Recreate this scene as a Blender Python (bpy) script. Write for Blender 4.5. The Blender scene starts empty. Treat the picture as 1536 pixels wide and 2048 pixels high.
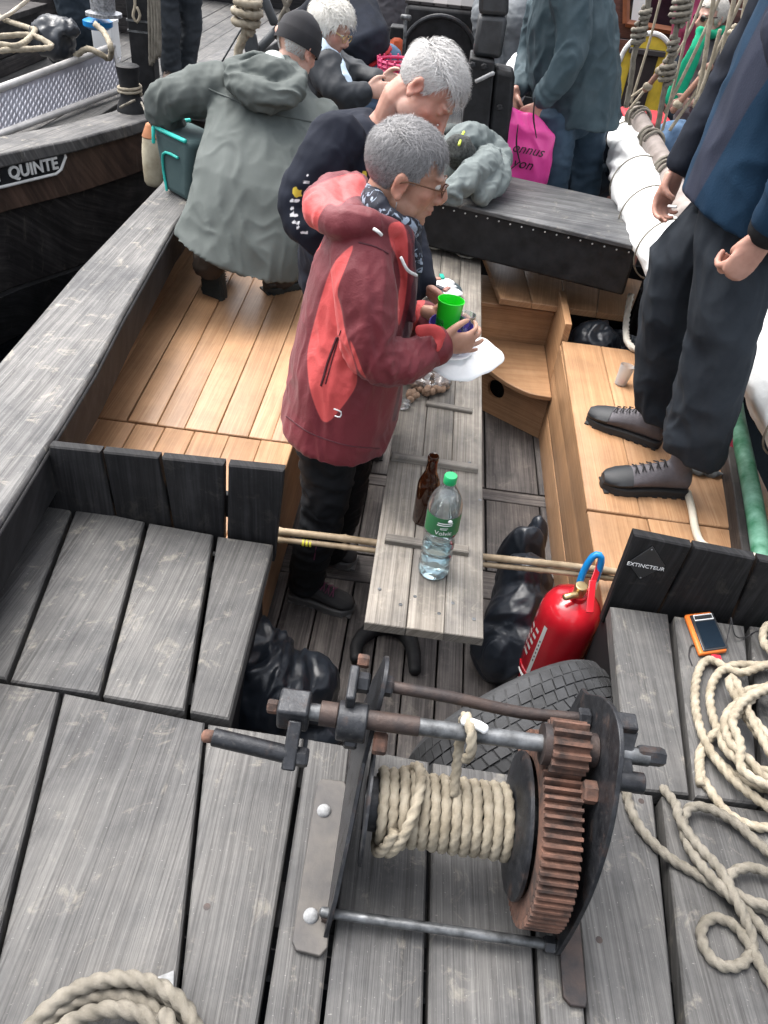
import bpy, bmesh, math, random
import numpy as np
from mathutils import Vector as V, Matrix, noise

random.seed(7)
scene = bpy.context.scene
C = scene.collection
R = math.radians

# ------------------------------------------------------------------ camera
F, CX, CY, CAMH = 1550.0, 768.0, 1024.0, 2.05
def _basis(nadir=(540, 2860), fwd=(960, -280)):
    d = np.array([nadir[0]-CX, nadir[1]-CY, F]); d /= np.linalg.norm(d)
    y = np.array([fwd[0]-CX, fwd[1]-CY, F]); y -= d*(y@d); y /= np.linalg.norm(y)
    return np.array([np.cross(y, -d), y, -d])
WB = _basis()
cam = bpy.data.objects.new('camera', bpy.data.cameras.new('camera'))
C.objects.link(cam)
_r, _u, _b = WB[:, 0], -WB[:, 1], -WB[:, 2]
cam.matrix_world = Matrix(((_r[0], _u[0], _b[0], 0), (_r[1], _u[1], _b[1], 0), (_r[2], _u[2], _b[2], CAMH), (0, 0, 0, 1)))
cam.data.sensor_fit = 'VERTICAL'
cam.data.sensor_height = 24.0
cam.data.lens = F/2048*24.0
cam.data.clip_start = 0.02
cam.data.clip_end = 3000
scene.camera = cam

# ------------------------------------------------------------------ daylight, overcast
SUN_EL, SUN_AZ = R(62), R(-55)          # azimuth from +Y towards +X
world = bpy.data.worlds.new('World'); scene.world = world; world.use_nodes = True
wn = world.node_tree; wn.nodes.clear()
wo = wn.nodes.new('ShaderNodeOutputWorld'); bg = wn.nodes.new('ShaderNodeBackground')
sky = wn.nodes.new('ShaderNodeTexSky'); sky.sky_type = 'NISHITA'; sky.sun_disc = False
sky.sun_elevation = SUN_EL; sky.sun_rotation = SUN_AZ
sky.air_density = 1.0; sky.dust_density = 6.0; sky.ozone_density = 1.0
hsv = wn.nodes.new('ShaderNodeHueSaturation'); hsv.inputs['Saturation'].default_value = 0.30
wn.links.new(sky.outputs[0], hsv.inputs['Color']); wn.links.new(hsv.outputs[0], bg.inputs['Color'])
wn.links.new(bg.outputs[0], wo.inputs['Surface'])
bg.inputs['Strength'].default_value = 0.15
sun = bpy.data.objects.new('sun', bpy.data.lights.new('sun', 'SUN')); C.objects.link(sun)
sun.data.energy = 0.9; sun.data.angle = R(60); sun.data.color = (1, 0.97, 0.93)
sd = V((math.sin(SUN_AZ)*math.cos(SUN_EL), math.cos(SUN_AZ)*math.cos(SUN_EL), math.sin(SUN_EL)))
sun.rotation_euler = sd.to_track_quat('Z', 'Y').to_euler()
scene.view_settings.view_transform = 'Standard'
scene.view_settings.look = 'None'
scene.view_settings.gamma = 1
scene.view_settings.use_curve_mapping = False
scene.view_settings.exposure = 1.65
scene.render.engine = 'CYCLES'

# ------------------------------------------------------------------ photo pixel -> place
def ray(px, py): return WB @ np.array([px-CX, py-CY, F])
def P(px, py, z):                      # on a level at height z
    r = ray(px, py); t = (z-CAMH)/r[2]; return V((t*r[0], t*r[1], z))
def J(px, py, Y):                      # on a cross plane of the boat
    r = ray(px, py); t = Y/r[1]; return V((t*r[0], Y, CAMH+t*r[2]))
def JX(px, py, X):
    r = ray(px, py); t = X/r[0]; return V((X, t*r[1], CAMH+t*r[2]))
def proj(p):
    c = WB.T @ (np.array(p)-np.array([0, 0, CAMH])); return c[0]/c[2]*F+CX, c[1]/c[2]*F+CY
def projn(A):
    c = (A-np.array([0, 0, CAMH])) @ WB; return c[:, 0]/c[:, 2]*F+CX, c[:, 1]/c[:, 2]*F+CY

# ------------------------------------------------------------------ objects
BASE = {}
def tag(o, label, cat, group=None, kind=None):
    if label: o['label'] = label
    if cat: o['category'] = cat
    if group: o['group'] = group
    if kind: o['kind'] = kind
    return o
def thing(name, label, cat, loc=(0, 0, 0), group=None):
    o = bpy.data.objects.new(name, None); C.objects.link(o)
    o.location = loc; o.empty_display_size = 0.1; BASE[o.name] = V(loc)
    return tag(o, label, cat, group)
def link(name, me, mats=None, parent=None):
    o = bpy.data.objects.new(name, me); C.objects.link(o)
    if mats is not None:
        for m in (mats if isinstance(mats, (list, tuple)) else [mats]): me.materials.append(m)
    if parent is not None:
        o.parent = parent
        if parent.name in BASE: o.matrix_parent_inverse = Matrix.Translation(-BASE[parent.name])
    return o

def spl(pts, step=0.02, closed=False):
    pts = [V(p) for p in pts]; n = len(pts); out = []
    rng = n if closed else n-1
    for i in range(rng):
        if closed: p0, p1, p2, p3 = pts[i-1], pts[i], pts[(i+1) % n], pts[(i+2) % n]
        else:
            p1, p2 = pts[i], pts[i+1]
            p0 = pts[i-1] if i else p1*2-p2
            p3 = pts[i+2] if i+2 < n else p2*2-p1
        k = max(2, int((p2-p1).length/step))
        for j in range(k):
            t = j/k
            out.append(0.5*((2*p1)+(p2-p0)*t+(2*p0-5*p1+4*p2-p3)*t*t+(3*p1-p0-3*p2+p3)*t**3))
    if not closed: out.append(pts[-1].copy())
    return out

def frames(pts, closed=False):
    n = len(pts); T = []
    for i in range(n):
        a = pts[i-1] if (i or closed) else pts[i]; b = pts[(i+1) % n] if (i < n-1 or closed) else pts[i]
        t = (b-a); T.append(t.normalized() if t.length > 1e-9 else (T[-1] if T else V((0, 0, 1))))
    ref = V((0, 0, 1)) if abs(T[0].z) < 0.9 else V((1, 0, 0))
    N = [(ref-T[0]*ref.dot(T[0])).normalized()]
    for i in range(1, n):
        v = N[-1]-T[i]*N[-1].dot(T[i])
        N.append(v.normalized() if v.length > 1e-6 else N[-1])
    return T, N, [T[i].cross(N[i]) for i in range(n)]

class MB:
    def __init__(s): s.v = []; s.f = []; s.m = []; s.uv = {}
    def add(s, vs, fs, m=0):
        o = len(s.v); s.v += [tuple(v) for v in vs]; s.f += [tuple(i+o for i in f) for f in fs]; s.m += [m]*len(fs); return s
    def rings(s, rings, caps=True, closed=False, m=0):
        n = len(rings[0]); vs = [p for r in rings for p in r]; fs = []; k = len(rings)
        for i in range(k if closed else k-1):
            a, b = i*n, ((i+1) % k)*n
            for j in range(n): fs.append((a+j, a+(j+1) % n, b+(j+1) % n, b+j))
        if caps and not closed: fs.append(tuple(range(n))[::-1]); fs.append(tuple((k-1)*n+j for j in range(n)))
        return s.add(vs, fs, m)
    def tube(s, pts, r, n=10, caps=True, closed=False, flat=None, side=None, m=0, rnd=True):
        pts = [V(p) for p in pts]; k = len(pts)
        rr = r if isinstance(r, (list, tuple)) else [r]*k
        if len(rr) != k:
            x = np.linspace(0, 1, k); rr = list(np.interp(x, np.linspace(0, 1, len(rr)), rr))
        ff = flat if isinstance(flat, (list, tuple)) else [flat or 1]*k
        if len(ff) != k: ff = list(np.interp(np.linspace(0, 1, k), np.linspace(0, 1, len(ff)), ff))
        T, N, B = frames(pts, closed); rings = []
        for i in range(k):
            nn, bb = N[i], B[i]
            if side is not None:
                sv = V(side); bb = (sv-T[i]*sv.dot(T[i])).normalized(); nn = bb.cross(T[i])
            rings.append([pts[i]+bb*(math.cos(a)*rr[i])+nn*(math.sin(a)*rr[i]*ff[i]) for a in [2*math.pi*j/n for j in range(n)]])
        if caps and rnd and not closed:           # rounded ends
            for e, (i, sg) in enumerate(((0, -1), (k-1, 1))):
                r0 = rings[i] if e == 0 else rings[-1]; c = pts[i]; h = rr[i]*0.6
                extra = []
                for q in (0.6, 0.95): extra.append([c+T[i]*sg*h*q+(V(p)-c)*math.sqrt(1-q*q) for p in (rings[0] if e == 0 else rings[-1])])
                if e == 0: rings = extra[::-1]+rings
                else: base = rings[-1]; rings = rings+[[c+T[i]*h*q+(V(p)-c)*math.sqrt(1-q*q) for p in base] for q in (0.6, 0.95)]
        return s.rings(rings, caps, closed, m)
    def rope(s, pts, r, closed=False, pitch=6.0, n=21, m=0, taper=False):
        T, N, B = frames(pts, closed); rings = []; L = 0; k = len(pts)
        tot = sum((pts[i+1]-pts[i]).length for i in range(k-1))+((pts[0]-pts[-1]).length if closed else 0)
        turns = tot/(pitch*r); turns = round(turns*3)/3 if closed else turns
        for i in range(k):
            if i: L += (pts[i]-pts[i-1]).length
            tw = 2*math.pi*turns*L/max(tot, 1e-6); ring = []
            for j in range(n):
                a = 2*math.pi*j/n; ph = (a-tw) % (2*math.pi/3)-math.pi/3
                rad = r*(0.475*math.cos(ph)+math.sqrt(max(0, 0.525**2-(0.475*math.sin(ph))**2)))
                ring.append(pts[i]+N[i]*math.cos(a)*rad+B[i]*math.sin(a)*rad)
            rings.append(ring)
        return s.rings(rings, True, closed, m)
    def lathe(s, prof, o, ax=(0, 0, 1), n=24, m=0, caps=True):
        ax = V(ax).normalized(); u = ax.orthogonal().normalized(); w = ax.cross(u); o = V(o)
        return s.rings([[o+ax*h+(u*math.cos(2*math.pi*j/n)+w*math.sin(2*math.pi*j/n))*max(r, 1e-4) for j in range(n)] for r, h in prof], caps, False, m)
    def cyl(s, a, b, r, n=16, m=0): return s.rings([[p for p in q] for q in _cyl(a, b, r, n)], True, False, m)
    def ell(s, c, r, M=None, nu=16, nv=10, m=0):
        c = V(c); vs = []; fs = []
        M = M or Matrix.Identity(3)
        rings = []
        for i in range(1, nv):
            t = math.pi*i/nv
            rings.append([c+M @ V((r[0]*math.sin(t)*math.cos(2*math.pi*j/nu), r[1]*math.sin(t)*math.sin(2*math.pi*j/nu), r[2]*math.cos(t))) for j in range(nu)])
        top = c+M @ V((0, 0, r[2])); bot = c-M @ V((0, 0, r[2]))
        vs = [top]+[p for q in rings for p in q]+[bot]
        for j in range(nu): fs.append((0, 1+j, 1+(j+1) % nu)); e = 1+(nv-2)*nu; fs.append((len(vs)-1, e+(j+1) % nu, e+j))
        for i in range(nv-2):
            for j in range(nu): a = 1+i*nu; b = a+nu; fs.append((a+j, b+j, b+(j+1) % nu, a+(j+1) % nu))
        return s.add(vs, fs, m)
    def prism(s, poly, o, u, v, w, m=0):        # poly in (u,v), extruded by vector w
        o, u, v, w = V(o), V(u), V(v), V(w); n = len(poly)
        a = [o+u*p[0]+v*p[1] for p in poly]; b = [p+w for p in a]
        if u.cross(v).dot(w) < 0: a, b = b, a
        fs = [tuple(range(n))[::-1], tuple(range(n, 2*n))]+[(i, (i+1) % n, n+(i+1) % n, n+i) for i in range(n)]
        area = sum(poly[i][0]*poly[(i+1) % n][1]-poly[(i+1) % n][0]*poly[i][1] for i in range(n))
        if area < 0: fs = [f[::-1] for f in fs]
        return s.add(a+b, fs, m)
    def box(s, c, h, M=None, m=0):
        c = V(c); M = M or Matrix.Identity(3)
        vs = [c+M @ V((x*h[0], y*h[1], z*h[2])) for z in (-1, 1) for y in (-1, 1) for x in (-1, 1)]
        return s.add(vs, [(0, 2, 3, 1), (4, 5, 7, 6), (0, 1, 5, 4), (2, 6, 7, 3), (0, 4, 6, 2), (1, 3, 7, 5)], m)
    def mesh(s, name='m', smooth=True, angle=40):
        me = bpy.data.meshes.new(name); me.from_pydata(s.v, [], s.f)
        if any(s.m): me.polygons.foreach_set('material_index', s.m)
        me.polygons.foreach_set('use_smooth', [smooth]*len(s.f))
        me.update()
        if smooth and angle: me.set_sharp_from_angle(angle=R(angle))
        return me
    def build(s, name, mats, parent=None, smooth=True, angle=40, bevel=0, bseg=2):
        o = link(name, s.mesh(name, smooth, angle), mats, parent)
        if bevel:
            b = o.modifiers.new('Bevel', 'BEVEL'); b.width = bevel; b.segments = bseg; b.limit_method = 'ANGLE'; b.angle_limit = R(35)
        return o
def _cyl(a, b, r, n):
    a, b = V(a), V(b); ax = (b-a).normalized(); u = ax.orthogonal().normalized(); w = ax.cross(u)
    return [[p+(u*math.cos(2*math.pi*j/n)+w*math.sin(2*math.pi*j/n))*r for j in range(n)] for p in (a, b)]

def evalmesh(me, mods):
    o = bpy.data.objects.new('tmp', me); C.objects.link(o)
    for t, kw in mods:
        md = o.modifiers.new(t, t)
        for k, v in kw.items(): setattr(md, k, v)
    dg = bpy.context.evaluated_depsgraph_get()
    m2 = bpy.data.meshes.new_from_object(o.evaluated_get(dg))
    bpy.data.objects.remove(o); return m2
def remesh(mb, voxel, smooth=3, fac=0.5):
    me = evalmesh(mb.mesh('t', True, 0), [('REMESH', dict(mode='VOXEL', voxel_size=voxel, use_smooth_shade=True)), ('SMOOTH', dict(iterations=smooth, factor=fac))])
    me.materials.clear(); return me
def getco(me):
    a = np.empty(len(me.vertices)*3, dtype=np.float64); me.vertices.foreach_get('co', a); return a.reshape(-1, 3)
def getno(me):
    a = np.empty(len(me.vertices)*3, dtype=np.float32); me.vertices.foreach_get('normal', a); return a.reshape(-1, 3).astype(np.float64)
def setco(me, a): me.vertices.foreach_set('co', a.astype(np.float32).ravel()); me.update()
def folds(me, amp, scale, seed=0, ridged=True, mask=None):
    """cloth folds: ridged noise stretched along a direction; scale = frequencies (x,y,z)"""
    co, no = getco(me), getno(me); off = V((seed*3.1, seed*7.7, seed*1.3)); d = np.empty(len(co))
    for i, p in enumerate(co):
        q = V((p[0]*scale[0], p[1]*scale[1], p[2]*scale[2]))+off
        w = noise.noise(q*0.6)*0.9; q = q+V((w, w, w)); n = noise.noise(q)
        d[i] = (0.35-abs(n)*1.6) if ridged else n
    if mask is not None: d *= mask(co)
    setco(me, co+no*(d*amp)[:, None])
def fattr(me, name, vals):
    a = me.attributes.new(name, 'FLOAT', 'POINT'); a.data.foreach_set('value', np.asarray(vals, dtype=np.float32))
def polysd(px, py, poly):
    """signed distance (inside positive) of points to a polygon"""
    poly = np.array(poly, float); n = len(poly); d = np.full(len(px), 1e9); ins = np.zeros(len(px), bool)
    for i in range(n):
        a, b = poly[i], poly[(i+1) % n]; e = b-a; w = np.stack([px-a[0], py-a[1]], 1)
        t = np.clip((w@e)/max(e@e, 1e-9), 0, 1); q = w-t[:, None]*e; d = np.minimum(d, np.hypot(q[:, 0], q[:, 1]))
        c = ((a[1] > py) != (b[1] > py)); xx = (b[0]-a[0])*(py-a[1])/((b[1]-a[1]) if b[1] != a[1] else 1e-9)+a[0]
        ins ^= c & (px < xx)
    return np.where(ins, d, -d)

# ------------------------------------------------------------------ materials
class NT:
    def __init__(s, name):
        s.mat = bpy.data.materials.new(name); s.mat.use_nodes = True; s.t = s.mat.node_tree; s.t.nodes.clear()
        s.o = s.n('ShaderNodeOutputMaterial'); s.b = s.n('ShaderNodeBsdfPrincipled'); s.l(s.b.outputs[0], s.o.inputs[0])
    def n(s, t, **kw):
        x = s.t.nodes.new(t)
        for k, v in kw.items(): setattr(x, k, v)
        return x
    def l(s, a, b): s.t.links.new(a, b)
    def val(s, sock, v):
        if isinstance(v, (int, float)): sock.default_value = v
        elif isinstance(v, tuple): sock.default_value = v if len(v) == len(sock.default_value) else tuple(v)+(1,)
        else: s.l(v, sock)
    def co(s, kind='Object', scale=(1, 1, 1), rnd=False):
        tc = s.n('ShaderNodeTexCoord'); out = tc.outputs[kind]
        if rnd:
            oi = s.n('ShaderNodeObjectInfo'); mm = s.n('ShaderNodeVectorMath', operation='SCALE'); 
            cb = s.n('ShaderNodeCombineXYZ'); 
            for i in range(3): s.l(oi.outputs['Random'], cb.inputs[i])
            s.l(cb.outputs[0], mm.inputs[0]); mm.inputs['Scale'].default_value = 37.0
            ad = s.n('ShaderNodeVectorMath', operation='ADD'); s.l(out, ad.inputs[0]); s.l(mm.outputs[0], ad.inputs[1]); out = ad.outputs[0]
        mp = s.n('ShaderNodeMapping'); s.l(out, mp.inputs[0]); mp.inputs['Scale'].default_value = scale; return mp.outputs[0]
    def noise(s, vec, scale=5, detail=4, rough=0.55, dist=0):
        x = s.n('ShaderNodeTexNoise'); s.l(vec, x.inputs['Vector'])
        x.inputs['Scale'].default_value = scale; x.inputs['Detail'].default_value = detail; x.inputs['Roughness'].default_value = rough; x.inputs['Distortion'].default_value = dist
        return x.outputs['Fac']
    def ramp(s, fac, stops, interp='LINEAR'):
        x = s.n('ShaderNodeValToRGB'); s.l(fac, x.inputs[0]); e = x.color_ramp.elements; x.color_ramp.interpolation = interp
        while len(e) < len(stops): e.new(0.5)
        for k, (p, c) in enumerate(stops): e[k].position = p; e[k].color = (c, c, c, 1) if isinstance(c, (int, float)) else tuple(c)+(1,)
        return x.outputs[0]
    def mix(s, fac, a, b, bt='MIX'):
        x = s.n('ShaderNodeMix', data_type='RGBA', blend_type=bt)
        s.val(x.inputs[0], fac); s.val(x.inputs[6], a); s.val(x.inputs[7], b); return x.outputs[2]
    def math(s, op, a, b=0.0, c=None):
        x = s.n('ShaderNodeMath', operation=op); s.val(x.inputs[0], a); s.val(x.inputs[1], b)
        if c is not None: s.val(x.inputs[2], c)
        return x.outputs[0]
    def attr(s, name): x = s.n('ShaderNodeAttribute', attribute_name=name); return x.outputs['Fac']
    def bump(s, h, strength=0.3, dist=0.01):
        x = s.n('ShaderNodeBump'); s.l(h, x.inputs['Height']); x.inputs['Strength'].default_value = strength; x.inputs['Distance'].default_value = dist
        s.l(x.outputs[0], s.b.inputs['Normal'])
    def set(s, **kw):
        for k, v in kw.items(): s.val(s.b.inputs[k.replace('_', ' ')], v)
        return s.mat
M_ = {}
def mat(name, col, rough=0.6, metal=0, var=0.25, vscale=8, bump=0.15, bscale=60, bdist=0.004, col2=None, spec=0.5, sheen=0, coat=0, rough2=None, sss=0, alpha=None):
    if name in M_: return M_[name]
    t = NT(name); v = t.co('Object', rnd=True); n = t.noise(v, vscale, 5, 0.6)
    c2 = col2 or tuple(min(1, c*(1+var)) for c in col); c1 = tuple(c*(1-var) for c in col) if not col2 else col
    t.set(Base_Color=t.mix(t.ramp(n, [(0.35, 0.0), (0.65, 1.0)]), c1, c2), Metallic=metal, Specular_IOR_Level=spec)
    if rough2 is not None: t.set(Roughness=t.math('MULTIPLY_ADD', t.ramp(t.noise(v, vscale*2.3, 4), [(0.3, 0.0), (0.7, 1.0)]), rough2-rough, rough))
    else: t.set(Roughness=rough)
    if sheen: t.set(Sheen_Weight=sheen)
    if coat: t.set(Coat_Weight=coat, Coat_Roughness=0.15)
    if sss: t.set(Subsurface_Weight=sss, Subsurface_Scale=0.01); t.b.inputs['Subsurface Radius'].default_value = (1, 0.35, 0.2)
    if bump: t.bump(t.noise(v, bscale, 5, 0.65), bump, bdist)
    M_[name] = t.mat; return t.mat

def wood(name, dark, mid, light, gu=70, gv=1.6, scuff=0.5, bump=0.5, rough=0.7, rough2=0.5, pvar=0.35, knots=True, stain=(0.5, 0.45, 0.36), coat=0, spec=0.4, blot=1.0):
    """board material: grain runs along V of the UV map (metres)"""
    t = NT(name); uv = t.co('UV', rnd=True)
    mp = t.n('ShaderNodeMapping'); t.l(uv, mp.inputs[0]); mp.inputs['Scale'].default_value = (1, 1, 1)
    lo = t.noise(mp.outputs[0], 3.0, 3, 0.5)                      # slow drift of the grain
    s1 = t.n('ShaderNodeMapping'); t.l(uv, s1.inputs[0]); s1.inputs['Scale'].default_value = (gu, gv, 1)
    ad = t.n('ShaderNodeVectorMath', operation='ADD'); t.l(s1.outputs[0], ad.inputs[0])
    sc = t.n('ShaderNodeVectorMath', operation='SCALE'); t.l(lo, sc.inputs[0]); sc.inputs['Scale'].default_value = 2.2; t.l(sc.outputs[0], ad.inputs[1])
    g = t.noise(ad.outputs[0], 1.0, 5, 0.62, 0.4)
    s2 = t.n('ShaderNodeMapping'); t.l(uv, s2.inputs[0]); s2.inputs['Scale'].default_value = (gu*3.2, gv*2, 1)
    g2 = t.noise(s2.outputs[0], 1.0, 3, 0.6)
    gr = t.math('ADD', t.math('MULTIPLY', g, 0.5), t.math('MULTIPLY', g2, 0.5))
    c = t.ramp(gr, [(0.38, dark), (0.5, mid), (0.62, light)])
    oi = t.n('ShaderNodeObjectInfo')
    pv = t.math('MULTIPLY_ADD', oi.outputs['Random'], 2*pvar, 1-pvar)
    cb = t.n('ShaderNodeCombineXYZ'); [t.l(pv, cb.inputs[i]) for i in range(3)]
    c = t.mix(1.0, c, cb.outputs[0], 'MULTIPLY')
    big = t.ramp(t.noise(uv, 4.5, 7, 0.66), [(0.34, (1-.46*blot, 1-.45*blot, 1-.42*blot)), (0.5, (1-.06*blot,)*3), (0.66, (1+.30*blot, 1+.28*blot, 1+.25*blot))])
    c = t.mix(1.0, c, big, 'MULTIPLY')
    if scuff:
        w = t.ramp(t.noise(uv, 16.0, 8, 0.72, 0.6), [(0.57, 0.0), (0.74, 1.0)])
        c = t.mix(t.math('MULTIPLY', w, scuff), c, stain)
        sp = t.ramp(t.noise(uv, 190.0, 2, 0.5), [(0.70, 0.0), (0.76, 1.0)])
        c = t.mix(t.math('MULTIPLY', sp, scuff*0.7), c, (0.55, 0.53, 0.5))
    t.set(Base_Color=c, Roughness=t.math('MULTIPLY_ADD', g, rough2-rough, rough), Specular_IOR_Level=spec)
    if coat: t.set(Coat_Weight=coat, Coat_Roughness=0.3)
    t.bump(gr, bump, 0.004)
    M_[name] = t.mat; return t.mat
# ------------------------------------------------------------------ shared materials
DECK = wood('weathered_deck', (0.052, 0.0505, 0.0495), (0.080, 0.0785, 0.077), (0.112, 0.110, 0.107), 100, 0.5, 0.30, 0.7, pvar=0.16, spec=.3, blot=.9)
FLOOR = wood('cockpit_floor', (0.035, 0.030, 0.029), (0.072, 0.063, 0.060), (0.12, 0.108, 0.10), 60, 1.4, 0.16, 0.4, pvar=0.25)
TABLE = wood('grey_table', (0.10, 0.088, 0.074), (0.165, 0.148, 0.127), (0.235, 0.215, 0.188), 80, 0.8, 0.28, 0.35, pvar=0.12)
OAK = wood('bench_oak', (0.275, 0.148, 0.074), (0.335, 0.190, 0.099), (0.40, 0.240, 0.132), 70, 0.7, 0.10, 0.10, rough=0.5, rough2=0.38, pvar=0.12, stain=(0.5, 0.36, 0.22), coat=0.1, blot=.45)
BLACKW = wood('black_painted_boards', (0.008, 0.008, 0.009), (0.013, 0.013, 0.014), (0.022, 0.022, 0.024), 50, 1.5, 0.05, 0.2, rough=0.75, rough2=0.6, pvar=0.2, spec=.22)
GUNW = wood('tarred_gunwale', (0.045, 0.044, 0.044), (0.085, 0.083, 0.082), (0.135, 0.132, 0.128), 70, 0.7, 0.5, 0.7, pvar=0.1)
DARKW = wood('dark_boat_wood', (0.018, 0.016, 0.016), (0.038, 0.034, 0.034), (0.075, 0.068, 0.066), 45, 1.3, 0.15, 0.4, pvar=0.25)
BROWNW = wood('brown_boat_wood', (0.03, 0.018, 0.013), (0.055, 0.033, 0.024), (0.09, 0.055, 0.04), 45, 1.3, 0.12, 0.3, pvar=0.2)
BLACK = mat('black_paint', (0.011, 0.0115, 0.013), 0.5, var=0.5, vscale=12, bump=0.12, bscale=40, rough2=0.75, spec=.3)
t = NT('dark_iron'); v = t.co('Object', rnd=True); pa = t.ramp(t.noise(v, 16, 7, .68), [(.56, 0.0), (.68, 1.0)]); sp_i = t.ramp(t.noise(v, 90, 4, .6), [(.58, 0.0), (.68, 1.0)])
c_i = t.mix(t.ramp(t.noise(v, 30, 6, .7), [(.35, 0.0), (.65, 1.0)]), (.010, .011, .0135), (.034, .036, .041)); c_i = t.mix(t.math('MULTIPLY', pa, .6), c_i, (.060, .034, .024)); c_i = t.mix(t.math('MULTIPLY', sp_i, .35), c_i, (.09, .088, .085))
t.set(Base_Color=c_i, Metallic=.35, Roughness=t.math('MULTIPLY_ADD', pa, .4, .38)); t.bump(t.noise(v, 110, 6, .7), .45, .002); IRON = t.mat
STEEL = mat('worn_steel', (0.12, 0.125, 0.13), 0.38, 0.7, var=0.6, vscale=30, bump=0.2, bscale=120, bdist=0.001, rough2=0.6)
RUST = mat('rust', (0.036, 0.024, 0.020), 0.85, 0.1, vscale=26, col2=(0.165, 0.082, 0.056), bump=0.7, bscale=140, bdist=0.002)
RUSTD = mat('dark_rust', (0.018, 0.017, 0.019), 0.55, 0.35, vscale=16, col2=(0.060, 0.040, 0.033), bump=0.6, bscale=120, bdist=0.002)
ROPE = mat('cream_rope', (0.23, 0.195, 0.14), 0.9, 0, vscale=30, col2=(0.37, 0.325, 0.25), bump=0.9, bscale=420, bdist=0.0022)
ROPEG = mat('grey_rope', (0.13, 0.117, 0.093), 0.9, 0, vscale=25, col2=(0.22, 0.20, 0.165), bump=0.9, bscale=420, bdist=0.0022)
CANVAS = mat('white_canvas', (0.66, 0.67, 0.66), 0.85, 0, vscale=4, col2=(0.80, 0.81, 0.80), bump=0.3, bscale=14, bdist=0.01)
BAG = mat('black_plastic', (0.014, 0.018, 0.025), 0.30, 0, var=0.3, bump=0.3, bscale=30, bdist=0.004, spec=0.6, rough2=0.4)
SKIN = mat('skin', (0.46, 0.25, 0.18), 0.5, 0, vscale=22, col2=(0.57, 0.34, 0.26), bump=0.12, bscale=220, bdist=0.001, sss=0.12)
SKINR = mat('ruddy_skin', (0.40, 0.20, 0.145), 0.5, 0, vscale=22, col2=(0.54, 0.30, 0.23), bump=0.12, bscale=220, bdist=0.001, sss=0.12)
WHITE = mat('white_paper', (0.74, 0.75, 0.75), 0.8, 0, var=0.06, bump=0.15, bscale=25)
NAVY = mat('navy_knit', (0.011, 0.014, 0.022), 0.9, 0, var=0.3, vscale=10, bump=0.3, bscale=260, bdist=0.001, spec=.2)
BLKTR = mat('black_trousers', (0.010, 0.011, 0.013), 0.8, 0, var=0.3, bump=0.3, bscale=200, bdist=0.001, spec=.2)
STITCH = mat('pale_trim', (0.55, 0.56, 0.56), 0.5, 0, var=0.1)

# ------------------------------------------------------------------ boards
def board(name, q, th, m, parent=None, along='v', bev=0.004, down=V((0, 0, -1)), jit=0.0015):
    """one plank: q = near-left, near-right, far-right, far-left corners of its face; th = thickness along `down`"""
    a, b, c, d = [V(p) for p in q]; dn = V(down)
    if jit: dz = -dn*random.uniform(0, jit*2); a, b, c, d = [p+dz+V((random.uniform(-jit, jit), random.uniform(-jit, jit), 0)) for p in (a, b, c, d)]
    cen = (a+b+c+d)/4; ax_v = (((c+d)-(a+b))/2); ax_u = (((b+c)-(a+d))/2)
    nu, nv = ax_u.normalized(), ax_v.normalized()
    def ins(p, k): 
        r = p-cen; return p-nu*math.copysign(k, r.dot(nu))-nv*math.copysign(k, r.dot(nv))
    T = [a, b, c, d]
    vs = [p+dn*th for p in T]+[p+dn*bev for p in T]+[ins(p+dn*bev*0.25, bev*0.6) for p in T]+[ins(p, bev*1.4) for p in T]
    fs = [(3, 2, 1, 0), (12, 13, 14, 15)]
    for r in range(3):
        for i in range(4): j = (i+1) % 4; fs.append((r*4+i, r*4+j, r*4+4+j, r*4+4+i))
    me = bpy.data.meshes.new(name); me.from_pydata([tuple(v) for v in vs], [], fs)
    n = nu.cross(nv)
    if n.dot(dn) > 0: me.flip_normals()
    uvl = me.uv_layers.new(name='UVMap')
    for pl in me.polygons:
        for li in pl.loop_indices:
            p = V(vs[me.loops[li].vertex_index])-cen; k = p.dot(dn)
            u, w = p.dot(nu)+k*0.7, p.dot(nv)+k*0.7
            uvl.data[li].uv = (u, w) if along == 'v' else (w, u)
    me.polygons.foreach_set('use_smooth', [True]*len(me.polygons)); me.set_sharp_from_angle(angle=R(28))
    return link(name, me, m, parent)
def lerp(a, b, t): return V(a)+(V(b)-V(a))*t
def boards_between(name, L, Rr, ts, th, m, parent, gap=0.004, along='v', cuts=(0, 1)):
    """planks side by side between two edge lines L=(near,far) and Rr=(near,far); ts = division positions 0..1"""
    for i in range(len(ts)-1):
        w0 = (V(Rr[0])-V(L[0])).length; g = gap/max(w0, 0.01)/2
        for k in range(len(cuts)-1):
            def pt(t, s): return lerp(lerp(L[0], Rr[0], t), lerp(L[1], Rr[1], t), s)
            s0, s1 = cuts[k]+0.0015, cuts[k+1]-0.0015
            board(name, (pt(ts[i]+g, s0), pt(ts[i+1]-g, s0), pt(ts[i+1]-g, s1), pt(ts[i]+g, s1)), th, m, parent, along)

def uvbox(mb, name, m, parent, axis, bevel=0.006, angle=40):
    """a solid timber whose grain runs along `axis`"""
    o = mb.build(name, m, parent, True, angle, bevel); me = o.data; ax = V(axis).normalized(); u = ax.orthogonal().normalized(); w = ax.cross(u)
    uvl = me.uv_layers.new(name='UVMap')
    for lp in me.loops:
        p = me.vertices[lp.vertex_index].co; uvl.data[lp.index].uv = (p.dot(u)*0.8+p.dot(w)*0.6, p.dot(ax))
    return o

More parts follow.
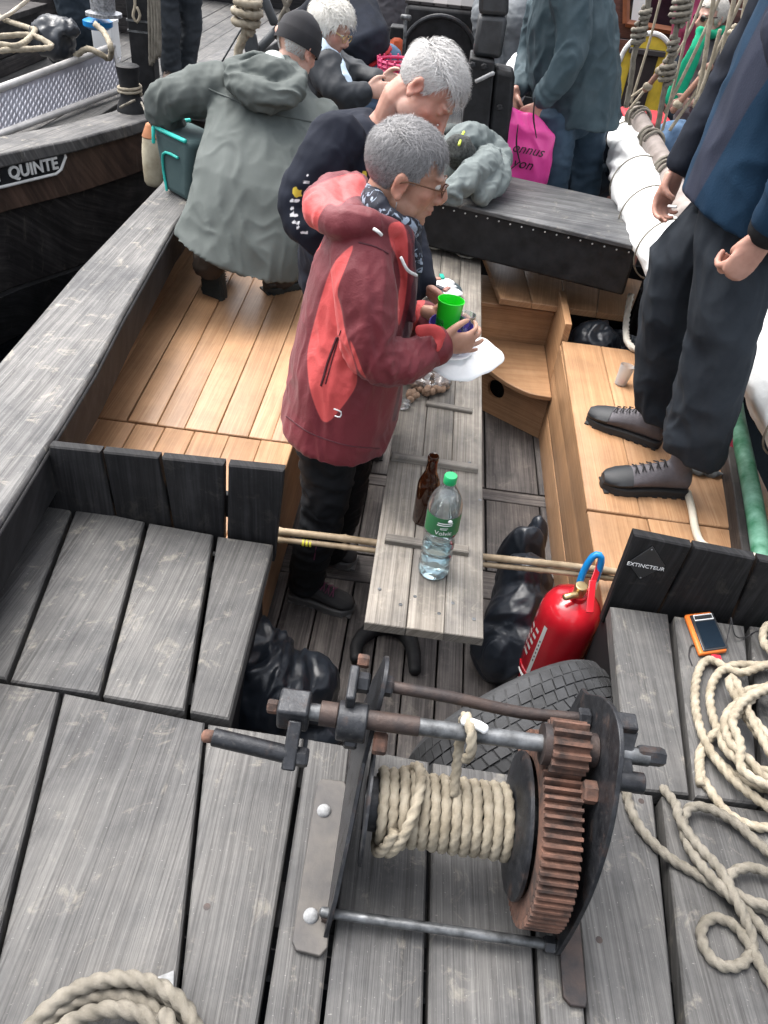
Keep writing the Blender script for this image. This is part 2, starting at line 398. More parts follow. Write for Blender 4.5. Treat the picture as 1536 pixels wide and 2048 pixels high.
def dedup_text(txt, size, name='t', depth=0.0, font_shear=0.0, bold=0.0):
    cu = bpy.data.curves.new(name, 'FONT'); cu.body = txt; cu.size = size; cu.extrude = depth; cu.align_x = 'CENTER'; cu.align_y = 'CENTER'; cu.shear = font_shear; cu.offset = bold; cu.resolution_u = 3
    o = bpy.data.objects.new('t', cu); C.objects.link(o); dg = bpy.context.evaluated_depsgraph_get()
    me = bpy.data.meshes.new_from_object(o.evaluated_get(dg)); bpy.data.objects.remove(o); me.materials.clear(); return me
def text(txt, size, o, u, v, m, parent, name='lettering', depth=0.001, bend=None, shear=0.0):
    me = dedup_text(txt, size, name, depth, shear); o, u, v = V(o), V(u).normalized(), V(v).normalized(); w = u.cross(v)
    for vt in me.vertices:
        c = vt.co.copy(); vt.co = bend(c) if bend else o+u*c.x+v*c.y+w*c.z
    me.update(); return link(name, me, m, parent)
ZD, ZB, ZT, ZG = 0.60, 0.48, 0.64, 0.80       # deck, benches, table top, gunwale
# ------------------------------------------------------------------ water
t = NT('harbour_water'); vw = t.co('Object'); t.set(Base_Color=(0.003, 0.004, 0.005), Roughness=0.08, Specular_IOR_Level=0.35)
t.bump(t.noise(vw, 2.5, 4, 0.5), 0.25, 0.05)
mb = MB(); mb.add([(-400, -300, -0.45), (400, -300, -0.45), (400, 700, -0.45), (-400, 700, -0.45)], [(0, 1, 2, 3)])
tag(mb.build('water', t.mat, None), 'still black harbour water between the moored boats', None, kind='structure')

# ------------------------------------------------------------------ the boat we stand on
boat = thing('wooden_boat', 'old wooden boat with grey plank deck, oak benches and a sunken cockpit', 'boat', (0, 2, -0.3))
def strip(name, inner, outer, th, m, parent, ztop=None):
    rings = []
    for a, b in zip(inner, outer): rings.append([V(a), V(b), V(b)-V((0, 0, th)), V(a)-V((0, 0, th))])
    mb = MB(); mb.rings(rings); return uvbox(mb, name, m, parent, V(outer[-1])-V(outer[0]), 0.01)
# left gunwale, following the hull
gin = [P(95, 890, ZG), P(185, 745, ZG), P(245, 630, ZG), P(345, 455, ZG)]
gou = [P(0, 722, ZG), P(71, 640, ZG), P(160, 535, ZG), P(321, 367, ZG)]
gin = [V((-0.72, 0.2, ZG)), V((-0.87, 0.9, ZG))]+gin+[V((-1.09, 4.2, ZG)), V((-1.0, 5.6, ZG)), V((-0.75, 7.2, ZG))]
gou = [V((-1.0, 0.1, ZG)), V((-1.14, 0.8, ZG))]+gou+[V((-1.33, 4.4, ZG)), V((-1.24, 5.7, ZG)), V((-1.0, 7.4, ZG))]
gunwale = strip('gunwale', gin, gou, 0.13, GUNW, boat)
def wall_sheet(name, pts, z0, z1, m, parent, th=0.03, sgn=1, lean=0.0):
    """upright planking along a line of points"""
    rings = []
    for i, p in enumerate(pts):
        a = pts[max(i-1, 0)]; b = pts[min(i+1, len(pts)-1)]; tdir = (V(b)-V(a)); tdir.z = 0; n = V((tdir.y, -tdir.x, 0)).normalized()*sgn
        q = V((p[0], p[1], 0)); w = n*lean
        rings.append([q+w+V((0, 0, z0)), q+V((0, 0, z1)), q+n*th+V((0, 0, z1)), q+n*th+w+V((0, 0, z0))])
    mb = MB(); mb.rings(rings); return uvbox(mb, name, m, parent, V(pts[-1])-V(pts[0]), 0.004)
wall_sheet('hull_side', [p+V((0.03, 0, 0)) for p in gou], -0.7, ZG-0.152, DARKW, boat, 0.05, 1)
wall_sheet('hull_lining', [p-V((0.235, 0, 0)) for p in gin], -0.2, ZG-0.132, BLACKW, boat, 0.02, -1)
wall_sheet('gunwale_face', [p+V((0.010, 0, 0)) for p in gin], ZG-0.137, ZG-0.012, BLACKW, boat, 0.009, -1)
# right rail, painted green, and its hull
GREEN = mat('green_paint', (0.008, 0.12, 0.052), 0.6, 0, vscale=11, col2=(0.16, 0.34, 0.26), bump=0.25, bscale=50, rough2=0.6)
rpx = [(1440, 700), (1466, 830), (1492, 960), (1513, 1090), (1538, 1230), (1570, 1420)]
RZ = 0.60
rin = [P(a, b, RZ) for a, b in rpx]
rin = [V((rin[0].x-0.03, 4.6, RZ)), V((rin[0].x-0.01, 3.9, RZ))]+rin+[V((rin[-1].x-0.06, 0.6, RZ)), V((rin[-1].x-0.2, 0.0, RZ))]
mb = MB(); rr = [V((p.x+0.029, p.y, p.z-0.030)) for p in spl(rin, 0.08)]
mb.tube(rr, 0.030, 14); mb.build('rail', GREEN, boat)
wall_sheet('hull_side', [V((p.x+0.04, p.y, 0)) for p in rin], -0.7, 0.55, DARKW, boat, 0.06, 1)

# deck of heavy planks
deck = MB()
for y in (0.3, 0.62, 0.90): deck.box((-0.05, y, ZD-0.105), (1.0, 0.035, 0.05))
for y in (1.06, 1.46): deck.box((-0.66, y, ZD-0.105), (0.32, 0.03, 0.05)); deck.box((0.93, y, ZD-0.105), (0.26, 0.03, 0.05))
deck = deck.build('deck', BLACK, boat)
def pq(*p, z=ZD): return [P(a, b, z) for a, b in p]
dk = [  # near-left, near-right, far-right, far-left in the photograph
    ((-110, 1335), (12, 1357), (145, 1013), (45, 990)), ((22, 1361), (197, 1389), (290, 1042), (153, 1014)),
    ((206, 1393), (369, 1421), (427, 1068), (299, 1045)), ((381, 1424), (458, 1438), (546, 1088), (437, 1072)),
    ((-300, 2150), (-72, 2150), (118, 1384), (-120, 1345)), ((-58, 2150), (332, 2150), (408, 1443), (128, 1386)),
    ((345, 2150), (497, 2150), (607, 1476), (417, 1447)), ((512, 2150), (626, 2150), (700, 1492), (618, 1478)),
    ((634, 2150), (843, 2150), (858, 1522), (712, 1494)), ((856, 2150), (1080, 2150), (1048, 1552), (868, 1524)),
    ((1088, 2150), (1178, 2150), (1130, 1566), (1055, 1554)), ((1186, 2150), (1362, 2150), (1306, 1588), (1138, 1568)),
    ((1385, 2150), (1660, 2150), (1540, 1622), (1326, 1592)),
    ((1256, 1578), (1379, 1589), (1337, 1228), (1222, 1212)), ((1393, 1592), (1522, 1607), (1490, 1250), (1350, 1230)),
    ((1530, 1609), (1660, 1620), (1610, 1265), (1500, 1252))]
for q in dk: board('deck_plank', pq(*q), 0.05, DECK, deck, bev=0.006)
mb = MB(); mb.lathe([(.0065, .0006), (.0065, -.002), (.001, -.002)], (0, 0, 0), n=10); nme_ = mb.mesh('nail'); nme_.materials.append(RUSTD)
for q in dk:
    if q[0][1] > 2000: continue
    c4 = pq(*q)
    for u_, w_ in ((.2, .05), (.8, .06), (.22, .95), (.78, .94)):
        if random.random() < .75: nl_ = link('nail_head', nme_, None, deck); nl_.location = lerp(lerp(c4[0], c4[1], u_), lerp(c4[3], c4[2], u_), w_)
for q in dk[5:13]:
    c4 = pq(*q)
    for u_, w_ in ((.15, .965), (.85, .96), (.2, .40)):
        if random.random() < .8: nl_ = link('nail_head', nme_, None, deck); nl_.location = lerp(lerp(c4[0], c4[1], u_), lerp(c4[3], c4[2], u_), w_)
# black upright boards at the after end of both benches
co1 = MB(); co1.box((-0.70, 1.604, 0.66), (0.36, 0.010, 0.04)); coam = co1.build('coaming', BLACKW, boat, bevel=0.003)
co2 = MB(); co2.box((0.96, 1.544, 0.66), (0.30, 0.010, 0.04)); coamr = co2.build('coaming', BLACKW, boat, bevel=0.003)
for x, ya, yb in ((-0.36, 0.93, 1.56), (0.63, 0.93, 1.53)):  # black panels added to stand in for the shade below the side decks
    bk = MB(); bk.box((x, (ya+yb)/2, 0.27), (0.012, (yb-ya)/2, 0.265)); bk.build('underdeck_panel', BLACKW, boat)
bk = MB(); bk.box((-0.72, 1.58, 0.25), (0.345, 0.012, 0.24)); bk.build('underdeck_panel', BLACKW, boat)  # added black panel, under-deck shade given as colour
bk = MB(); bk.box((0.12, 0.92, 0.24), (0.75, 0.012, 0.24)); bk.build('underdeck_panel', BLACKW, boat)
bk = MB(); bk.box((0.0, 4.40, 0.2), (1.25, 0.012, 0.22)); bk.build('underdeck_panel', BLACKW, boat)
def upb(tl, tr, br, bl, Y=1.56):
    coam_ = coam if Y == 1.56 else coamr
    q = [J(*bl, Y)-V((0, 0, .07)), J(*br, Y)-V((0, 0, .07)), J(*tr, Y), J(*tl, Y)]; board('coaming_board', q, 0.028, BLACKW, coam_, bev=0.006, down=V((0, 1, 0)), jit=0.001)
upb((97, 893), (200, 904), (230, 1036), (82, 1008)); upb((205, 905), (316, 916), (346, 1056), (234, 1036))
upb((322, 917), (447, 929), (446, 1072), (350, 1056)); upb((456, 931), (567, 942), (549, 1088), (452, 1073))
upb((1268, 1070), (1384, 1094), (1310, 1232), (1215, 1212), 1.50); upb((1389, 1095), (1512, 1119), (1460, 1256), (1315, 1233), 1.50); upb((1517, 1120), (1650, 1148), (1600, 1280), (1465, 1257), 1.50)

# cockpit floor
fl = MB(); fl.box((0.1, 2.6, -0.06), (1.2, 1.9, 0.02)); floor = fl.build('cockpit_floor', BLACK, boat)
xs = [-0.62, -0.47, -0.345, -0.222, -0.105, 0.0, 0.105, 0.215, 0.305, 0.42, 0.53, 0.66, 0.8]
ys = [0.75, 2.03, 2.18, 2.62, 2.70, 3.42, 4.4]
for k in range(len(ys)-1):
    nar = (ys[k+1]-ys[k]) < 0.2
    if nar: board('floor_plank', [V((-0.62, ys[k]+.003, 0)), V((0.8, ys[k]+.003, 0)), V((0.8, ys[k+1]-.003, 0)), V((-0.62, ys[k+1]-.003, 0))], 0.03, FLOOR, floor, 'u'); continue
    xx = xs if k == 0 else [-0.62, -0.45, -0.28, -0.12, 0.05, 0.22, 0.385, 0.62, 0.8]
    for i in range(len(xx)-1):
        g = 0.003 if not (k in (2, 4) and abs(xx[i]-0.385) < .01) else 0.006
        board('floor_plank', [V((xx[i]+g, ys[k]+.003, 0)), V((xx[i+1]-.003, ys[k]+.003, 0)), V((xx[i+1]-.003, ys[k+1]-.003, 0)), V((xx[i]+g, ys[k+1]-.003, 0))], 0.03, FLOOR, floor, bev=0.003)

# left bench
lb = MB(); lb.box((-0.395, 3.0, 0.225), (0.012, 1.38, 0.215)); lbench = uvbox(lb, 'bench', OAK, boat, (0, 1, 0), 0.003)
tl = [0, .13, .27, .40, .52, .66, .80, .90, 1.0]
boards_between('bench_plank', (V((-1.15, 1.60, ZB)), V((-1.17, 2.17, ZB))), (V((-0.37, 1.60, ZB)), V((-0.37, 2.17, ZB))), [0, .15, .31, .44, .57, .72, .86, 1.0], 0.025, OAK, lbench, 0.0012)
boards_between('bench_plank', (V((-1.17, 2.176, ZB)), V((-1.32, 4.4, ZB))), (V((-0.37, 2.176, ZB)), V((-0.37, 4.4, ZB))), tl, 0.025, OAK, lbench, 0.0012)
# right bench: front of three boards, top, upright end, corner shelf, loose lid
rb = MB(); rb.box((0.69, 2.35, 0.20), (0.01, 0.80, 0.195)); rbench = uvbox(rb, 'bench', OAK, boat, (0, 1, 0), 0.003)
for z0, z1 in ((0.006, 0.17), (0.174, 0.33), (0.334, ZB-0.022)):
    board('bench_front', [V((0.645, 1.55, z0)), V((0.645, 1.55, z1)), V((0.645, 3.22, z1)), V((0.645, 3.22, z0))], 0.025, OAK, rbench, bev=0.002, down=V((1, 0, 0)), jit=0.0008)
boards_between('bench_plank', (V((0.632, 1.53, ZB)), V((0.632, 2.02, ZB))), (V((1.30, 1.53, ZB)), V((1.30, 2.02, ZB))), [0, .3, .55, .8, 1.0], 0.022, OAK, rbench, 0.0012)
boards_between('bench_plank', (V((0.632, 2.026, ZB)), V((0.648, 3.22, ZB))), (V((1.30, 2.026, ZB)), V((1.30, 3.22, ZB))), [0, .27, .55, .8, 1.0], 0.022, OAK, rbench, 0.0012)
board('bench_end', [V((0.645, 3.226, 0.0)), V((0.645, 3.226, 0.56)), V((0.645, 3.58, 0.56)), V((0.645, 3.58, 0.0))], 0.03, OAK, rbench, down=V((1, 0, 0)), jit=0)
board('bench_back', [V((0.20, 3.585, 0.22)), V((0.70, 3.585, 0.22)), V((0.70, 3.585, 0.455)), V((0.20, 3.585, 0.455))], 0.02, OAK, rbench, 'u', down=V((0, 1, 0)), jit=0)
board('locker_side', [V((1.14, 3.23, 0.0)), V((1.14, 3.23, 0.47)), V((1.14, 4.0, 0.47)), V((1.14, 4.0, 0.0))], 0.02, BLACKW, rbench, down=V((1, 0, 0)), jit=0)
board('locker_back', [V((0.70, 4.02, 0.0)), V((1.2, 4.02, 0.0)), V((1.2, 4.02, 0.44)), V((0.70, 4.02, 0.44))], 0.02, BLACKW, rbench, 'u', down=V((0, 1, 0)), jit=0)
mb = MB(); crv = [(q_.x, q_.y) for q_ in spl([P(935, 700, .267), P(966, 728, .267), P(992, 750, .267), P(1020, 768, .267), P(1059, 786, .267), P(1100, 794, .267)], .03)]; crv = [q_ for q_ in crv if .2 < q_[0] < .638]; arc = [(0.643, crv[-1][1]), (0.643, 3.582), (0.15, 3.582), (0.15, crv[0][1]+.03)]+crv
mb.prism(arc, (0, 0, 0.245), (1, 0, 0), (0, 1, 0), (0, 0, 0.022)); shelf = uvbox(mb, 'corner_shelf', OAK, boat, (1, 0.1, 0), 0.003)
mb = MB(); a, b = V((0.10, 3.52, 0)), V((0.643, 3.14, 0)); dirx = (b-a).normalized(); nn = V((dirx.y, -dirx.x, 0)); n = 26
cx, cz, rr = 0.385, 0.145, 0.047
outer = [(0, 0.003), ((b-a).length, 0.003), ((b-a).length, 0.243), (0, 0.243)]
# front with a round hand hole
hole = [(cx+rr*math.cos(2*math.pi*i/n), cz+rr*1.05*math.sin(2*math.pi*i/n)) for i in range(n)]
def perim(ang):
    dx, dz = math.cos(ang), math.sin(ang); L = (b-a).length
    ts = [((L-cx)/dx if dx > 1e-9 else (-cx/dx if dx < -1e-9 else 9)), ((0.243-cz)/dz if dz > 1e-9 else ((0.003-cz)/dz if dz < -1e-9 else 9))]
    q = min(ts); return (cx+dx*q, cz+dz*q)
angs = sorted([2*math.pi*i/n for i in range(n)]+[math.atan2(z-cz, x-cx) % (2*math.pi) for x, z in outer])
ring_i = [(cx+rr*math.cos(q), cz+rr*1.05*math.sin(q)) for q in angs]; ring_o = [perim(q) for q in angs]
k = len(angs); vs = []
for depth in (0, 0.02):
    for ring in (ring_i, ring_o): vs += [a+dirx*x+V((0, 0, z))-nn*depth for x, z in ring]
fs = []
for i in range(k):
    j = (i+1) % k; fs += [(i, k+i, k+j, j), (2*k+j, 3*k+j, 3*k+i, 2*k+i), (j, 2*k+j, 2*k+i, i), (k+i, 3*k+i, 3*k+j, k+j)]
mb.add(vs, fs); uvbox(mb, 'locker_front', OAK, boat, (1, -0.6, 0), 0)
mb = MB(); mb.box(((a+b)/2-nn*.07+V((0, 0, .122))), ((b-a).length/2*.8, .006, .118), Matrix((dirx, -nn, V((0, 0, 1)))).transposed()); mb.build('locker_shade_panel', BLACKW, boat)  # black board added behind the hand hole to make it read as shade
lid = [P(1000, 596, 0.52), P(1258, 633, 0.50), P(1285, 560, 0.53), P(965, 503, 0.54)]
lid = [lid[0], lid[1], V((1.12, 3.95, 0.515)), V((0.27, 4.1, 0.53))]
lidt = thing('locker_lid', 'loose oak locker lid lying askew under the black deck box', 'board', (0.65, 3.7, 0.5))
for i in range(4):
    s0, s1 = i/4+.002, (i+1)/4-.002
    board('lid_plank', [lerp(lid[0], lid[1], s0), lerp(lid[0], lid[1], s1), lerp(lid[3], lid[2], s1), lerp(lid[3], lid[2], s0)], 0.03, OAK, lidt, jit=0)
board('bench_plank', [V((0.22, 3.57, 0.458)), V((0.70, 3.55, 0.458)), V((0.75, 3.9, 0.458)), V((0.22, 3.9, 0.458))], 0.02, OAK, rbench, 'u')

# deck box across the boat: grey top, black tarred canvas front with tacks
bx = [P(815, 382, 0.9), P(1278, 491, 0.9), P(1243, 411, 0.9)+V((0.06, 0.05, 0)), P(870, 318, 0.9)]
mb = MB(); mb.rings([[p+V((0, 0, z)) for p in bx] for z in (-0.23, -0.006)])
dbox = mb.build('deck_box', BLACK, boat, bevel=0.012)
TARB = wood('worn_black_top', (0.035, 0.036, 0.038), (0.07, 0.071, 0.073), (0.115, 0.117, 0.12), 40, 2, 0.3, 0.3, pvar=0.08)
dv = (bx[3]-bx[0]).normalized(); du = (bx[1]-bx[0]).normalized()
board('box_lid', [bx[0]-dv*.015, bx[1]-dv*.015, bx[2], bx[3]], 0.018, TARB, dbox, 'u', jit=0)
nrm = V((du.y, -du.x, 0)); mb = MB(); mb.ell((0, 0, 0), (0.004, 0.003, 0.004), None, 8, 6); tme = mb.mesh('tack'); tme.materials.append(STITCH)
for i in range(20):
    tk = link('tack', tme, None, dbox); tk.location = lerp(bx[0], bx[1], (i+.4)/20)+nrm*0.002-V((0, 0, 0.035+0.003*random.random()))
# fore deck beyond the box
fd = MB(); fd.box((-0.1, 5.9, 0.44), (1.1, 1.55, 0.03)); fdeck = fd.build('fore_deck', BLACK, boat)
for i in range(11): board('deck_plank', [V((-1.1+i*.18, 4.36, 0.52)), V((-1.1+i*.18+.176, 4.36, 0.52)), V((-1.0+i*.16+.156, 7.4, 0.52)), V((-1.0+i*.16, 7.4, 0.52))], 0.03, DECK, fdeck)

# ------------------------------------------------------------------ neighbouring boat on the left
ZL = 0.70
lbt = thing('moored_boat', 'moored dark boat with a white lettered name board on its bow', 'boat', (-2.6, 6, -0.4))
lo = [P(-160, 352, ZL), P(0, 308, ZL), P(150, 278, ZL), P(262, 248, ZL), P(298, 236, ZL)]
lin = [P(-160, 312, ZL), P(0, 272, ZL), P(120, 250, ZL), P(225, 222, ZL), P(262, 205, ZL)]
lo = [V((lo[0].x-1.2, lo[0].y-1.6, ZL))]+lo+[V((-1.72, 6.4, ZL)), V((-1.55, 8.5, ZL)), V((-1.4, 12, ZL))]
lin = [V((lin[0].x-1.3, lin[0].y-1.5, ZL))]+lin+[V((-2.0, 6.5, ZL)), V((-1.85, 8.5, ZL)), V((-1.7, 12, ZL))]
strip('gunwale', lin, lo, 0.07, GUNW, lbt)
wall_sheet('strake', [p+V((-0.03, 0.02, 0)) for p in lo], 0.40, ZL-0.072, BROWNW, lbt, 0.05, -1, 0.0)
wall_sheet('strake', [p+V((-0.06, 0.05, 0)) for p in lo], -0.1, 0.394, DARKW, lbt, 0.05, -1, 0.12)
wall_sheet('strake', [p+V((-0.12, 0.12, 0)) for p in lo], -0.7, -0.106, BLACKW, lbt, 0.05, -1, 0.2)
ld = MB(); ld.box((-4.4, 9.2, 0.5), (2.1, 3.6, 0.03)); ldk = ld.build('deck', BLACK, lbt)
for i in range(24):
    x0 = -6.4+i*.2; board('deck_plank', [V((x0, 4.3 if x0 < -2.25 else 5.6, 0.62)), V((x0+.194, 4.3 if x0 < -2.25 else 5.6, 0.62)), V((x0+.194, 13, 0.62)), V((x0, 13, 0.62))], 0.05, DECK, ldk)
# name board with raised white letters
WPAINT = mat('white_paint', (0.62, 0.62, 0.6), 0.6, 0, var=0.15, vscale=20, bump=0.3, bscale=80)
n0, n1 = lo[2]+V((-0.0, 0, 0)), lo[3]; fx = (n1-n0).normalized(); fn = V((fx.y, -fx.x, 0))
def onstrake(px, py, off=0.004):
    r = V(ray(px, py)); o = V((0, 0, CAMH)); pl = n0+V((-0.03, 0.02, 0))+fn*off; return o+r*((pl-o).dot(fn)/r.dot(fn))
nb = thing('name_board', 'black name board with white border and raised white letters on the boat side', 'name board', onstrake(60, 330))
def nbp(px, py, off): return onstrake(px, py, off)
corn = [(-130, 366), (-130, 398), (0, 372), (108, 346), (118, 337), (127, 312), (122, 292), (0, 320), (-130, 350)]
nv = V((0, 0, 1)); o0 = onstrake(0, 345)
poly = [((onstrake(*c)-o0).dot(fx), (onstrake(*c)-o0).dot(nv)) for c in corn[1:]]
mb = MB(); mb.prism(poly, o0+fn*0.004, fx, nv, fn*0.012); mb.build('panel', BLACK, nb)
mb = MB(); mb.tube([o0+fx*p[0]+nv*p[1]+fn*0.018 for p in poly], 0.008, 8, closed=True); mb.build('border', WPAINT, nb)
lc = (onstrake(63, 336)-o0); lw = (onstrake(112, 325)-onstrake(14, 346)).length
me = dedup_text('QUINTE', 0.16, 'lettering', 0.006, 0, .004); cs = getco(me); w0 = cs[:, 0].max()-cs[:, 0].min(); h0 = cs[:, 1].max()-cs[:, 1].min()
lh = (onstrake(60, 318)-onstrake(62, 354)).length*0.84; up = V((0, 0, 1))
setco(me, np.array([tuple(o0+lc+fx*((c[0]-(cs[:, 0].max()+cs[:, 0].min())/2)*lw/w0)+up*((c[1]-(cs[:, 1].max()+cs[:, 1].min())/2)*lh/h0)+fn*(0.018+c[2])) for c in cs])); link('lettering', me, WPAINT, nb)
me = dedup_text('N', 0.16, 'lettering', 0.006); cs = getco(me)
setco(me, np.array([tuple(o0+(onstrake(-16, 352)-o0)+fx*c[0]*lw/w0+up*(c[1]*lh/h0)+fn*(0.018+c[2])) for c in cs])); link('lettering', me, WPAINT, nb)

# lockers and cabin on the moored boat
def locker(name, label, x0, x1, y0, y1, z0, z1, rows=3, m=DARKW, lidm=DARKW):
    o = thing(name, label, 'locker', ((x0+x1)/2, (y0+y1)/2, z0))
    mb = MB(); mb.box(((x0+x1)/2, (y0+y1)/2, (z0+z1)/2), ((x1-x0)/2-.02, (y1-y0)/2-.02, (z1-z0)/2-.005)); mb.build('carcass', BLACK, o)
    for k in range(rows):
        a = z0+(z1-z0)*k/rows+.004; b = z0+(z1-z0)*(k+1)/rows-.004
        board('side_board', [V((x0, y0, a)), V((x1, y0, a)), V((x1, y0, b)), V((x0, y0, b))], 0.02, m, o, 'u', down=V((0, 1, 0)))
        board('side_board', [V((x1, y0, a)), V((x1, y1, a)), V((x1, y1, b)), V((x1, y0, b))], 0.02, m, o, 'u', down=V((-1, 0, 0)))
    board('lid', [V((x0-.04, y0-.05, z1+.03)), V((x1+.05, y0-.05, z1+.03)), V((x1+.05, y1+.03, z1+.03)), V((x0-.04, y1+.03, z1+.03))], 0.035, lidm, o, 'u')
    return o
locker('deck_locker', 'low black locker behind the ribbed gangway, cream rope lying on it', -4.6, -3.12, 5.5, 6.6, 0.62, 0.95)
locker('cabin', 'tall dark planked cabin side behind the low black locker', -5.6, -3.55, 7.3, 9.0, 0.62, 1.75, 4)
locker('deck_locker', 'black locker holding a wire reel beside the rope-hung post', -4.1, -2.75, 7.9, 9.0, 0.62, 1.02)
# coaming of the boat further off
far = thing('far_boat', 'dark planked boat lying across behind the people', 'boat', (0, 10.5, -0.3))
for k in range(4): board('side_board', [V((-6, 10.3, -0.3+k*.36)), V((6, 10.3, -0.3+k*.36)), V((6, 10.3, .05+k*.36)), V((-6, 10.3, .05+k*.36))], 0.05, BLACKW, far, 'u', down=V((0, 1, 0)))
for i in range(14): board('deck_plank', [V((-6, 10.36+i*.35, 1.0)), V((6, 10.36+i*.35, 1.0)), V((6, 10.7+i*.35, 1.0)), V((-6, 10.7+i*.35, 1.0))], 0.05, DARKW, far, 'u')
strip('gunwale', [V((-6, 10.2, 1.16)), V((6, 10.2, 1.16))], [V((-6, 10.42, 1.16)), V((6, 10.42, 1.16))], 0.06, DARKW, far)
# ------------------------------------------------------------------ table
tab = thing('plank_table', 'long narrow grey plank table with cross battens down the cockpit', 'table', (0.11, 1.8, 0))
TX0, TX1, TY0, TY1 = -0.032, 0.257, 1.262, 3.80
for a, b in ((0, .345), (.352, .665), (.672, 1)):
    x0, x1 = TX0+(TX1-TX0)*a, TX0+(TX1-TX0)*b
    board('table_plank', [V((x0, TY0, ZT)), V((x1, TY0, ZT)), V((x1, TY1, ZT)), V((x0, TY1, ZT))], 0.028, TABLE, tab, bev=0.003, jit=0.001)
def batten(l, r, w=0.028, h=0.018):
    a, b = P(*l, ZT+h), P(*r, ZT+h); d = (b-a).normalized(); n = V((-d.y, d.x, 0))*w
    board('batten', [a, b, b+n, a+n], h-0.001, TABLE, tab, 'u', bev=0.004, jit=0)
batten((770, 1078), (938, 1104)); batten((783, 912), (957, 938)); batten((852, 806), (945, 822), 0.022, 0.014)
mb = MB(); mb.lathe([(0.0001, .0005), (0.005, .0005), (0.005, 0.0), (0.0001, -.001)], (0, 0, 0), n=12); sme = mb.mesh('screw'); sme.materials.append(STEEL)
for px, py in [(759, 1178), (830, 1193), (801, 1209), (878, 1227), (906, 1206), (948, 1238), (797, 920), (939, 925), (960, 1000)]:
    s_ = link('screw_head', sme, None, tab); s_.location = P(px, py, ZT+.0012)
mb = MB(); mb.box((0.11, 1.36, ZT-0.046), (0.125, 0.03, 0.017)); mb.build('bearer', DARKW, tab, bevel=0.004)
mb = MB(); mb.box((0.11, 3.2, ZT-0.046), (0.125, 0.03, 0.017)); mb.build('bearer', DARKW, tab, bevel=0.004)
mb = MB(); mb.box((0.06, 1.80, 0.32), (0.05, 0.035, 0.29)); mb.build('leg', BLACK, tab, bevel=0.008)
mb = MB(); mb.box((0.11, 3.2, 0.30), (0.05, 0.03, 0.29)); mb.build('leg', BLACK, tab, bevel=0.008)
mb = MB(); c0 = [P(712, 1318, 0.02), P(716, 1285, 0.02), P(745, 1258, 0.02), P(780, 1252, 0.02), P(812, 1268, 0.02), P(826, 1300, 0.02), P(830, 1342, 0.02)]
mb.tube(spl(c0, 0.012), [0.021, 0.024, 0.03, 0.034, 0.03, 0.024, 0.021], 12, flat=0.95); mb.build('foot', BLACK, tab)

# ------------------------------------------------------------------ hand winch
wc = thing('hand_winch', 'rusty iron hand winch with toothed wheel and drum, bolted to the deck', 'winch', (0.19, 0.75, ZD))
SY, SZ = 0.762, 0.963; AY, AZ = 0.722, 0.774; ex, ey, ez = V((1, 0, 0)), V((0, 1, 0)), V((0, 0, 1))
def plate(x, poly, th, m, name): 
    mb = MB(); mb.prism(poly, (x, 0, 0), ey, ez, (th, 0, 0)); return mb.build(name, m, wc, True, 30, bevel=0.0015)
def arcp(cy, cz, r, a0, a1, n): return [(cy+r*math.cos(R(a0+(a1-a0)*i/n)), cz+r*math.sin(R(a0+(a1-a0)*i/n))) for i in range(n+1)]
ed = [JX(a_, b_, .392) for a_, b_ in ((1180, 1388), (1215, 1397), (1240, 1430), (1250, 1490), (1244, 1560), (1232, 1640), (1212, 1720), (1185, 1795), (1150, 1865), (1112, 1925))]
pr = [(p.y, p.z) for p in spl(ed, .012)]; pr = [p for p in pr if p[1] > .625]; pr += [(pr[-1][0]+.004, .612), (0.95, 0.612), (0.935, 0.80), (0.915, 0.93)]
plate(0.384, pr, 0.008, IRON, 'side_plate')
pl = [(0.97, 0.615), (0.93, 0.85)]+arcp(0.83, 0.97, 0.05, 0, 165, 8)+[(0.745, 0.86), (0.66, 0.79), (0.58, 0.70), (0.55, 0.612)]
lp_ = plate(0.008, pl, 0.008, IRON, 'side_plate')
for v_ in lp_.data.vertices: v_.co.x += -.030+.105*(v_.co.z-.612)
def angle_iron(x0, x1, y0, y1, name='base_angle'):
    mb = MB(); mb.prism([(x0, y0+.012), (x0+.012, y0), (x1-.004, y0), (x1, y0+.01), (x1, y1-.01), (x1-.01, y1), (x0+.01, y1), (x0, y1-.01)], (0, 0, ZD+.006), ex, ey, (0, 0, 0.010)); return mb.build(name, RUSTD, wc, bevel=0.002)
mb = MB(); bq = [P(584, 1882, ZD+.016), P(592, 1900, ZD+.016), P(640, 1912, ZD+.016), P(655, 1895, ZD+.016), P(694, 1572, ZD+.016), P(688, 1562, ZD+.016), P(644, 1556, ZD+.016), P(634, 1566, ZD+.016)]; mb.rings([[p-V((0, 0, .010)) for p in bq], bq]); BASEI = mat('worn_base_iron', (.045, .043, .044), .6, .2, vscale=9, col2=(.095, .086, .076), bump=.4, bscale=70, bdist=.002); mb.build('base_angle', BASEI, wc, bevel=.002); angle_iron(0.394, 0.435, 0.50, 0.82)
GREYL = mat('galvanised', (0.24, 0.245, 0.25), 0.75, 0.1, var=0.3, vscale=60, bump=.4)
def nut(c, ax, r, h, m=IRON, name='nut'):
    mb = MB(); mb.lathe([(r*.86, 0), (r, h*.12), (r, h*.85), (r*.84, h)], c, ax, 6); return mb.build(name, m, wc, True, 25)
for bpx in ((622, 1832), (648, 1622)):
    bl_ = P(*bpx, ZD+.016)
    mb = MB(); mb.ell(bl_, (0.014, 0.014, 0.010)); mb.build('bolt_head', GREYL, wc)
nut((-0.02, 0.585, ZD+.016), ez, 0.013, 0.016, RUSTD)
